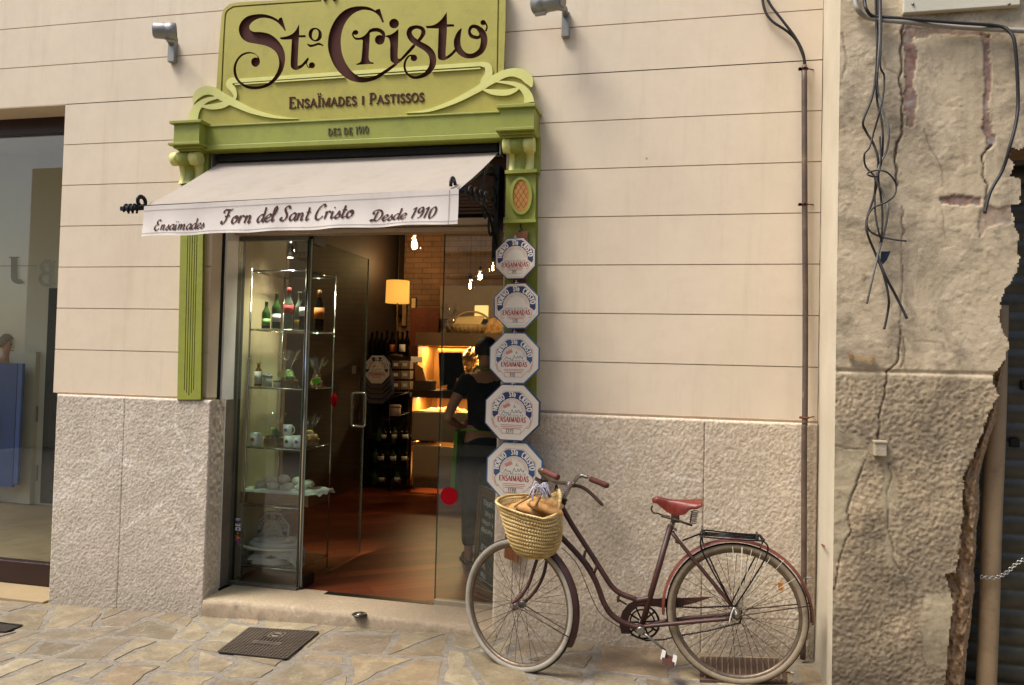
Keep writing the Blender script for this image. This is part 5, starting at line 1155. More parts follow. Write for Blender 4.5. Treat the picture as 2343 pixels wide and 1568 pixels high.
guard(at_r, .345, -6, 183, .027, 'rear_mudguard', REDG); guard(at_f, .342, 84, 204, .028, 'front_mudguard', MAROON, .12)
# frame
def tubes(name, specs, mat_):
    m = MB()
    for pts, r in specs: m.tube(catmull([tuple(p) for p in pts], 8) if len(pts) > 2 else pts, r, 12)
    return m.build(name, mat_, bike)
BBp = B5(232, 1163); st_top = B5(440, 440); hd_t, hd_b = PB(1285.5, 1153), PB(1261, 1222)
tubes('frame', [([B4(795, 320), B4(870, 450), B4(1000, 650), B4(1100, 810), B4(1150, 880), B4(1210, 925), B4(1300, 958), B5(200, 970), B5(290, 955)], .0135),
    ([hd_b+(hd_t-hd_b)*.15, B4(800, 540), B4(930, 680), B4(1010, 800), B4(1050, 890), B4(1085, 985), B4(1140, 1070), B4(1220, 1125), B4(1300, 1155), BBp], .0145),
    ([st_top, BBp], .0145), ([hd_t, hd_b], .0175), ([B5(452, 495), B5(500, 560, -.03), B5(866, 1005, -.055)], .0085), ([B5(455, 490), B5(500, 555, .03), B5(866, 1000, .055)], .0085),
    ([BBp, B5(300, 1150, -.03), B5(868, 1098, -.055)], .0095), ([BBp, B5(440, 1110, .035), B5(868, 1068, .055)], .0095),
    ([BBp+BN*-.035, BBp+BN*.035], .021), ([B4(935, 660), B4(1005, 760)], .008), ([B4(955, 620), B4(945, 680)], .007), ([B4(1040, 720), B4(1015, 790)], .007)], MAROON)
m = MB(); m.lathe([(.0195, 0), (.0195, .012), (.016, .016), (.0195, .02), (.0195, .03)], hd_t, (hd_t-hd_b), 16); m.build('headset', DARKM, bike)
cap_ = PB(1306, 1102); m = MB(); m.tube([hd_t, PB(1291, 1136), PB(1300, 1112), cap_], [.0125, .0125, .0135, .014], 12); m.build('stem', CHR, bike)
m = MB()
for i in range(7):
    t = .2+.12*i; q = PB(1291, 1136).lerp(cap_, t); m.tube([q+Vector((.016*cos(rad(a)), .016*sin(rad(a)), .004*sin(rad(a*2+i*60)))) for a in range(0, 360, 40)], .002, 5, closed=True)
m.build('wire_wrap', paint('pinkish cord', '#a5938a', .8), bike)
fl_n, fl_f = -.46, -.405
def H(x, y, Y): return P(*ah(x, y), Y)
tubes('fork', [([hd_b, P(1245, 1250, -.46), P(1230, 1276, -.475), P(1220, 1305, -.48), P(1209, 1337, -.485), P(1191, 1364, -.49), P(1172, 1380, -.492)], .0085),
               ([hd_b, P(1258, 1250, -.40), P(1251, 1279, -.385), P(1244, 1312, -.38), P(1233, 1338, -.378), P(1217, 1361, -.376), P(1200, 1378, -.375)], .0085)], MAROON)
m = MB(); m.tube([P(1172, 1382, -.5), at_f(rad(196), .345, -.026)], .0028, 6); m.tube([P(1198, 1384, -.37), at_f(rad(196), .345, .026)], .0028, 6); m.build('mudguard_stay', RUSTM, bike)
m = MB(); m.tube(catmull([tuple(p) for p in (H(1300, 372, -.14), H(1240, 350, -.135), H(1195, 352, -.135), H(1150, 385, -.155), H(1110, 440, -.2), H(1050, 452, -.28), H(970, 445, -.335), H(900, 432, -.39), H(780, 395, -.46), H(700, 330, -.52), H(665, 285, -.55), H(690, 268, -.57), H(730, 290, -.585))], 6), .0105, 12); m.build('handlebar', CHR, bike)
GRIP = paint('brick red grip rubber', '#5c2d23', .7, .15, 20, .3, 120)
for a, b in ((H(1325, 388, -.145), H(1565, 482, -.185)), (H(715, 283, -.58), H(910, 372, -.635))):
    m = MB(); d = b-a; m.tube([a, a+d*.05, a+d*.9, b], [.0125, .0145, .0155, .013], 14); m.build('grip', GRIP, bike)
for pts in ((H(1050, 500, -.25), H(1100, 482, -.2), H(1180, 485, -.17), H(1260, 520, -.16), H(1350, 590, -.16), H(1430, 670, -.165), H(1500, 742, -.17)), (H(760, 430, -.47), H(700, 425, -.52), H(640, 400, -.55), H(612, 380, -.56), H(660, 430, -.56), H(720, 510, -.565), H(770, 580, -.57), H(805, 630, -.57))):
    m = MB(); m.tube(catmull([tuple(p) for p in pts], 5), [.006]*(len(catmull([tuple(p) for p in pts], 5))-2)+[.004, .003], 8, flat=1.6); m.build('brake_lever', RUSTM, bike)
m = MB(); m.tube([H(880, 470, -.42), H(870, 520, -.40), H(850, 600, -.38)], .004, 6); m.tube([H(880, 470, -.42), H(890, 470, -.41), H(905, 550, -.39), H(875, 620, -.38)], .004, 6); m.build('brake_rod', DARKM, bike); m = MB(); m.tube(catmull([tuple(p) for p in (B4(790, 600), B4(900, 720, -.02), B4(1000, 950, -.02), B4(1080, 1080, -.02), B4(1250, 1190, -.02))], 6), .002, 5); m.build('brake_cable', DARKM, bike)
# crank side
crk = B5(240, 1122, .045); m = MB()
m.tube([crk+Vector((cos(rad(a)), 0, sin(rad(a))))*.082 for a in range(0, 360, 8)], .0055, 8, closed=True); m.tube([crk+Vector((cos(rad(a)), 0, sin(rad(a))))*.06 for a in range(0, 360, 10)], .004, 6, closed=True)
for i in range(10): a = rad(36*i+8); m.tube([crk+Vector((cos(a), 0, sin(a)))*.018, crk+Vector((cos(a), 0, sin(a)))*.08], .005, 6)
m.build('chainring', DARKM, bike)
m = MB(); ch = [crk+Vector((.01, 0, .084)), B5(620, 1022, .045), B5(905, 1008, .045), B5(940, 1040, .045), B5(930, 1128, .045), B5(700, 1185, .045), B5(480, 1222, .045), B5(400, 1245, .045), crk+Vector((.02, 0, -.09)), crk+Vector((-.05, 0, -.07)), crk+Vector((-.086, 0, 0)), crk+Vector((-.06, 0, .06))]
pts = []
for i in range(len(ch)-1):
    L_ = (ch[i+1]-ch[i]).length; n = max(2, int(L_/.0064)); pts += [ch[i].lerp(ch[i+1], j/n) for j in range(n)]
m.tube(pts, [.0052 if i % 2 else .0032 for i in range(len(pts))], 6); m.build('chain', DARKM, bike)
m = MB(); out = [(92, 1205), (78, 1150), (80, 1105), (98, 1050), (140, 995), (195, 968), (300, 958), (460, 955), (620, 950), (745, 944), (690, 962), (600, 992), (470, 1022), (370, 1022), (330, 1010), (270, 1000), (210, 1012), (165, 1050), (143, 1100), (140, 1150), (150, 1190), (160, 1207)]
m.prism([B5(x, y, .03) for x, y in out], BN*.004); m.prism([B5(x, y, .055) for x, y in out], BN*.004)
n_ = 10; m.grid([[B5(x, y, .03) for x, y in out[:n_]], [B5(x, y, .059) for x, y in out[:n_]]]); m.build('chain_guard', MAROON, bike)
m = MB(); a, b = BBp+BN*-.05, B5(395, 1318, -.05); m.tube([a, b], [.0095, .007], 10, flat=.7); m.lathe([(.02, -.006), (.02, .012), (.014, .016)], a, -BN, 16); m.build('crank_arm', CHR, bike)
pd = bpy.data.objects.new('pedal', None); COL.objects.link(pd); pd.parent = bike; pc = B5(422, 1385, -.10); pd.location = pc-base_of(bike)
m = MB(); m.tube([b, pc+BN*-.02], .006, 8); u = Vector((.94, -.1, -.28)).normalized(); v_ = Vector((.2, .3, .93)).normalized()
m.obox(pc, u*.03, BN*.04, v_*.008, .004); m.obox(pc+Vector((0, 0, -.006)), u*.026, BN*.046, v_*.012, .004); m.build('body', paint('brown pedal rubber', '#4a2a20', .7, .2), pd)
for s in (-1, 1): MB().obox(pc+u*.028*s+v_*.012-BN*.012, u*.009, BN*.024, v_*.016, .004).build('reflector', paint('white pedal reflector', '#c4beb4', .5, .05), pd)
# saddle
sd_ = bpy.data.objects.new('saddle', None); COL.objects.link(sd_); sd_.parent = bike; s0, s1 = PB(1492, 1146), PB(1606, 1153); sd_.location = s0.lerp(s1, .5)-base_of(bike)
k = NT('red saddle leather'); c = k.ramp(k.noise(12, 8, .7), [(.3, srgb('#4a150c')), (.55, srgb('#6a2012')), (.8, srgb('#84361f'))]); c = k.mix(k.ramp(k.noise(40, 8, .8), [(.62, 0.0), (.72, .6)]), c, srgb('#5c241c')); k.set(color=c, rough=.42, spec=.5); k.bump(k.noise(80, 5, .6), .2, .003); SAD = k.m
m = MB(); rows = []; fx = (s1-s0)
for i in range(31):
    s = i/30; hw = np.interp(s, [0, .06, .3, .5, .7, .88, 1], [.014, .026, .03, .045, .075, .092, .085]); dp = np.interp(s, [0, .1, .3, .5, .66, .75, .9, 1], [.018, .034, .062, .072, .06, .034, .03, .018]); dz = np.interp(s, [0, .1, .35, .7, 1], [.0, .012, .0, .0, .006])
    c_ = s0+fx*s+Vector((0, 0, .012+dz)); row = []
    for j in range(25):
        t = j/12-1; y = hw*sin(t*pi/2); e = max(0, abs(t)-.45)/.55; row.append(c_+Vector((0, y*(1-.12*e), -.012*t*t-(dp-.012)*e**1.3)))
    rows.append(row)
m.grid(rows); m.raw(rows[0], [tuple(range(25))]); m.raw(rows[-1], [tuple(range(24, -1, -1))]); m.build('leather_top', SAD, sd_)
m = MB(); m.tube(catmull([tuple(PB(1451.8+.1543*x, 1088.8+.1543*y, .0)) for x, y in ((262, 440), (245, 500), (285, 550), (350, 560), (420, 590), (520, 610))], 5), .0042, 8)
for o_ in (-.03, .03): m.tube([PB(1451.8+.1543*390, 1088.8+.1543*595, o_*.6), PB(1451.8+.1543*560, 1088.8+.1543*640, o_), PB(1451.8+.1543*850, 1088.8+.1543*735, o_*2)], .006, 8)
m.obox(PB(1451.8+.1543*600, 1088.8+.1543*620), (.02, 0, 0), (0, .035, 0), (0, 0, .018), .006); m.build('undercarriage', paint('greasy brown steel', '#3f2f22', .6, .3, 30, .3, metal=.3), sd_)
for o_ in (-.06, .055):
    m = MB(); a, b = PB(1451.8+.1543*890, 1088.8+.1543*520, o_), PB(1451.8+.1543*860, 1088.8+.1543*700, o_); pts = []
    for i in range(73): t = i/72; r_ = .0155; pts.append(a.lerp(b, t)+Vector((r_*cos(t*2*pi*6), r_*sin(t*2*pi*6), 0)))
    m.tube(pts, .0028, 6); m.build('spring', paint('dark spring steel', '#2a211b', .4, metal=.5), sd_)
m = MB(); m.tube([st_top+Vector((0, 0, -.02)), PB(1540, 1192)], .0125, 10); m.tube([B5(470, 470, -.02), B5(475, 475, .02)], .008, 8); m.build('seat_post', CHR, bike)
# carrier
m = MB(); RB = paint('black carrier rod', '#17161a', .4, .2, 20, .1, metal=.5)
def rod(pts, r=.0038): m.tube(catmull([tuple(B5(*p)) for p in pts], 6) if len(pts) > 2 else [B5(*p) for p in pts], r, 8)
rod([(1040, 508, .06), (860, 495, .065), (680, 476, .06), (655, 485, .03), (650, 505, -.03), (665, 522, -.06), (860, 540, -.065), (1082, 550, -.06), (1084, 530, -.02), (1070, 512, .03), (1040, 508, .06)])
for o_, y0, y1 in ((.03, 490, 520), (0, 500, 530), (-.03, 510, 540)): rod([(660, y0, o_), (1060, y1, o_)], .0034)
for x0 in (672, 1045): rod([(x0, 478+.04*(x0-672), .06), (x0, 523+.05*(x0-672), -.06)], .005)
rod([(655, 520, -.065), (648, 570, -.07), (665, 630, -.07), (720, 740, -.068), (800, 880, -.065), (880, 1015, -.06)]); rod([(1084, 548, -.065), (1122, 585, -.07), (1118, 640, -.07), (1085, 710, -.07), (1000, 850, -.065), (890, 1018, -.06)])
rod([(652, 500, .06), (672, 580, .065), (720, 690, .065), (800, 860, .06), (870, 1000, .06)]); rod([(1062, 515, .06), (1083, 545, .065), (1075, 590, .065), (1010, 710, .065), (870, 985, .06)]); rod([(655, 498, 0), (520, 550, 0)], .0042)
m.build('carrier_rack', RB, bike)
m = MB()
for x, y in ((875, 592), (940, 596), (945, 600), (1010, 612), (1078, 634), (1142, 666), (1236, 686), (1316, 816)): m.tube([B5(x, y, -.03), B5(925+(x-1000)*.06, 1040+(y-700)*.03, -.045)], .0012, 4)
m.build('skirt_cords', paint('pale elastic cord', '#b8b29c', .8), bike)
m = MB(); m.tube([at_r(rad(168), .35, -.027), hub_r+BN*-.06], .003, 6); m.tube([at_r(rad(168), .35, .027), hub_r+BN*.06], .003, 6); m.build('mudguard_stay', RUSTM, bike)
m = MB(); m.tube(catmull([tuple(p) for p in (B5(452, 520), B5(495, 545, -.03), B5(502, 580, -.035), B5(500, 612, -.035))], 4), .002, 5); m.tube(catmull([tuple(p) for p in (B5(885, 1020, -.07), B5(868, 1060, -.075), B5(852, 1125, -.075))], 4), .0025, 5); m.build('white_tie', paint('white cable tie', '#d3cec2', .6), bike)
m = MB(); m.obox(B5(1212, 872, -.01), (.01, 0, 0), (0, .006, 0), (0, 0, .018), .003); m.build('amber_reflector', paint('amber reflector', '#a86a1e', .3), bike)
m = MB(); m.obox(B5(488, 555, -.02), (.012, 0, -.002), (0, .012, 0), (0, 0, .008), .003); m.build('bracket', RUSTM, bike); m = MB(); m.obox(B5(70, 960, -.01), (.006, 0, 0), (0, .016, 0), (0, 0, .012), .003); m.tube([B5(70, 965), B5(130, 1000)], .005, 6); m.build('bracket', RUSTM, bike)
wire([P(1834, 1325, -.06), P(1850, 1321, -.1), P(1858, 1330, -.1), P(1861, 1360, -.08), P(1858, 1450, -.06), P(1853, 1505, -.05)], .0022, paint('clear grey cable', '#9a948a', .3), 'thin grey security cable looped round the brown conduit by the rear wheel', 'lock_cable', 'cable')

# ------------------------------------------------------------------ straw basket, bread, ribbon
k = NT('woven straw'); w_ = k.noise(1, 3, .5, co=k.mapped((26, 26, 120))); c = k.ramp(w_, [(.25, srgb('#9a7a48')), (.5, srgb('#c6a96e')), (.78, srgb('#e0cb98'))])
c = k.mix(k.ramp(k.attr('groove'), [(.0, .8), (.45, 0.0)]), c, srgb('#755a32')); c = k.mix(k.ramp(k.noise(6, 5, .6), [(.55, 0.0), (.75, .4)]), c, srgb('#ad9158')); k.set(color=c, rough=.75, spec=.25); k.bump(k.noise(1, 3, .6, co=k.mapped((150, 150, 260))), .45, .003); STRAW = k.m
bk = thing('straw_basket', P(1222, 1274, -.47), 'woven straw basket hanging on the bicycle handlebar, filled with bread', 'basket')
BYc = -.50
prof = [(1274, 1205, 1243), (1271, 1190, 1257), (1262, 1178, 1268), (1248, 1168, 1275), (1228, 1161, 1281), (1200, 1154, 1284), (1175, 1147, 1284), (1158, 1141, 1283), (1140, 1134, 1282)]
prof = [tuple(q) for q in catmull(prof, 6)]
zsx = [P((a+b)/2, y, BYc) for y, a, b in prof]; hws = [(P(b, y, BYc).x-P(a, y, BYc).x)/2 for y, a, b in prof]
zz = np.array([p.z for p in zsx]); xc = np.array([p.x for p in zsx]); hw = np.array(hws); z_lo, z_hi = zz[0], zz[-1]
nphi, nv = 300, 170; V_, Gv = [], []; NR = 13
def rim_z(ph):   # ph: 0 right, pi/2 back (wall), pi left, 3pi/2 front
    return np.interp(ph % (2*pi), [0, .55, 1.1, 1.57, 2.4, 3.14, 3.7, 4.3, 4.71, 5.2, 5.8, 6.283], [.0, .05, .022, .008, .002, -.012, -.022, -.034, -.05, -.066, -.05, .0])
for side in (0, 1):
    for iv in range(nv+1):
        v = iv/nv if side == 0 else 1-iv/nv
        for ip in range(nphi):
            ph = 2*pi*ip/nphi; top = z_hi+rim_z(ph)-.004; z = z_lo+(top-z_lo)*v
            h = np.interp(z, zz, hw); x0 = np.interp(z, zz, xc); dpt = min(h, .02+h*.62)
            cx_, sx_ = cos(ph), sin(ph); e = 2/2.3; ux = math.copysign(abs(cx_)**e, cx_); uy = math.copysign(abs(sx_)**e, sx_)
            rowc = v*NR+.35*cx_; fr = rowc % 1.0; gr = abs(sin(pi*fr)); dr = 1 if int(rowc) % 2 else -1
            br = sin(ph*76+dr*(fr-.5)*5.2); lip = 1.0 if v > .955 else 0
            d = (.006*gr**.6+.0032*br*gr) if side == 0 else -.008
            if lip: d += .006*sin(pi*(v-.955)/.045)
            wob = .004*sin(3*ph+5*v)
            V_.append((x0+ux*(h+d-.004+wob), BYc+uy*(dpt+d+wob), z-(.002 if side else 0))); Gv.append(gr*(.6+.4*br) if not lip else .8)
m = MB(); m.v = V_; nr = 2*(nv+1)
for i in range(nr-1):
    for j in range(nphi): m.f.append([i*nphi+j, i*nphi+(j+1) % nphi, (i+1)*nphi+(j+1) % nphi, (i+1)*nphi+j]); m.mi.append(0); m.sm.append(True)
m.f.append(list(range(nphi-1, -1, -1))); m.mi.append(0); m.sm.append(False)
bo = m.build('woven_body', STRAW, bk); a_ = bo.data.attributes.new('groove', 'FLOAT', 'POINT'); a_.data.foreach_set('value', np.array(Gv, np.float32))
m = MB(); STRAP = paint('dark straw handle', '#80602f', .8, .25, 40, .4, 150)
for pts in ([(1176, 1160, -.60), (1190, 1150, -.60), (1212, 1138, -.56), (1228, 1128, -.5), (1238, 1108, -.45)], [(1222, 1160, -.59), (1228, 1150, -.57), (1234, 1138, -.53), (1242, 1120, -.48), (1245, 1105, -.45)], [(1192, 1140, -.42), (1215, 1128, -.43), (1238, 1112, -.44)]): m.tube(catmull([tuple(P(*p)) for p in pts], 6), .0045, 8)
m.build('handle', STRAP, bk)
k = NT('bread crust'); c = k.ramp(k.noise(14, 7, .65), [(.3, srgb('#a8733a')), (.55, srgb('#c8965a')), (.78, srgb('#dcb583'))]); k.set(color=c, rough=.65, spec=.3); k.bump(k.noise(50, 6, .65), .4, .005); BREAD = k.m
def loaf(c, L_, r, d, lab, name='bread_loaf', mat_=None, grp='loaves in the straw basket', slash=True, cat='bread'):
    d = Vector(d).normalized(); m = MB(); s1_ = d.cross(Vector((0, 0, 1))).normalized(); s2_ = s1_.cross(d); rows = []
    for i in range(25):
        t = -1+2*i/24; rr = r*max(0.02, (1-abs(t)**2.6))**.5; row = []
        for j in range(18):
            a = 2*pi*j/18; q = 1+.06*sin(7*t+a*2)+(.09*max(0, sin(a))*sin(t*14) if slash else 0); row.append(Vector(c)+d*t*L_/2+(s1_*cos(a)*1.0+s2_*sin(a)*.8)*rr*q)
        rows.append(row)
    m.grid(rows, True, True); return solo(m, name, mat_ or BREAD, lab, cat, grp)
loaf(P(1192, 1150, -.44)+Vector((0, 0, -.02)), .22, .036, (1, .3, .5), 'golden loaf standing furthest left in the straw basket')
loaf(P(1246, 1163, -.54)+Vector((0, 0, -.0)), .19, .034, (1, .1, -.28), 'pale loaf lying nearest the front lip of the straw basket')
loaf(P(1254, 1150, -.46)+Vector((0, 0, -.01)), .16, .03, (1, .2, -.1), 'golden loaf behind the pale one, at the right of the basket')
loaf(P(1215, 1160, -.49)+Vector((0, 0, -.015)), .18, .034, (1, -.3, -.15), 'loaf in the middle of the straw basket under the handles')
m = MB(); random.seed(3)
for i in range(22):
    a0 = P(1236+random.uniform(-3, 3), 1116+random.uniform(-3, 3), -.56); dx, dy = random.uniform(-.05, .055), random.uniform(-.03, .02); dz = -random.uniform(.02, .06)
    m.tube(catmull([tuple(a0), tuple(a0+Vector((dx*.6, dy-.01, .012+random.uniform(-.01, .01)))), tuple(a0+Vector((dx, dy-.012, dz*.6))), tuple(a0+Vector((dx*1.15, dy-.005, dz)))], 5), .0016, 4, flat=2.0)
solo(m, 'ribbon_bow', paint('lilac white ribbon', '#b9b6c4', .5, .1), 'bunch of white and lilac ribbon tied above the bread in the basket', 'ribbon')
# ------------------------------------------------------------------ glass front of the bakery
FZ = .112; GY = YD
front_ = thing('glass_shopfront', (-2.0, GY, FZ), 'fixed clear glass panes either side of the bakery doorway with slim metal frame', 'shopfront')
SLIM = paint('brushed slim frame', '#6f6a60', .35, .1, 30, .05, metal=.5); GLD = glass_mat('door glass', (.88, .92, .90), 1.15)
xa, xb, xc_, xd = P(535, 1000, GY).x, P(692, 1000, GY).x, P(1005, 1000, GY).x, DX1+.02
ztop = 2.412; zbot = P(600, 1352, GY).z
m = MB(); m.box((xa-.012, GY-.02, FZ), (xa, GY+.03, ztop)); m.box((xa, GY-.018, FZ+.002), (xb, GY+.03, FZ+.022)); m.box((xa, GY-.012, ztop-.03), (xb, GY+.02, ztop)); m.build('frame', SLIM, front_); MB().box((xc_, GY-.02, FZ+.002), (xd, GY+.03, FZ+.034), .003).build('bottom_rail', paint('pale metal rail', '#a3967f', .4, .08, metal=.2), front_)
m = MB(); m.box((xa, GY, FZ+.022), (xb-.01, GY+.01, ztop-.03)); m.build('glass_pane', GLD, front_)
m = MB(); m.box((xc_, GY, FZ+.034), (xd, GY+.01, ztop)); m.build('glass_pane', GLD, front_)
m = MB(); m.box((xb-.01, GY-.001, FZ+.02), (xb-.004, GY+.011, ztop-.03)); m.box((xc_-.004, GY-.001, FZ+.034), (xc_, GY+.011, ztop)); m.build('glass_edge', paint('dark green glass edge', '#20312b', .2, .1), front_)
m = MB(); m.lathe([(P(1027, 1135, GY).x-P(1007.5, 1135, GY).x, 0), (.0001, .0001)], P(1027, 1135, GY-.002), (0, -1, 0), 36, False); m.build('red_dot_sticker', paint('red sticker', '#b01722', 1.0, .03, bump=0, spec=0), front_)
m = MB(); m.box((P(745, 1375, GY).x, GY-.03, FZ+.002), (xc_, GY+.03, FZ+.008)); m.build('floor_track', paint('dark floor track', '#17130f', .4, .2, metal=.4), front_)
cards = [('#2a3a7a', '#d9dbe2'), ('#dfe1e6', '#33428c'), ('#e6e3de', '#4a5aa0'), ('#1c1a1a', '#b79a3a'), ('#c13a2a', '#e0a53a'), ('#2c4aa0', '#c33a3a')]
for i, (c1, c2) in enumerate(cards):
    y0 = 1186+10.2*i; a, b = P(538.5, y0, GY-.002), P(549.5, y0+8, GY-.002); m = MB(); m.k = 0; m.box((a.x, GY-.0015, b.z), (b.x, GY-.0003, a.z)); m.k = 1
    if i in (0, 1):
        ps, ww = letters('VISA', 1, stem=.2, hair=.12, serif=0); s_ = (b.x-a.x)*.75/ww; flat(m, ps, lambda x, y: Vector((a.x+(b.x-a.x)*.12+x*s_, GY-.0022, (a.z+b.z)/2-.005+y*.011)))
        m.box((a.x, GY-.0019, a.z-.005), (b.x, GY-.0015, a.z))
    else:
        for s in (-1, 1): m.lathe([(.006, 0), (.0001, .0004)], ((a.x+b.x)/2+.004*s, GY-.0016, (a.z+b.z)/2), (0, -1, 0), 12)
    solo(m, 'card_sticker', [paint('sticker'+c1, c1, .5, .03, bump=0), paint('sticker'+c2, c2, .5, .03, bump=0)], ('blue topped', 'white and blue', 'pale grey', 'black and gold', 'red and orange', 'lowest, blue and red')[i]+' payment card sticker in the column on the left glass pane', 'sticker', 'card stickers on the glass pane')
# open glass door leaf, hinged by the left pane and swung inwards
h0 = Vector((xb+.012, GY+.02, FZ+.012)); e0 = PZ(822, 1268, FZ+.012); dv = (e0-h0); dv.z = 0; DL = dv.length; dn = dv.normalized(); nn = Vector((-dn.y, dn.x, 0))
door = thing('glass_door', h0, 'frameless glass door standing open inwards with long chrome handle', 'door')
m = MB(); m.obox(h0+dn*DL/2+Vector((0, 0, 1.14)), dn*DL/2, nn*.005, (0, 0, 1.13)); m.build('glass_leaf', GLD, door)
m = MB(); m.obox(h0+dn*(DL+.0015)+Vector((0, 0, 1.14)), dn*.0015, nn*.0052, (0, 0, 1.13)); m.obox(h0-dn*.002+Vector((0, 0, 1.14)), dn*.002, nn*.0052, (0, 0, 1.13)); m.build('glass_edge', paint('bright glass edge', '#8f9a8e', .15, .1, metal=.3), door)
CHROME = paint('bright chrome', '#c2beb6', .12, .05, 10, 0, metal=1.0)
hc = P(813, 937, 0); 
def on_leaf(py): # point near the free edge at the height of a picture row
    q = h0+dn*(DL-.10); z0_, z1_ = 0, 3
    d = ray(825, py); t = (q.y-CAM.y)/d.y; return Vector((q.x, q.y, (CAM+d*t).z))
za, zb_ = on_leaf(899).z, on_leaf(976).z; m = MB(); base = h0+dn*(DL-.10); base.z = 0; w_ = .055
loop = []
for sx_, z_, st in ((1, za, 0), (-1, za, 90), (-1, zb_, 180), (1, zb_, 270)):
    for q in range(0, 91, 15):
        a = rad(st+q); loop.append(base+nn*(sx_*(w_-.022)+.022*cos(a))+Vector((0, 0, z_-(.022 if z_ == za else -.022)+.022*sin(a))))
m.tube(loop, .0095, 10, closed=True); m.build('handle', CHROME, door)
m = MB(); m.obox(h0+dn*.085+Vector((0, 0, .03)), dn*.085, nn*.012, (0, 0, .035), .003); m.obox(h0+dn*.085+Vector((0, 0, 2.27)), dn*.085, nn*.012, (0, 0, .03), .003); m.build('patch_fitting', paint('dark steel fitting', '#3d3b38', .25, .1, metal=.7), door)
m = MB(); m.tube([h0+Vector((-.012, -.01, 0)), h0+Vector((-.012, -.01, 2.29))], .0085, 12); m.build('hinge_post', CHROME, door)
m = MB(); q = [PZ(a, b, FZ+.005) for a, b in ((712, 1357), (738, 1352), (788, 1358), (770, 1371), (735, 1371))]; m.prism(q, (0, 0, -.004)); m.build('floor_plate', paint('dark floor plate', '#201c18', .3, metal=.5), door)
m = MB(); q = h0+dn*(DL-.22)+nn*-.006; q.z = P(805, 846, q.y).z; m.obox(q, dn*.035, nn*.0006, (0, 0, .03)); m.build('paper_sticker', paint('pale paper notice', '#9a8878', .8), door)
m = MB(); q = h0+dn*(DL*.42)+nn*-.006; q.z = P(770, 916, q.y).z; m.lathe([(.05, 0), (.0001, .001)], q, -nn, 24); m.build('red_dot_sticker', paint('red sticker', '#b01722'), door)

# ------------------------------------------------------------------ display rack behind the left pane
RY = .44; fl_, fr_ = P(573.5, 700, RY).x, P(699.5, 700, RY).x; RB_ = PX(757, 1000, fr_).y
rack = thing('display_rack', ((fl_+fr_)/2, (RY+RB_)/2, FZ), 'slim chrome rack with glass shelves full of treats behind the left pane', 'display rack')
rz = [P(636, y, RY).z for y in (618, 753, 887, 1025, 1159, 1300)]
for x in (fl_, fr_):
    for y in (RY, RB_): MB().tube([(x, y, FZ), (x, y, rz[0]+.012)], .0065, 10).build('post', CHROME, rack)
SHG = glass_mat('shelf glass', (.86, .93, .90), 1.0)
for z in rz:
    m = MB(); m.tube([(fl_, RY, z-.008), (fr_, RY, z-.008)], .0055, 8); m.tube([(fl_, RB_, z-.008), (fr_, RB_, z-.008)], .004, 6); m.tube([(fl_, RY, z-.008), (fl_, RB_, z-.008)], .004, 6); m.tube([(fr_, RY, z-.008), (fr_, RB_, z-.008)], .004, 6); s_ = m.build('shelf_frame', CHROME, rack)
    m = MB(); m.box((fl_+.004, RY+.004, z-.0035), (fr_-.004, RB_-.004, z+.0025)); m.build('glass_shelf', SHG, rack)
def bottle_prof(h, r, neck=.33, nr=.38): return [(r*.9, 0), (r, h*.02), (r, h*(1-neck)*.86), (r*.9, h*(1-neck)*.95), (r*nr*1.15, h*(1-neck*.72)), (r*nr, h*(1-neck*.55)), (r*nr, h*.97), (r*nr*1.1, h*.975), (r*nr*1.1, h)]
def bottle(pos, h, r, glass_, lab_mat, cap_mat, label, grp, lab=(.2, .5), cap=.12, neck=.33):
    t = thing('bottle', pos, label, 'bottle', grp); pr = bottle_prof(h, r, neck)
    MB().lathe(pr, pos, n=18).build('glass_body', glass_, t)
    if lab_mat: MB().lathe([(r*1.015, h*lab[0]), (r*1.015, h*lab[1])], pos, n=18).build('paper_label', lab_mat, t)
    if cap_mat: MB().lathe([(r*.38*1.16, h*(1-cap)), (r*.38*1.16, h+.001), (.0001, h+.002)], pos, n=14).build('cap', cap_mat, t)
    return t
def tinted(name, c, r=.08): 
    if name in MATS: return MATS[name]
    k = NT(name); k.set(color=srgb(c), rough=r, spec=.6, trans=.35); k.p.inputs['IOR'].default_value = 1.3; MATS[name] = k.m; return k.m
GRN = tinted('green bottle glass', '#3d5a2a'); DRK = tinted('dark wine glass', '#120d0b'); CLR = tinted('pale bottle glass', '#8d927e'); AMB = tinted('amber honey glass', '#9a5a1e')
WHL = paint('white paper label', '#d8d2c6', .8, .04); REDL = paint('red paper label', '#b3302c', .7, .06); ORL = paint('orange paper label', '#c06a2a', .7, .1); GRL = paint('pale green label', '#8fae6a', .7, .1); GOLD = paint('gold foil cap', '#a9873a', .3, metal=.7)
def on_rack(px, k_, dep): return Vector((P(px, 800, RY+dep).x, RY+dep, rz[k_]+.0025))
gR = 'bottles on the top shelf of the chrome rack'
bottle(on_rack(606, 1, .1), .19, .029, GRN, GRL, None, 'small green bottle with pale oval label at the left of the rack', gR, (.12, .38))
bottle(on_rack(629, 1, .1), .25, .031, GRN, WHL, None, 'tall green bottle with grey label beside the small green one on the rack', gR, (.2, .42))
bottle(on_rack(657, 1, .08), .285, .033, CLR, REDL, paint('red foil cap', '#a82a28', .4), 'tall clear bottle with red label and red cap on the rack', gR, (.38, .58), .16)
bottle(on_rack(682, 1, .12), .26, .031, CLR, GOLD, None, 'clear bottle with small gold label behind the rack post', gR, (.1, .26))
bottle(on_rack(694, 1, .09), .27, .035, DRK, WHL, None, 'dark wine bottle with big white label by the rack post', gR, (.33, .56))
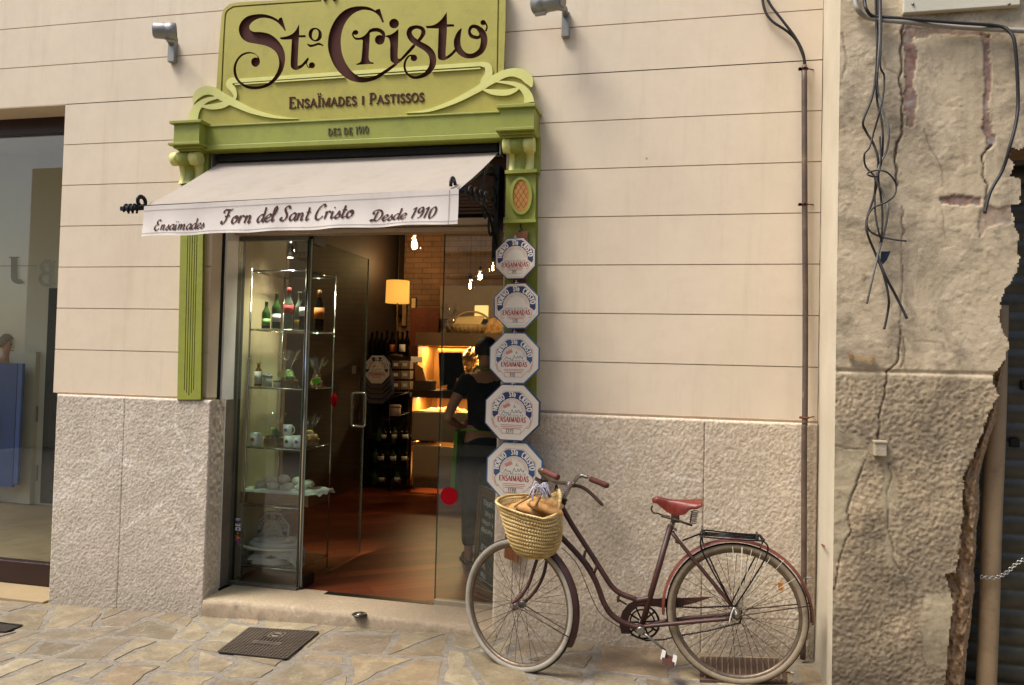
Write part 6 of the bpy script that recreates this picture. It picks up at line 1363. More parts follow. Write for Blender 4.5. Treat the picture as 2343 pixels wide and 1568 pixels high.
bottle(on_rack(727, 1, .2), .28, .034, DRK, ORL, paint('bronze foil cap', '#8a5028', .4), 'dark wine bottle with orange label at the right of the rack', gR, (.28, .56), .18)
CELL = glass_mat('crinkled cellophane', (.97, .97, .97), 1.6, .08)
def cello(m, c, r, h, seed):
    rows = []; rs = random.Random(seed); ph = [rs.uniform(0, 6) for _ in range(6)]
    for i in range(14):
        t = i/13; rr = r*(1-.72*min(1, t/.55)) if t < .55 else r*(.28+.75*((t-.55)/.45)**1.2); row = []
        for j in range(36): a = 2*pi*j/36; q = 1+.10*sin(7*a+ph[0]+t*5)+.08*sin(11*a+ph[1]-t*7)+(.22*sin(5*a+ph[2]) if t > .6 else 0); row.append(Vector(c)+Vector((rr*q*cos(a), rr*q*sin(a)*.8, h*t+(.02*sin(4*a+ph[3]) if t > .8 else 0))))
        rows.append(row)
    return m.grid(rows, True, True)
# second shelf
bottle(on_rack(593, 2, .06), .165, .026, AMB, WHL, paint('yellow cap', '#b79a3a', .5), 'small honey coloured bottle with white label at the left of the second shelf', None, (.1, .62), .1)
def jar(pos, r, h, label, body, lid, name='jam_jar'):
    t = thing(name, pos, label, 'jar'); MB().lathe([(r*.95, 0), (r, .004), (r, h*.72), (r*.9, h*.78)], pos, n=20).build('jar_body', body, t); MB().lathe([(r*.98, h*.74), (r*1.06, h*.78), (r*1.0, h*.98), (.0001, h)], pos, n=20).build('cloth_lid', lid, t); return t
k = NT('checked cloth'); ck = k.n('ShaderNodeTexChecker'); ck.inputs['Scale'].default_value = 90; ck.inputs[1].default_value = (.02, .02, .02, 1); ck.inputs[2].default_value = (.6, .58, .55, 1); k.l(k.co, ck.inputs[0]); k.set(color=ck.outputs[0], rough=.9); CHK = k.m
jar(on_rack(614, 2, .07), .032, .085, 'jam jar with black and white checked cloth lid on the rack', paint('pale jar label', '#b9b6a4', .5, .1), CHK)
jar(on_rack(636, 2, .05), .024, .045, 'tiny jar with green lid on the rack beside the checked jar', WHL, paint('green lid', '#5b7a3a', .6))
GREENS = paint('mixed green treats', '#6f8248', .8, .5, 40, .4, 40); STR2 = paint('pale wicker', '#a5804a', .8, .3, 40, .5, 90)
def gift(pos, r, h, label, fill, seed, tag_mat=None, basket=True, tagoff=(0, 0)):
    t = thing('gift_basket' if basket else 'treat_bag', pos, label, 'gift basket' if basket else 'bag of treats')
    if basket: MB().lathe([(r*.78, 0), (r*.95, r*.6), (r*1.0, r*.62), (r*.93, r*.58), (.001, r*.5)], pos, n=28).build('wicker_tray', STR2, t)
    m = MB(); rs = random.Random(seed)
    for i in range(26 if basket else 30): 
        a, q = rs.uniform(0, 6.28), rs.uniform(0, .75); m.ball(pos+Vector((r*q*cos(a), r*q*sin(a)*.8, r*(.7 if basket else .22)+rs.uniform(0, r*(.75 if basket else 1.5))*(1-q))), r*rs.uniform(.16, .3), 8, 6)
    m.build('treats', fill, t); m = MB(); cello(m, pos+Vector((0, 0, .001)), r*1.06, h, seed); m.build('cellophane', CELL, t)
    if tag_mat: MB().obox(pos+Vector((tagoff[0], -r*.9, tagoff[1])), (.028, 0, .006), (0, .002, 0), (-.004, 0, .018)).build('tag', tag_mat, t)
    return t
gift(on_rack(660, 2, .15), .075, .24, 'cellophane wrapped basket of green treats with pale tag on the second shelf', GREENS, 4, paint('cream tag', '#cdbf86', .7), True, (-.01, .085))
gift(on_rack(727, 2, .17), .055, .2, 'cellophane bag of golden rolls with bright green tag at the right of the rack', BREAD, 9, paint('bright green tag', '#5fb51e', .6), False, (.02, .045))
# third shelf: mugs and baskets
def mug(pos, r, h, label, dot):
    t = thing('mug', pos, label, 'mug', 'white mugs on the third shelf'); MB().lathe([(r*.92, 0), (r, .005), (r, h), (r*.93, h), (r*.9, h*.1), (.001, h*.08)], pos, n=24).build('cup', paint('white glazed mug', '#e3ddd2', .25, .02, bump=0), t)
    MB().tube([pos+Vector((r*cos(rad(20))+.018*cos(rad(a)), r*sin(rad(20)), h*.5+.024*sin(rad(a)))) for a in range(-90, 91, 18)], .004, 6).build('handle', paint('white glazed mug', '#e3ddd2'), t)
    a0 = -pi/2; m = MB(); m.lathe([(.0125, 0), (.0001, .001)], pos+Vector((r*.02, -r*1.01, h*.52)), (0, -1, 0), 18); m.build('printed_dot', dot, t); return t
DOT = paint('orange print', '#c8742a', .6, .1); DOTB = paint('lilac print', '#9a93c2', .6, .1); DOTG = paint('olive print', '#7a6a38', .6, .15)
mug(on_rack(591.5, 3, .05), .036, .085, 'white mug with orange dot standing alone at the left of the rack', DOT)
mug(on_rack(668, 3, .05), .036, .08, 'white mug with olive print, lower one of the stacked mugs', DOTG); mug(on_rack(664, 3, .055)+Vector((0, 0, .081)), .03, .07, 'white mug with lilac dot stacked on the lower mug', DOTB); mug(on_rack(690, 3, .055), .034, .08, 'white mug with lilac dot beside the stacked mugs on the shelf', DOTB)
gift(on_rack(632, 3, .17), .075, .2, 'cellophane wrapped wicker basket with yellow tag behind the white mugs', GREENS, 14, paint('pale yellow tag', '#d3cf7a', .7), True, (0, .085))
gift(on_rack(715, 3, .24), .07, .2, 'cellophane wrapped wicker basket at the right end of the third shelf', BREAD, 17)
# fourth shelf: wicker tray of meringues on paper
tp = on_rack(655, 4, .16); t = thing('wicker_tray', tp, 'flat wicker tray lined with white paper, heaped with pale meringues', 'tray'); hwx = (P(742, 1150, RY+.16).x-P(576, 1150, RY+.16).x)/2
k = NT('tray wicker'); wv = k.n('ShaderNodeTexBrick', offset=.5); wv.inputs['Scale'].default_value = 1; wv.inputs['Brick Width'].default_value = .02; wv.inputs['Row Height'].default_value = .0065; wv.inputs['Mortar Size'].default_value = .0012
wv.inputs['Color1'].default_value = (*srgb('#b98a4e'), 1); wv.inputs['Color2'].default_value = (*srgb('#9a6f3a'), 1); wv.inputs['Mortar'].default_value = (*srgb('#4d3318'), 1); k.l(k.mapped((1, 1, 1), (rad(90), 0, 0)), wv.inputs['Vector']); k.set(color=wv.outputs[0], rough=.75); k.bump(wv.outputs['Fac'], .5, .003); TRAYW = k.m
m = MB(); x0, x1, y0, y1, zt = tp.x-hwx*.98, tp.x+hwx*.98, tp.y-.13, tp.y+.17, tp.z+.075
for a, b in (((x0, y0, tp.z), (x1, y0+.008, zt)), ((x0, y1-.008, tp.z), (x1, y1, zt)), ((x0, y0+.008, tp.z), (x0+.008, y1-.008, zt)), ((x1-.008, y0+.008, tp.z), (x1, y1-.008, zt)), ((x0+.008, y0+.008, tp.z), (x1-.008, y1-.008, tp.z+.01))): m.box(a, b)
m.build('tray_side', TRAYW, t)
k = NT('white wrapping paper'); k.set(color=srgb('#d3cbc0'), rough=.8); k.bump(k.noise(22, 7, .7), .6, .012); PAPER = k.m
def paper(m, c, rx, ry, zc, amp, seed, droop=.06, ang=0):
    rows = []
    for i in range(30):
        row = []
        for j in range(30):
            u, v = i/29*2-1, j/29*2-1; e = max(abs(u), abs(v)); n = float(fbm(np.array(u*3.+seed), np.array(v*3.+seed*2), 4, seed))-.5; n2 = float(vnoise(np.array(u*1.6+seed), np.array(v*1.6), seed+3))
            row.append(Vector((c.x+rx*(u*cos(ang)-v*sin(ang)*ry/rx), c.y+ry*(v*cos(ang)+u*sin(ang)*.5), zc+amp*n*2+(-droop*(2*n2-.6) if e > .82 else 0)*(e-.82)/.18)))
        rows.append(row)
    return m.grid(rows)
m = MB(); paper(m, Vector((tp.x+.01, tp.y+.02, 0)), hwx*1.16, .135, zt+.012, .02, 5, .05); m.build('paper_liner', PAPER, t)
MER = paint('pale meringue', '#d9cdb6', .75, .08, 20, .5, 25); rs = random.Random(5); gi = 0
for (ux, uy, uz) in ((-.5, -.3, 0), (-.15, -.4, 0), (.2, -.35, 0), (.52, -.3, 0), (-.35, .1, .03), (0, .05, .045), (.35, .05, .035), (.6, .1, .02)):
    m = MB(); c_ = Vector((tp.x+hwx*ux*1.1, tp.y+.02+.12*uy, zt+.03+uz)); rows = []
    for i in range(12):
        tt = pi*i/11; rows.append([c_+Vector((sin(tt)*cos(2*pi*j/18)*.042, sin(tt)*sin(2*pi*j/18)*.042, cos(tt)*.03*(1.1 if tt < 1.5 else .8)))*(1) + Vector((.004*sin(j*1.4+i), .003*sin(j*2.1), 0)) for j in range(18)])
    m.grid(rows, True, True); gi += 1
    solo(m, 'meringue', MER, 'pale round meringue in the heap on the wicker tray', 'meringue', 'meringues heaped on the wicker tray')
# fifth shelf: open box with a paper wrapped pastry, printed lid behind
c_ = P(622, 1216, RY+.27); t = thing('octagonal_lid', c_+Vector((0, 0, -.12)), 'octagonal box lid standing on the bottom shelf behind the paper', 'box lid')
lid_parts(t, c_, (P(663, 1216, RY+.27).x-P(581, 1216, RY+.27).x), 0, rad(-6), None, LIDE2, INKB2, True, 1.12, .02, False)
bp = on_rack(638, 5, .15); t = thing('pastry_box', bp, 'open white octagonal cake box with crumpled white paper on the bottom shelf', 'box')
m = MB(); R8 = .16; o8 = [(bp.x+R8*x*2, bp.y+R8*.85*y*2) for x, y in octo(.5)]; m.prism([Vector((x, y, bp.z)) for x, y in o8], (0, 0, .006)); 
for i in range(8): a, b = o8[i], o8[(i+1) % 8]; m.raw([(a[0], a[1], bp.z), (b[0], b[1], bp.z), (b[0], b[1], bp.z+.05), (a[0], a[1], bp.z+.05)], [(0, 1, 2, 3)])
m.build('box_tray', paint('white card box', '#d8d0c4', .7, .04), t)
m = MB(); paper(m, bp+Vector((.02, .02, 0)), .19, .15, bp.z+.07, .05, 8, .09, .3); paper(m, bp+Vector((-.03, .07, 0)), .15, .1, bp.z+.12, .06, 11, .1, -.2); m.build('crumpled_paper', PAPER, t)
m = MB(); sp = [(bp+Vector((r_*cos(a)*1.0, r_*sin(a)*.75, .125-.0*r_))) for a, r_ in ((x*.25, .02+.0035*x*.9) for x in range(0, 76))]; rr = [.004+.018*min(1, (75-i)/18)*min(1, (i+6)/20) for i in range(76)]
m.tube([p+Vector((0, 0, .02*(1-(p-bp).length/.16))) for p in sp], rr, 9); m.build('coiled_pastry', paint('sugar dusted pastry', '#d6cdbf', .85, .06, 25, .5, 60), t)

t = thing('track_spotlight', P(664, 585, RY+.16), 'chrome spotlight hanging from a rail above the chrome rack behind the left pane', 'spotlight')
sp0 = P(664, 590, RY+.16); m = MB(); m.lathe([(.022, 0), (.026, .05), (.02, .10), (.008, .115)], sp0, n=16); m.tube([sp0+Vector((0, 0, .1)), sp0+Vector((0, 0, .2))], .007, 8); m.build('lamp_can', CHROME, t)
MB().box((P(590, 545, RY+.16).x, RY+.15, sp0.z+.2), (fr_, RY+.17, sp0.z+.225)).build('rail', CHROME, t)
MB().lathe([(.018, 0), (.0001, -.001)], sp0+Vector((0, 0, -.001)), n=14).build('lens', lamp_mat('soft white lamp', (1, .88, .7), 14), t)
l = bpy.data.lights.new('rack_light', 'SPOT'); l.energy = 10; l.spot_size = rad(120); l.spot_blend = 1.0; l.shadow_soft_size = .05; l.color = (1, .86, .68); o = bpy.data.objects.new('rack_light', l); COL.objects.link(o); o.location = sp0+Vector((.0, -.05, -.02)); o.rotation_euler = (rad(-6), 0, 0)
t = thing('added_fill_lamp', (fr_-.14, .62, 2.92), 'unseen added lamp brightening the chrome rack from behind the lintel', 'spotlight'); MB().lathe([(.05, 0), (.055, .08), (.03, .38)], (fr_-.14, .62, 2.92), n=18).build('lamp_can', CHROME, t); MB().lathe([(.045, 0), (.0001, .001)], (fr_-.14, .62, 2.918), n=18).build('lens', lamp_mat('soft white lamp', (1, .88, .7), 14), t)  # fixture added out of view, only to brighten the rack below
l = bpy.data.lights.new('rack_fill', 'SPOT'); l.energy = 210; l.spot_size = rad(50); l.spot_blend = .8; l.shadow_soft_size = .08; l.color = (1, .9, .76); o = bpy.data.objects.new('rack_fill', l); COL.objects.link(o); o.location = (fr_-.14, .62, 2.90)

# ------------------------------------------------------------------ inside of the bakery
k = NT('dark interior brick'); br = k.n('ShaderNodeTexBrick'); br.inputs['Scale'].default_value = 1; br.inputs['Brick Width'].default_value = .24; br.inputs['Row Height'].default_value = .07; br.inputs['Mortar Size'].default_value = .006
br.inputs['Color1'].default_value = (*srgb('#5a3f2b'), 1); br.inputs['Color2'].default_value = (*srgb('#73543a'), 1); br.inputs['Mortar'].default_value = (*srgb('#33261b'), 1)
cmb = k.n('ShaderNodeCombineXYZ'); sp_ = k.n('ShaderNodeSeparateXYZ'); k.l(k.co, sp_.inputs[0]); k.l(k.math('ADD', sp_.outputs[0], sp_.outputs[1]), cmb.inputs[0]); k.l(sp_.outputs[2], cmb.inputs[1]); k.l(cmb.outputs[0], br.inputs['Vector'])
k.set(color=k.mix(.4, br.outputs[0], k.ramp(k.noise(6, 7, .7), [(.3, srgb('#3a291c')), (.75, srgb('#7c5c40'))])), rough=.85); k.bump(br.outputs['Fac'], -.5, .01); BRICK = k.m
DKW = paint('near black panelling', '#14100d', .6, .3, 3, .2); LX = -3.78; BY_ = 5.3
room = thing('bakery_room', (-1.5, 3, FZ), 'dark bakery interior seen through the door with brick rear wall', 'room')
m = MB(); m.box((LX-.1, .62, FZ), (LX, BY_, 3.3)); m.build('side_wall', paint('dark brown side wall', '#241913', .7, .3, 3, .3, 30), room)
m = MB(); m.box((LX, BY_, FZ), (1.5, BY_+.1, 3.3)); m.build('brick_wall', BRICK, room)
m = MB(); m.box((1.4, .4, FZ), (1.5, BY_, 3.3)); m.box((DX1+.10, .335, FZ), (1.5, .40, 3.3)); m.box((-4.0, .335, FZ), (DX0-.01, .40, 3.3)); m.box((DX0-.02, .335, 2.52), (DX1+.11, .40, 3.3)); m.build('front_lining', DKW, room)
# pale return wall beside the rack
m = MB(); m.box((DX0-.08, .40, FZ), (DX0-.03, .98, 3.3)); m.build('pale_return', paint('beige return wall', '#b39d7a', .8, .1, 2), room)
m = MB(); q = P(660, 600, 1.05); m.box((DX0-.05, 1.0, FZ), (P(640, 900, 1.0).x+.02, 1.04, 2.6)); m.build('wooden_partition', paint('brown partition', '#7c5a3a', .6, .25, 3, .2), room)
def pb(px0, px1, py0, py1, Y, dep, mat_, name=None, parent=None, bev=0.0, m=None):
    a, b = P(px0, py1, Y), P(px1, py0, Y); mm = m or MB(); mm.box((a.x, Y, a.z), (b.x, Y+dep, b.z), bev)
    return mm.build(name, mat_, parent) if name else mm
m = MB(); pb(868, 880, 500, 760, BY_-.3, .28, None, m=m); pb(908, 916, 500, 720, BY_-.2, .18, None, m=m); m.build('dark_post', DKW, room)
m = MB(); pb(934, 1004, 705, 905, BY_-.06, .05, None, m=m); m.build('red_wall_panel', paint('dark red wall panel', '#5a2a17', .6, .35, 25, .3, 30), room)
m = MB(); pb(1005, 1180, 655, 730, BY_-.5, .3, None, m=m); m.build('wall_shelf_panel', paint('dull tan panel', '#6a5640', .7, .15), room)
for px0, px1, py0, py1, lab in ((917, 931, 690, 748, 'left dark framed picture on the rear wall beside the lamp'), (938, 952, 680, 735, 'right pale framed picture on the rear wall')):
    t = thing('wall_picture', P(px0, py1, BY_-.05), lab, 'picture'); pb(px0, px1, py0, py1, BY_-.05, .03, paint('dark picture frame', '#2d2019', .5), 'frame', t, .004); pb(px0+2, px1-2, py0+3, py1-3, BY_-.056, .004, paint('tan picture' if px0 < 930 else 'pale picture', '#7c6040' if px0 < 930 else '#b59a74', .7, .3, 30), 'print', t)
# shelf unit, bottles, boxes, lamp
def lamp_light(name, loc, e, col=(1.0, .62, .25), r=.06):
    l = bpy.data.lights.new(name, 'POINT'); l.energy = e; l.color = col; l.shadow_soft_size = r; o = bpy.data.objects.new(name, l); COL.objects.link(o); o.location = loc; return o
SYi = 4.3; t = thing('shelf_unit', P(895, 1105, SYi), 'dark shelf unit with wine bottles on top, left of the bread counter', 'shelf unit')
m = MB(); pb(838, 940, 816, 826, SYi, .4, None, m=m); pb(838, 842, 816, 1105, SYi, .4, None, m=m); pb(842, 936, 900, 905, SYi, .4, None, m=m); pb(842, 936, 1000, 1004, SYi, .4, None, m=m); pb(842, 938, 1085, 1092, SYi, .4, None, m=m); m.build('carcass', DKW, t)
pb(842, 936, 826, 1090, SYi+.38, .02, paint('dark back board', '#1f1712', .7), 'back_board', t)
def ib(px, py, Y, h, r, g_, lm, lab, grp): q = P(px, py, Y); return bottle(q, h, r, g_, lm, None, lab, grp)
gw = 'wine bottles on the dark shelf unit'
for i, px in enumerate((850, 861, 872, 884, 896, 908, 919, 930)): ib(px, 816, SYi+.12+.06*(i % 3), .29+.02*(i % 2), .036, DRK, WHL if i == 6 else (ORL if i == 4 else None), ('white labelled wine bottle' if i == 6 else 'orange labelled wine bottle' if i == 4 else 'plain dark wine bottle')+' in the row on the dark shelf unit', gw)
gb = 'cardboard treat boxes stacked beside the counter'; BX = paint('brown card box', '#6d5138', .8, .2, 10); BX2 = paint('pale card box', '#a48c70', .8, .15, 10)
n = 0
for py in (835, 858, 882):
    for px in (905, 926):
        t = thing('card_box', P(px, py+9, 3.95), ('pale' if n % 2 else 'brown')+' card box, '+('upper', 'middle', 'lower')[n//2]+' row of the stack beside the lamp shelf', 'box', gb); pb(px-9, px+9, py-9, py+9, 3.95, .15, BX2 if n % 2 else BX, 'carton', t, .003); pb(px-5, px+5, py-4, py+3, 3.947, .003, WHL, 'box_label', t); n += 1
t = thing('table_lamp', P(909, 815, SYi+.1), 'lit lamp with pleated amber drum shade on a thin stand', 'lamp')
sc_ = P(909.5, 669, SYi+.1); hw_ = (P(935, 669, SYi+.1).x-P(884, 669, SYi+.1).x)/2; z0_, z1_ = P(909, 694, SYi+.1).z, P(909, 643, SYi+.1).z
k = NT('glowing amber shade'); wv = k.n('ShaderNodeTexWave'); wv.inputs['Scale'].default_value = 26; wv.inputs['Distortion'].default_value = 1.5; k.l(k.co, wv.inputs['Vector']); k.set(color=(.5, .28, .08), emit=k.ramp(wv.outputs['Fac'], [(0, (.75, .33, .04)), (1, (1.0, .5, .09))]), es=.42, rough=.9)
MB().lathe([(hw_, z0_), (hw_*.97, z1_)], (sc_.x, sc_.y, 0), n=48).build('lamp_shade', k.m, t)
bz = P(909, 815, SYi+.1).z; m = MB(); m.tube([(sc_.x, sc_.y, bz), (sc_.x, sc_.y, z0_+.1)], .009, 8); m.lathe([(.09, 0), (.085, .015), (.012, .03)], (sc_.x, sc_.y, bz), n=20); m.build('stand', paint('brass stand', '#6a5030', .4, metal=.6), t)
MB().ball((sc_.x, sc_.y, (z0_+z1_)/2), .035, 12, 8).build('bulb', lamp_mat('warm bulb', (1, .6, .25), 12), t); lamp_light('lamp_light', (sc_.x, sc_.y-.0, (z0_+z1_)/2+.08), 9)
lamp_light('lamp_wall_light', (sc_.x-.05, sc_.y+.18, z1_+.22), 7)
# hanging bulbs
gl_b = glass_mat('bulb glass', (.98, .95, .9), 1.5)
for i, (px, py, Y, r, lab) in enumerate(((948, 562, 2.2, .062, 'clear filament bulb hanging nearest, under the awning edge'), (1075, 655, 3.0, .05, 'clear filament bulb hanging lowest among the far ones'), (1098, 635, 3.8, .045, 'clear filament bulb hanging just above the lowest far one'), (1127, 614, 3.4, .045, 'clear filament bulb hanging closest to the price lids'), (955, 523, 2.9, .05, 'clear filament bulb at the awning edge, behind the nearest bulb'))):
    q = P(px, py, Y); t = thing('hanging_bulb', q, lab, 'light bulb', 'bare filament bulbs hanging in the bakery')
    MB().lathe([(.012, r*1.5), (.02, r*1.1), (r*.75, r*.55), (r, 0), (r*.8, -r*.6), (r*.35, -r*.95), (.0005, -r)], q, n=20).build('glass_globe', gl_b, t)
    m = MB(); m.tube(catmull([tuple(q+Vector((r*.18*cos(a*1.9), r*.18*sin(a*1.9), r*(.6-a*.13)))) for a in range(9)], 3), .0035, 5); m.build('filament', lamp_mat('hot filament', (1, .62, .25), 60), t)
    m = MB(); m.lathe([(.016, r*1.4), (.02, r*1.45), (.02, r*2.3), (.006, r*2.6)], q, n=12); m.tube([q+Vector((0, 0, r*2.5)), Vector((q.x, q.y, 3.3))], .003, 5); m.build('socket_cord', black, t)
    if i in (0, 2): lamp_light('bulb_light', q, 14 if i else 12, (1, .72, .4), .03)
# counter with lit bread trays
CYi = 4.15; ctr = thing('bread_counter', P(1010, 1112, CYi), 'tan bakery counter with two lit glass bread shelves and grey tray fronts', 'counter')
TANP = paint('tan counter panel', '#b59f7e', .6, .08, 3); TANG = paint('grey brown tray front', '#94856f', .5, .08, 3); WARM = paint('warm wood counter', '#a9773c', .5, .2, 4)
pb(942, 1180, 900, 909, CYi-.04, .8, paint('dark counter top', '#3a2c20', .3), 'counter_top', ctr); pb(942, 1180, 952, 1006, CYi, .03, TANG, 'tray_front', ctr); pb(942, 1180, 1031, 1085, CYi-.01, .03, TANP, 'base_panel', ctr); pb(944, 1180, 1085, 1114, CYi+.06, .03, paint('grey kick board', '#6a5f52', .6), 'kick_board', ctr)
pb(944, 1180, 909, 1030, CYi+.68, .03, WARM, 'warm_back', ctr); pb(942, 1180, 1004, 1008, CYi+.03, .64, WARM, 'lower_tray', ctr); pb(942, 1180, 949, 953, CYi+.03, .64, WARM, 'upper_tray', ctr); m = MB(); pb(938, 944, 900, 1112, CYi, .7, None, m=m); pb(1000, 1003, 909, 950, CYi+.5, .02, None, m=m); m.build('upright', WARM, ctr)
def strip_light(name, px0, px1, py, Y, e, col=(1, .68, .3), parent=None, w=.02):
    a, b = P(px0, py, Y), P(px1, py, Y); c = (a+b)/2; MB().box((a.x, Y-.008, c.z-.002), (b.x, Y+.008, c.z+.004)).build('light_strip', lamp_mat('warm strip', (1, .68, .3), 5), parent)
    l = bpy.data.lights.new(name, 'AREA'); l.shape = 'RECTANGLE'; l.size = abs(b.x-a.x); l.size_y = w; l.energy = e; l.color = col; o = bpy.data.objects.new(name, l); COL.objects.link(o); o.location = (c.x, Y, c.z-.012); return o
strip_light('upper_tray_light', 955, 1150, 911, CYi+.2, 7, parent=ctr); strip_light('lower_tray_light', 955, 1150, 1010, CYi+.2, 6, parent=ctr)
gl2 = 'bread loaves in the lit counter'
for i, (px, py, L_, r, lab) in enumerate(((965, 946, .2, .05, 'dark crusted loaf at the left end of the lit upper tray'), (992, 943, .2, .062, 'round golden loaf under the light on the upper tray'), (1008, 942, .17, .06, 'pale topped loaf beside the round golden loaf on the upper tray'), (1032, 940, .26, .062, 'large bright loaf in the middle of the lit upper tray'), (1050, 944, .2, .055, 'golden loaf on the upper tray next to the dark clothed person'))):
    loaf(P(px, py, CYi+.2), L_, r, (1, .4*(-1)**i, 0), lab, 'bread_loaf', paint('dark crust', '#6b4322', .7, .4, 20, .4, 40) if i == 0 else BREAD, gl2)
loaf(P(975, 1018, CYi+.1)+Vector((0, 0, .0)), .34, .06, (1, .2, 0), 'long floury loaf in a paper on the lower lit tray', 'bread_loaf', paint('floury crust', '#b59a74', .8, .2, 20, .3, 40), gl2)
# back shelf with lit alcove, basket, loaves
alc = thing('bread_alcove', P(1050, 895, BY_-.6), 'glowing lit alcove of bread shelves behind the counter', 'shelf')
pb(950, 1180, 764, 790, BY_-.75, .5, paint('brown shelf board', '#6b5137', .6, .12), 'shelf_board', alc); pb(955, 1180, 790, 900, BY_-.14, .04, WARM, 'alcove_back', alc); strip_light('alcove_light', 985, 1110, 792, BY_-.45, 13, parent=alc); pb(952, 957, 790, 900, BY_-.75, .6, WARM, 'alcove_side', alc)
m = MB(); pb(1062, 1068, 800, 870, BY_-.4, .2, None, m=m); pb(1002, 1110, 800, 806, BY_-.45, .3, None, m=m); m.build('alcove_rail', WARM, alc)
for i, (px, py) in enumerate(((1068, 815), (1078, 826), (1068, 848), (1080, 860), (1090, 842))): loaf(P(px, py, BY_-.5), .3, .06, (.3, .4, 1 if i % 2 else .6), ('upper', 'second', 'middle', 'lower', 'rightmost')[i]+' of the golden loaves leaning in the lit alcove', 'bread_loaf', BREAD, 'golden loaves in the lit alcove')
sq = P(1076, 764, BY_-.6); t = thing('serving_basket', sq, 'shallow wicker basket with pale lining and high handle on the brown shelf', 'basket')
m = MB(); ra = .19
m.lathe([(ra*.8, 0), (ra, .11), (ra*.94, .105), (ra*.75, .02), (.001, .02)], sq, n=30, sx=1.3)
for i in range(26): a = 2*pi*i/26; m.tube([sq+Vector((ra*.82*1.3*cos(a), ra*.82*sin(a), .0)), sq+Vector((ra*1.02*1.3*cos(a), ra*1.02*sin(a), .11))], .006, 5)
m.build('wicker_bowl', STR2, t); m = MB(); m.tube([sq+Vector((ra*1.25*cos(rad(a)), .05, .1+.17*sin(rad(a)))) for a in range(0, 181, 12)], .012, 8); m.build('handle', STR2, t); m = MB(); m.obox(sq+Vector((-.02, -.02, .15)), (.17, 0, .01), (0, .1, .06), (0, -.004, .006)); m.build('lining', paint('pale lining', '#d9b878', .8), t)
for i, (px, py) in enumerate(((1122, 748), (1136, 750), (1150, 748))): loaf(P(px, py, BY_-.6), .24, .075, (.5, .2, .9), ('left', 'middle', 'right')[i]+' one of the plump golden loaves beside the serving basket', 'bread_loaf', BREAD, 'golden loaves beside the serving basket')
gift(P(1030, 764, BY_-.65), .11, .34, 'cellophane wrapped treats on the brown shelf left of the serving basket', paint('brown treats', '#6e5230', .7, .4, 30), 21, None, False)
sq = P(1104, 700, BY_-.45); t = thing('shelf_lamp', P(1104, 764, BY_-.45), 'small lamp with square amber shade at the back near the price lids', 'lamp')
a, b = P(1088, 730, BY_-.45), P(1120, 700, BY_-.45); MB().box((a.x, BY_-.52, a.z), (b.x, BY_-.38, b.z), .01).build('lamp_shade', lamp_mat('amber shade', (.95, .55, .16), .4), t); MB().tube([(sq.x, BY_-.45, P(1104, 764, BY_-.45).z), (sq.x, BY_-.45, a.z+.02)], .01, 8).build('stand', DKW, t)
# till on the counter
t = thing('till_screen', P(1032, 900, CYi+.25), 'black till screen standing on the bakery counter', 'monitor')
a, b = P(1003, 872, CYi+.25), P(1060, 806, CYi+.25); m = MB(); m.prism([P(1003, 808, CYi+.25), P(1056, 806, CYi+.25), P(1063, 872, CYi+.25), P(1006, 884, CYi+.25)], (0, .05, 0)); m.build('screen', paint('black screen plastic', '#0c0c0d', .25, .1), t); m = MB(); pb(1022, 1045, 868, 899, CYi+.28, .1, None, m=m); pb(1012, 1056, 893, 900, CYi+.2, .2, None, m=m); m.build('stand', black, t)
t = thing('card_reader', P(1052, 896, CYi+.05), 'dark small till box beside the screen on the counter', 'till'); pb(1040, 1066, 872, 899, CYi+.05, .18, paint('dark till plastic', '#191715', .4), 'casing', t, .006); pb(1044, 1058, 866, 874, CYi+.04, .05, paint('tan receipt paper', '#a58456', .8), 'receipt', t)
t = thing('brochure_stand', P(968, 898, CYi), 'basket of leaflets standing on the counter left of the till', 'basket'); pb(945, 985, 872, 899, CYi+.02, .2, paint('dark lattice basket', '#3a2d22', .7, .3, 60, .4, 80), 'lattice_box', t); m = MB()
m.prism([P(948, 830, CYi+.1), P(966, 842, CYi+.1), P(974, 872, CYi+.1), P(950, 872, CYi+.1)], (0, .02, 0)); m.build('leaflet', paint('tan leaflet', '#8a5d30', .7), t)
# wire rack of small bottles
WY = 3.35; wr = thing('wire_rack', P(892, 1110, WY), 'thin black wire rack with small dark bottles and jars', 'rack'); m = MB()
for px in (822, 890, 936): m.tube([P(px, 822, WY), P(px, 1125 if px > 830 else 1130, WY)], .006, 6)
for py in (905, 952, 1010, 1058, 1110): m.tube([P(822, py+4, WY), P(890, py+8, WY), P(936, py-8, WY+.25)], .005, 6); m.tube([P(850, py-10, WY+.3), P(936, py-8, WY+.25)], .004, 6)
m.build('wire_frame', paint('black wire', '#121110', .35, metal=.6), wr)
gj = 'small bottles on the wire rack'; n = 0
for py, pxs in ((1010, (866, 878, 890, 902, 914, 926)), (1060, (858, 870, 884, 898, 912, 924)), (1108, (856, 872, 890, 908, 924))):
    for px in pxs: ib(px, py, WY+.12, .15, .03, DRK if n % 3 else GRN, WHL if n % 2 else None, 'small '+('dark' if n % 3 else 'green')+(' bottle with pale label' if n % 2 else ' bottle without a label')+(' on the upper', ' on the middle', ' on the lowest')[(py-1010)//48]+' level of the wire rack', gj); n += 1
jar(P(903, 952, WY+.1), .06, .12, 'pale round tin on the wire rack above the small bottles', paint('pinkish tin', '#9a8272', .5), paint('pinkish tin lid', '#8a7464', .5), 'round_tin')
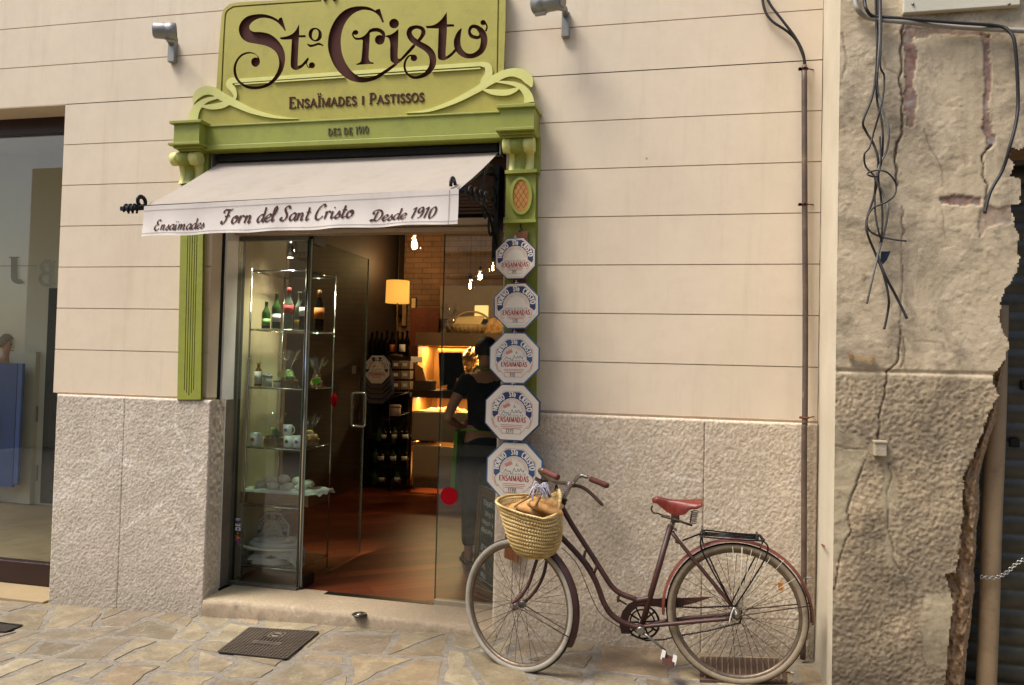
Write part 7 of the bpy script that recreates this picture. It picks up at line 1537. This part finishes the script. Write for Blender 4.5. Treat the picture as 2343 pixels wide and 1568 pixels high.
# fan of printed lids on the dark wall
gs = 'fan of octagonal lids hanging in the dark'
t = thing('octagonal_lid', P(861, 850, 2.5), 'front printed octagonal lid of the dim fan inside the bakery', 'box lid', gs); ww_ = P(900, 848, 2.5).x-P(828, 848, 2.5).x
lid_parts(t, P(862, 846, 2.5), ww_*.86, rad(-6), 0, None, LIDE2, INKB2, True, 1.15, .02, False)
for i in range(4):
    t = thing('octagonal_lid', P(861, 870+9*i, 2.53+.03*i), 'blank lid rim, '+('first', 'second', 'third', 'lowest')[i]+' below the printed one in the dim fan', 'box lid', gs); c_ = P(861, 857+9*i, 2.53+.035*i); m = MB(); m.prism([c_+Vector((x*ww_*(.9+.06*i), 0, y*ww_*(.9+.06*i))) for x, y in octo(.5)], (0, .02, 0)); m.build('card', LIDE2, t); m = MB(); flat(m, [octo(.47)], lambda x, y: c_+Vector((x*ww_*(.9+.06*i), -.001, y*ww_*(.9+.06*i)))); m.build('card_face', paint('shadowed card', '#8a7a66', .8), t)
# ------------------------------------------------------------------ chalkboard
c0 = PZ(1081, 1341, FZ); c1 = PZ(1128, 1374, FZ); cd = (c1-c0); cd.z = 0; cd = cd.normalized(); cn = Vector((cd.y, -cd.x, 0)); cn = cn if cn.y < 0 else -cn
lean = Vector((0, 0, 1))*.99 - cn*.06; CW, CHh = .46, .68
cb = thing('chalkboard', c0+cd*CW/2, 'wood framed chalkboard with white handwriting behind the right glass pane, by the front wheel', 'chalkboard')
def C(u, v, d=0): return c0+cd*u+lean*v+cn*d
m = MB()
for (u0, v0, u1, v1) in ((0, 0, .055, CHh), (CW-.055, 0, CW, CHh), (.055, 0, CW-.055, .055), (.055, CHh-.055, CW-.055, CHh)):
    a, b = C((u0+u1)/2, (v0+v1)/2), None; m.obox(a, cd*(u1-u0)/2, cn*.014, lean*(v1-v0)/2, .004)
    m.obox(C((u0+u1)/2, (v0+v1)/2, .014), cd*((u1-u0)/2*.5 if u1-u0 < .1 else (u1-u0)/2), cn*.006, lean*((v1-v0)/2*.5 if v1-v0 < .1 else (v1-v0)/2), .003)
n = 26
for i in range(n): m.ball(C(.022, .02+(CHh-.04)*i/n, .018), .007, 6, 4)
m.build('carved_frame', paint('carved brown frame', '#5d4226', .55, .25, 20, .5, 60), cb)
m = MB(); m.obox(C(CW/2, CHh/2, -.004), cd*(CW/2-.05), cn*.004, lean*(CHh/2-.05)); m.build('slate', paint('dark green slate', '#1d2a22', .7, .15, 4, .05), cb)
m = MB()
for (u, v, w, h) in ((.053, .055, .004, CHh-.11), (CW-.057, .055, .004, CHh-.11), (.057, .053, CW-.114, .004), (.057, CHh-.057, CW-.114, .004)): m.obox(C(u+w/2, v+h/2, .012), cd*w/2, cn*.003, lean*h/2)
m.build('gilt_edge', paint('gilt edge', '#a37b33', .4, .15, 20, metal=.5), cb)
m = MB()
for txt, u, v, h, sk in (('TENEMOS TIENDA', .07, .56, .032, .0), ('ENVIOS A', .11, .495, .028, .0), ('PENINSULA Y B', .07, .44, .024, .01), ('HORNOSANTO', .065, .385, .027, .0), ('. . . . . .', .07, .335, .03, 0), ('DESDE', .085, .265, .038, 0), ('C', .07, .205, .036, 0), ('ORO', .12, .155, .03, 0), ('-BOLLE', .11, .1, .026, 0)):
    ps, w = letters(txt, h, sx=.75, stem=.12, hair=.1, serif=0, gap=.12, smooth_n=1); flat(m, ps, lambda x, y: C(u+x, v+y+.004*sin(x*60), .0012))
m.box((0, 0, -9), (.001, .001, -8.999)) if False else None
m.build('chalk_writing', paint('white chalk', '#c9c8bd', .9, .1), cb)

# ------------------------------------------------------------------ people
def skin_mesh(name, joints, edges, mat_, parent, root=0, sub=2):
    """joints: (point, radius or (rx, ry)); grown into one continuous surface"""
    off = base_of(parent); me = bpy.data.meshes.new(name); me.from_pydata([tuple(Vector(p)-off) for p, _ in joints], edges, []); o = bpy.data.objects.new(name, me); COL.objects.link(o); o.parent = parent
    sk = o.modifiers.new('skin', 'SKIN'); sk.use_smooth_shade = True
    for i, (p, r) in enumerate(joints):
        v = me.skin_vertices[0].data[i]; v.radius = (r, r) if isinstance(r, (int, float)) else r; v.use_root = (i == root)
    s = o.modifiers.new('smooth', 'SUBSURF'); s.levels = s.render_levels = sub
    me.materials.append(mat_)
    dg = bpy.context.evaluated_depsgraph_get(); ev = o.evaluated_get(dg); nm = bpy.data.meshes.new_from_object(ev); nm.name = name
    o.modifiers.clear(); o.data = nm
    if not nm.materials: nm.materials.append(mat_)
    for p in nm.polygons: p.use_smooth = True
    return o
k = NT('warm skin'); k.set(color=k.ramp(k.noise(9, 4, .5), [(.3, srgb('#a8745a')), (.7, srgb('#c08e72'))]), rough=.55, sss=.1); k.p.inputs['Subsurface Radius'].default_value = (.02, .008, .004); SKIN = k.m
def person(base, H_, face, skin_, label, pose):
    """base: point on the floor between the feet; face: heading angle about z (0 = towards -y)"""
    t = thing('person', base, label, 'person'); Rz = Matrix.Rotation(face, 3, 'Z'); s = H_/1.72
    def W(x, y, z): return base + Rz @ Vector((x, y, z))*s      # x: figure's left (+) / right (-) seen from behind, y: behind (+)
    t['_w'] = 0; del t['_w']; return t, W, s
def head_parts(t, W, s, c, skin_, hair_, long=False):
    pass
def arm_hand(J, Ed, i_wrist, W, wrist, d, side, s):
    """palm and five bent fingers beyond a wrist; d: pointing direction, side: thumb side"""
    d = Vector(d).normalized(); sd = Vector(side).normalized(); nrm_ = d.cross(sd).normalized(); wv_ = Vector(wrist)
    ip = len(J); J.append((W(*(wv_+d*.05)), (.034*s, .016*s))); Ed.append((i_wrist, ip)); ik = len(J); J.append((W(*(wv_+d*.085)), (.036*s, .014*s))); Ed.append((ip, ik))
    for q, L_ in ((-.026, .062), (-.009, .078), (.009, .083), (.026, .074)):
        b = wv_+d*.095+sd*q; prev = ik
        for f, cur, r in ((.15, 0, .0095), (.6, .012, .0085), (1.0, .03, .0075)): J.append((W(*(b+d*L_*f+nrm_*cur)), r*s)); Ed.append((prev, len(J)-1)); prev = len(J)-1
    J.append((W(*(wv_+d*.05+sd*.04)), .011*s)); Ed.append((ip, len(J)-1)); J.append((W(*(wv_+d*.085+sd*.062+nrm_*.012)), .009*s)); Ed.append((len(J)-2, len(J)-1))
def figure(base, H_, face, label, legs, arms, cloth):
    t, W, s = person(base, H_, face, SKIN, label, None)
    J = [(W(0, 0, .93), (.15*s, .105*s)), (W(0, -.005, 1.08), (.125*s, .09*s)), (W(0, .0, 1.26), (.145*s, .10*s)), (W(0, .01, 1.40), (.10*s, .075*s)), (W(0, .005, 1.47), .052*s), (W(0, -.008, 1.53), .055*s), (W(0, -.015, 1.60), (.074*s, .088*s)), (W(0, -.01, 1.665), (.066*s, .078*s))]
    Ed = [(i, i+1) for i in range(7)]
    for sg, (knee, ankle, toe) in zip((1, -1), legs):
        i = len(J); J += [(W(.095*sg, 0, .84), .088*s), (W(*knee), .058*s), (W(*((Vector(knee)+Vector(ankle))/2+Vector((0, .018, .04)))), .054*s), (W(*ankle), .036*s), (W(*(Vector(ankle)+Vector((0, .02, -.05)))), (.034*s, .034*s)), (W(*(Vector(toe)*.5+Vector(ankle)*.5+Vector((0, 0, -.035)))), (.038*s, .024*s)), (W(*toe), (.04*s, .015*s))]
        Ed += [(0, i)]+[(i+q, i+q+1) for q in range(6)]
    for sg, (el, wr_, hd, sd) in zip((1, -1), arms):
        i = len(J); J += [(W(.155*sg, .01, 1.385), .052*s), (W(*((Vector(el)+Vector((.17*sg, .01, 1.37)))/2)), .044*s), (W(*el), .037*s), (W(*((Vector(el)*.6+Vector(wr_)*.4))), .037*s), (W(*wr_), .026*s)]
        Ed += [(3, i)]+[(i+q, i+q+1) for q in range(4)]; arm_hand(J, Ed, i+4, W, wr_, hd, sd, s)
    skin_mesh('body', J, Ed, SKIN, t)
    g = .010
    T = [(W(0, 0, .95), (.152*s+g, .107*s+g)), (W(0, -.005, 1.08), (.127*s+g, .092*s+g)), (W(0, 0, 1.26), (.147*s+g, .102*s+g)), (W(0, .01, 1.395), (.10*s+g, .077*s+g)), (W(0, .008, 1.445), .06*s+g)]; E2 = [(0, 1), (1, 2), (2, 3), (3, 4)]
    for sg, (el, wr_, hd, sd) in zip((1, -1), arms):
        i = len(T); T += [(W(.155*sg, .01, 1.385), .055*s+g), (W(*(Vector(el)*.42+Vector((.17*sg, .01, 1.37))*.58)), .05*s+g)]; E2 += [(3, i), (i, i+1)]
    skin_mesh('shirt', T, E2, cloth[0], t)
    L_ = [(W(0, 0, .98), (.148*s+g, .105*s+g)), (W(0, 0, .90), (.155*s+g, .11*s+g))]; E3 = [(0, 1)]
    for sg, (knee, ankle, toe) in zip((1, -1), legs):
        i = len(L_); L_ += [(W(.095*sg, 0, .82), .09*s+g), (W(*knee), .06*s+g), (W(*((Vector(knee)+Vector(ankle))/2+Vector((0, .018, .04)))), .057*s+g), (W(*(Vector(ankle)+Vector((0, .0, .04)))), .05*s+g)]; E3 += [(1, i), (i, i+1), (i+1, i+2), (i+2, i+3)]
    skin_mesh('trousers', L_, E3, cloth[1], t, 1)
    # face
    m = MB(); nose = [W(0, -.098, 1.60), W(0, -.118, 1.575), W(.016, -.10, 1.57), W(-.016, -.10, 1.57), W(0, -.095, 1.565)]; m.raw(nose, [(0, 1, 2), (0, 3, 1), (1, 4, 2), (1, 3, 4)], True)
    for sg in (-1, 1): m.ball(W(.078*sg, .0, 1.595), .026*s, 8, 6, (.35, .7, 1.0))
    m.build('nose_and_ears', SKIN, t)
    for sg in (-1, 1): MB().ball(W(.03*sg, -.093, 1.61), .011*s, 8, 6).build('eye', paint('dark eye', '#1d1512', .3), t)
    MB().tube([W(-.024, -.094, 1.545), W(0, -.102, 1.543), W(.024, -.094, 1.545)], .006*s, 6).build('mouth', paint('lip', '#9a5148', .5), t)
    m = MB(); rows = []
    for i in range(13):
        th_ = pi*.62*i/12; row = []
        for j in range(24):
            a = 2*pi*j/24; fr_ = max(0, -sin(a)); th2 = th_*(1-.42*fr_); q = 1+.03*sin(9*a+i); row.append(W(.093*sin(th2)*cos(a)*q, -.005+.106*sin(th2)*sin(a)*q, 1.615+.108*cos(th2)*q))
        rows.append(row)
    m.grid(rows, True, True); m.build('hair', cloth[2], t)
    for sg, (knee, ankle, toe) in zip((1, -1), legs):
        a, b = Vector(ankle), Vector(toe); m = MB(); d = (b-a); d.z = 0; d = d.normalized(); sd = Vector((-d.y, d.x, 0)); o_ = [(-.07, -.034), (-.05, -.04), (.06, -.038), (.12, -.046), (.17, -.03), (.18, 0), (.17, .03), (.12, .046), (.06, .038), (-.05, .04), (-.07, .034)]
        m.prism([W(*(Vector((a.x, a.y, .018))+d*p+sd*q)) for p, q in o_], (0, 0, -.016*s))
        for qs in (-1, 1): m.tube(catmull([tuple(W(*(Vector((a.x, a.y, .02))+d*p+sd*q*qs+Vector((0, 0, h))))) for p, q, h in ((.0, .045, .0), (.05, .035, .045), (.09, .0, .05), (.125, -.004, .02))], 5), .009*s, 6, flat=.5)
        m.build('sandal', cloth[3], t)
    return t, W, s
BLKC = paint('black cotton', '#131215', .9, .3, 8, .4, 60); NAVY = paint('charcoal trousers', '#191b20', .85, .3, 8, .4, 60); HAIRD = paint('dark brown hair', '#241710', .6, .35, 50, .6, 120); SAND = paint('black sandal', '#141213', .6)
wb = PZ(1100, 1286, FZ)
lady, W, s = figure(wb, 1.70, rad(205), 'person in black clothes, green apron and sandals standing inside behind the right glass pane',
    (((.10, -.03, .48), (.10, .02, .075), (.11, -.17, .02)), ((-.115, -.02, .48), (-.12, .02, .075), (-.15, -.16, .02))),
    (((.30, .06, 1.10), (.17, -.13, 1.02), (-.9, -.4, .1), (0, -.2, 1)), ((-.31, .05, 1.10), (-.17, -.14, 1.05), (.9, -.4, .05), (0, -.2, 1))), (BLKC, NAVY, HAIRD, SAND))
LG = paint('bright green apron', '#5f8f1e', .8, .12, 6, .2, 60); m = MB(); rows = []
for i in range(15):
    z = .46+.54*i/14; row = []
    for j in range(17): a = rad(-200+220*j/16); q = 1.12+.05*sin(j*1.1)*(1-i/14)+(.12*(1-i/14)); row.append(W(.205*q*cos(a), .15*q*sin(a)-.0, z))
    rows.append(row)
m.grid(rows); m.build('apron', LG, lady)
m = MB(); m.tube([W(.180*cos(rad(a)), .134*sin(rad(a)), 1.0+.01*sin(rad(a*2))) for a in range(0, 360, 15)], .007, 6, closed=True); m.tube(catmull([tuple(W(*p)) for p in ((-.10, -.12, 1.24), (-.085, -.03, 1.47), (0, .075, 1.475), (.085, -.03, 1.47), (.10, -.12, 1.24))], 6), .008, 6); m.build('apron_string', LG, lady)
mb_ = PZ(4, 1146, fz); BLUT = paint('pale blue cotton', '#7f9fc4', .85, .08, 6, .3, 50); JEAN = paint('blue jeans', '#2a4a7d', .85, .2, 10, .3, 80)  # figure set behind the pane in place of a reflected one
figure(mb_, 1.66, rad(75), 'reflected person in pale blue shirt and jeans at the left window edge, reaching an arm forward',
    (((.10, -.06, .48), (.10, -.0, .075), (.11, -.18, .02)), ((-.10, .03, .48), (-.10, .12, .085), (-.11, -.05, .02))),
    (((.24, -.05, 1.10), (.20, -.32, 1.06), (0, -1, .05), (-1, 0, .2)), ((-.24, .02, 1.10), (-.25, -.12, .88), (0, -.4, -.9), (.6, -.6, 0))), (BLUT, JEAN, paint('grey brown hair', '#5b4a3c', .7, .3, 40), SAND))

# ------------------------------------------------------------------ the house across the street, seen in the panes
opp = thing('opposite_building', (-1, -9.2, -.2), 'pale plastered house across the street, reflected in the panes', 'building')
OPW = paint('sunny pale render', '#cdbb9c', .9, .1, 1.5); m = MB(); m.box((-14, -9.6, -.4), (10, -9.2, 5.6)); m.build('facade', OPW, opp)
for i in range(9):
    x = -11.5+2.5*i
    for z0, z1 in ((.1, 2.3), (3.2, 4.7)):
        f = MB().box((x-.55, -9.2, z0), (x+.55, -9.15, z1)).build('window', paint('dark shutter green', '#2e3c30', .6), opp); MB().box((x-.42, -9.15, z0+.12), (x+.42, -9.14, z1-.12)).build('pane', paint('dim pane', '#31363a', .15), f)
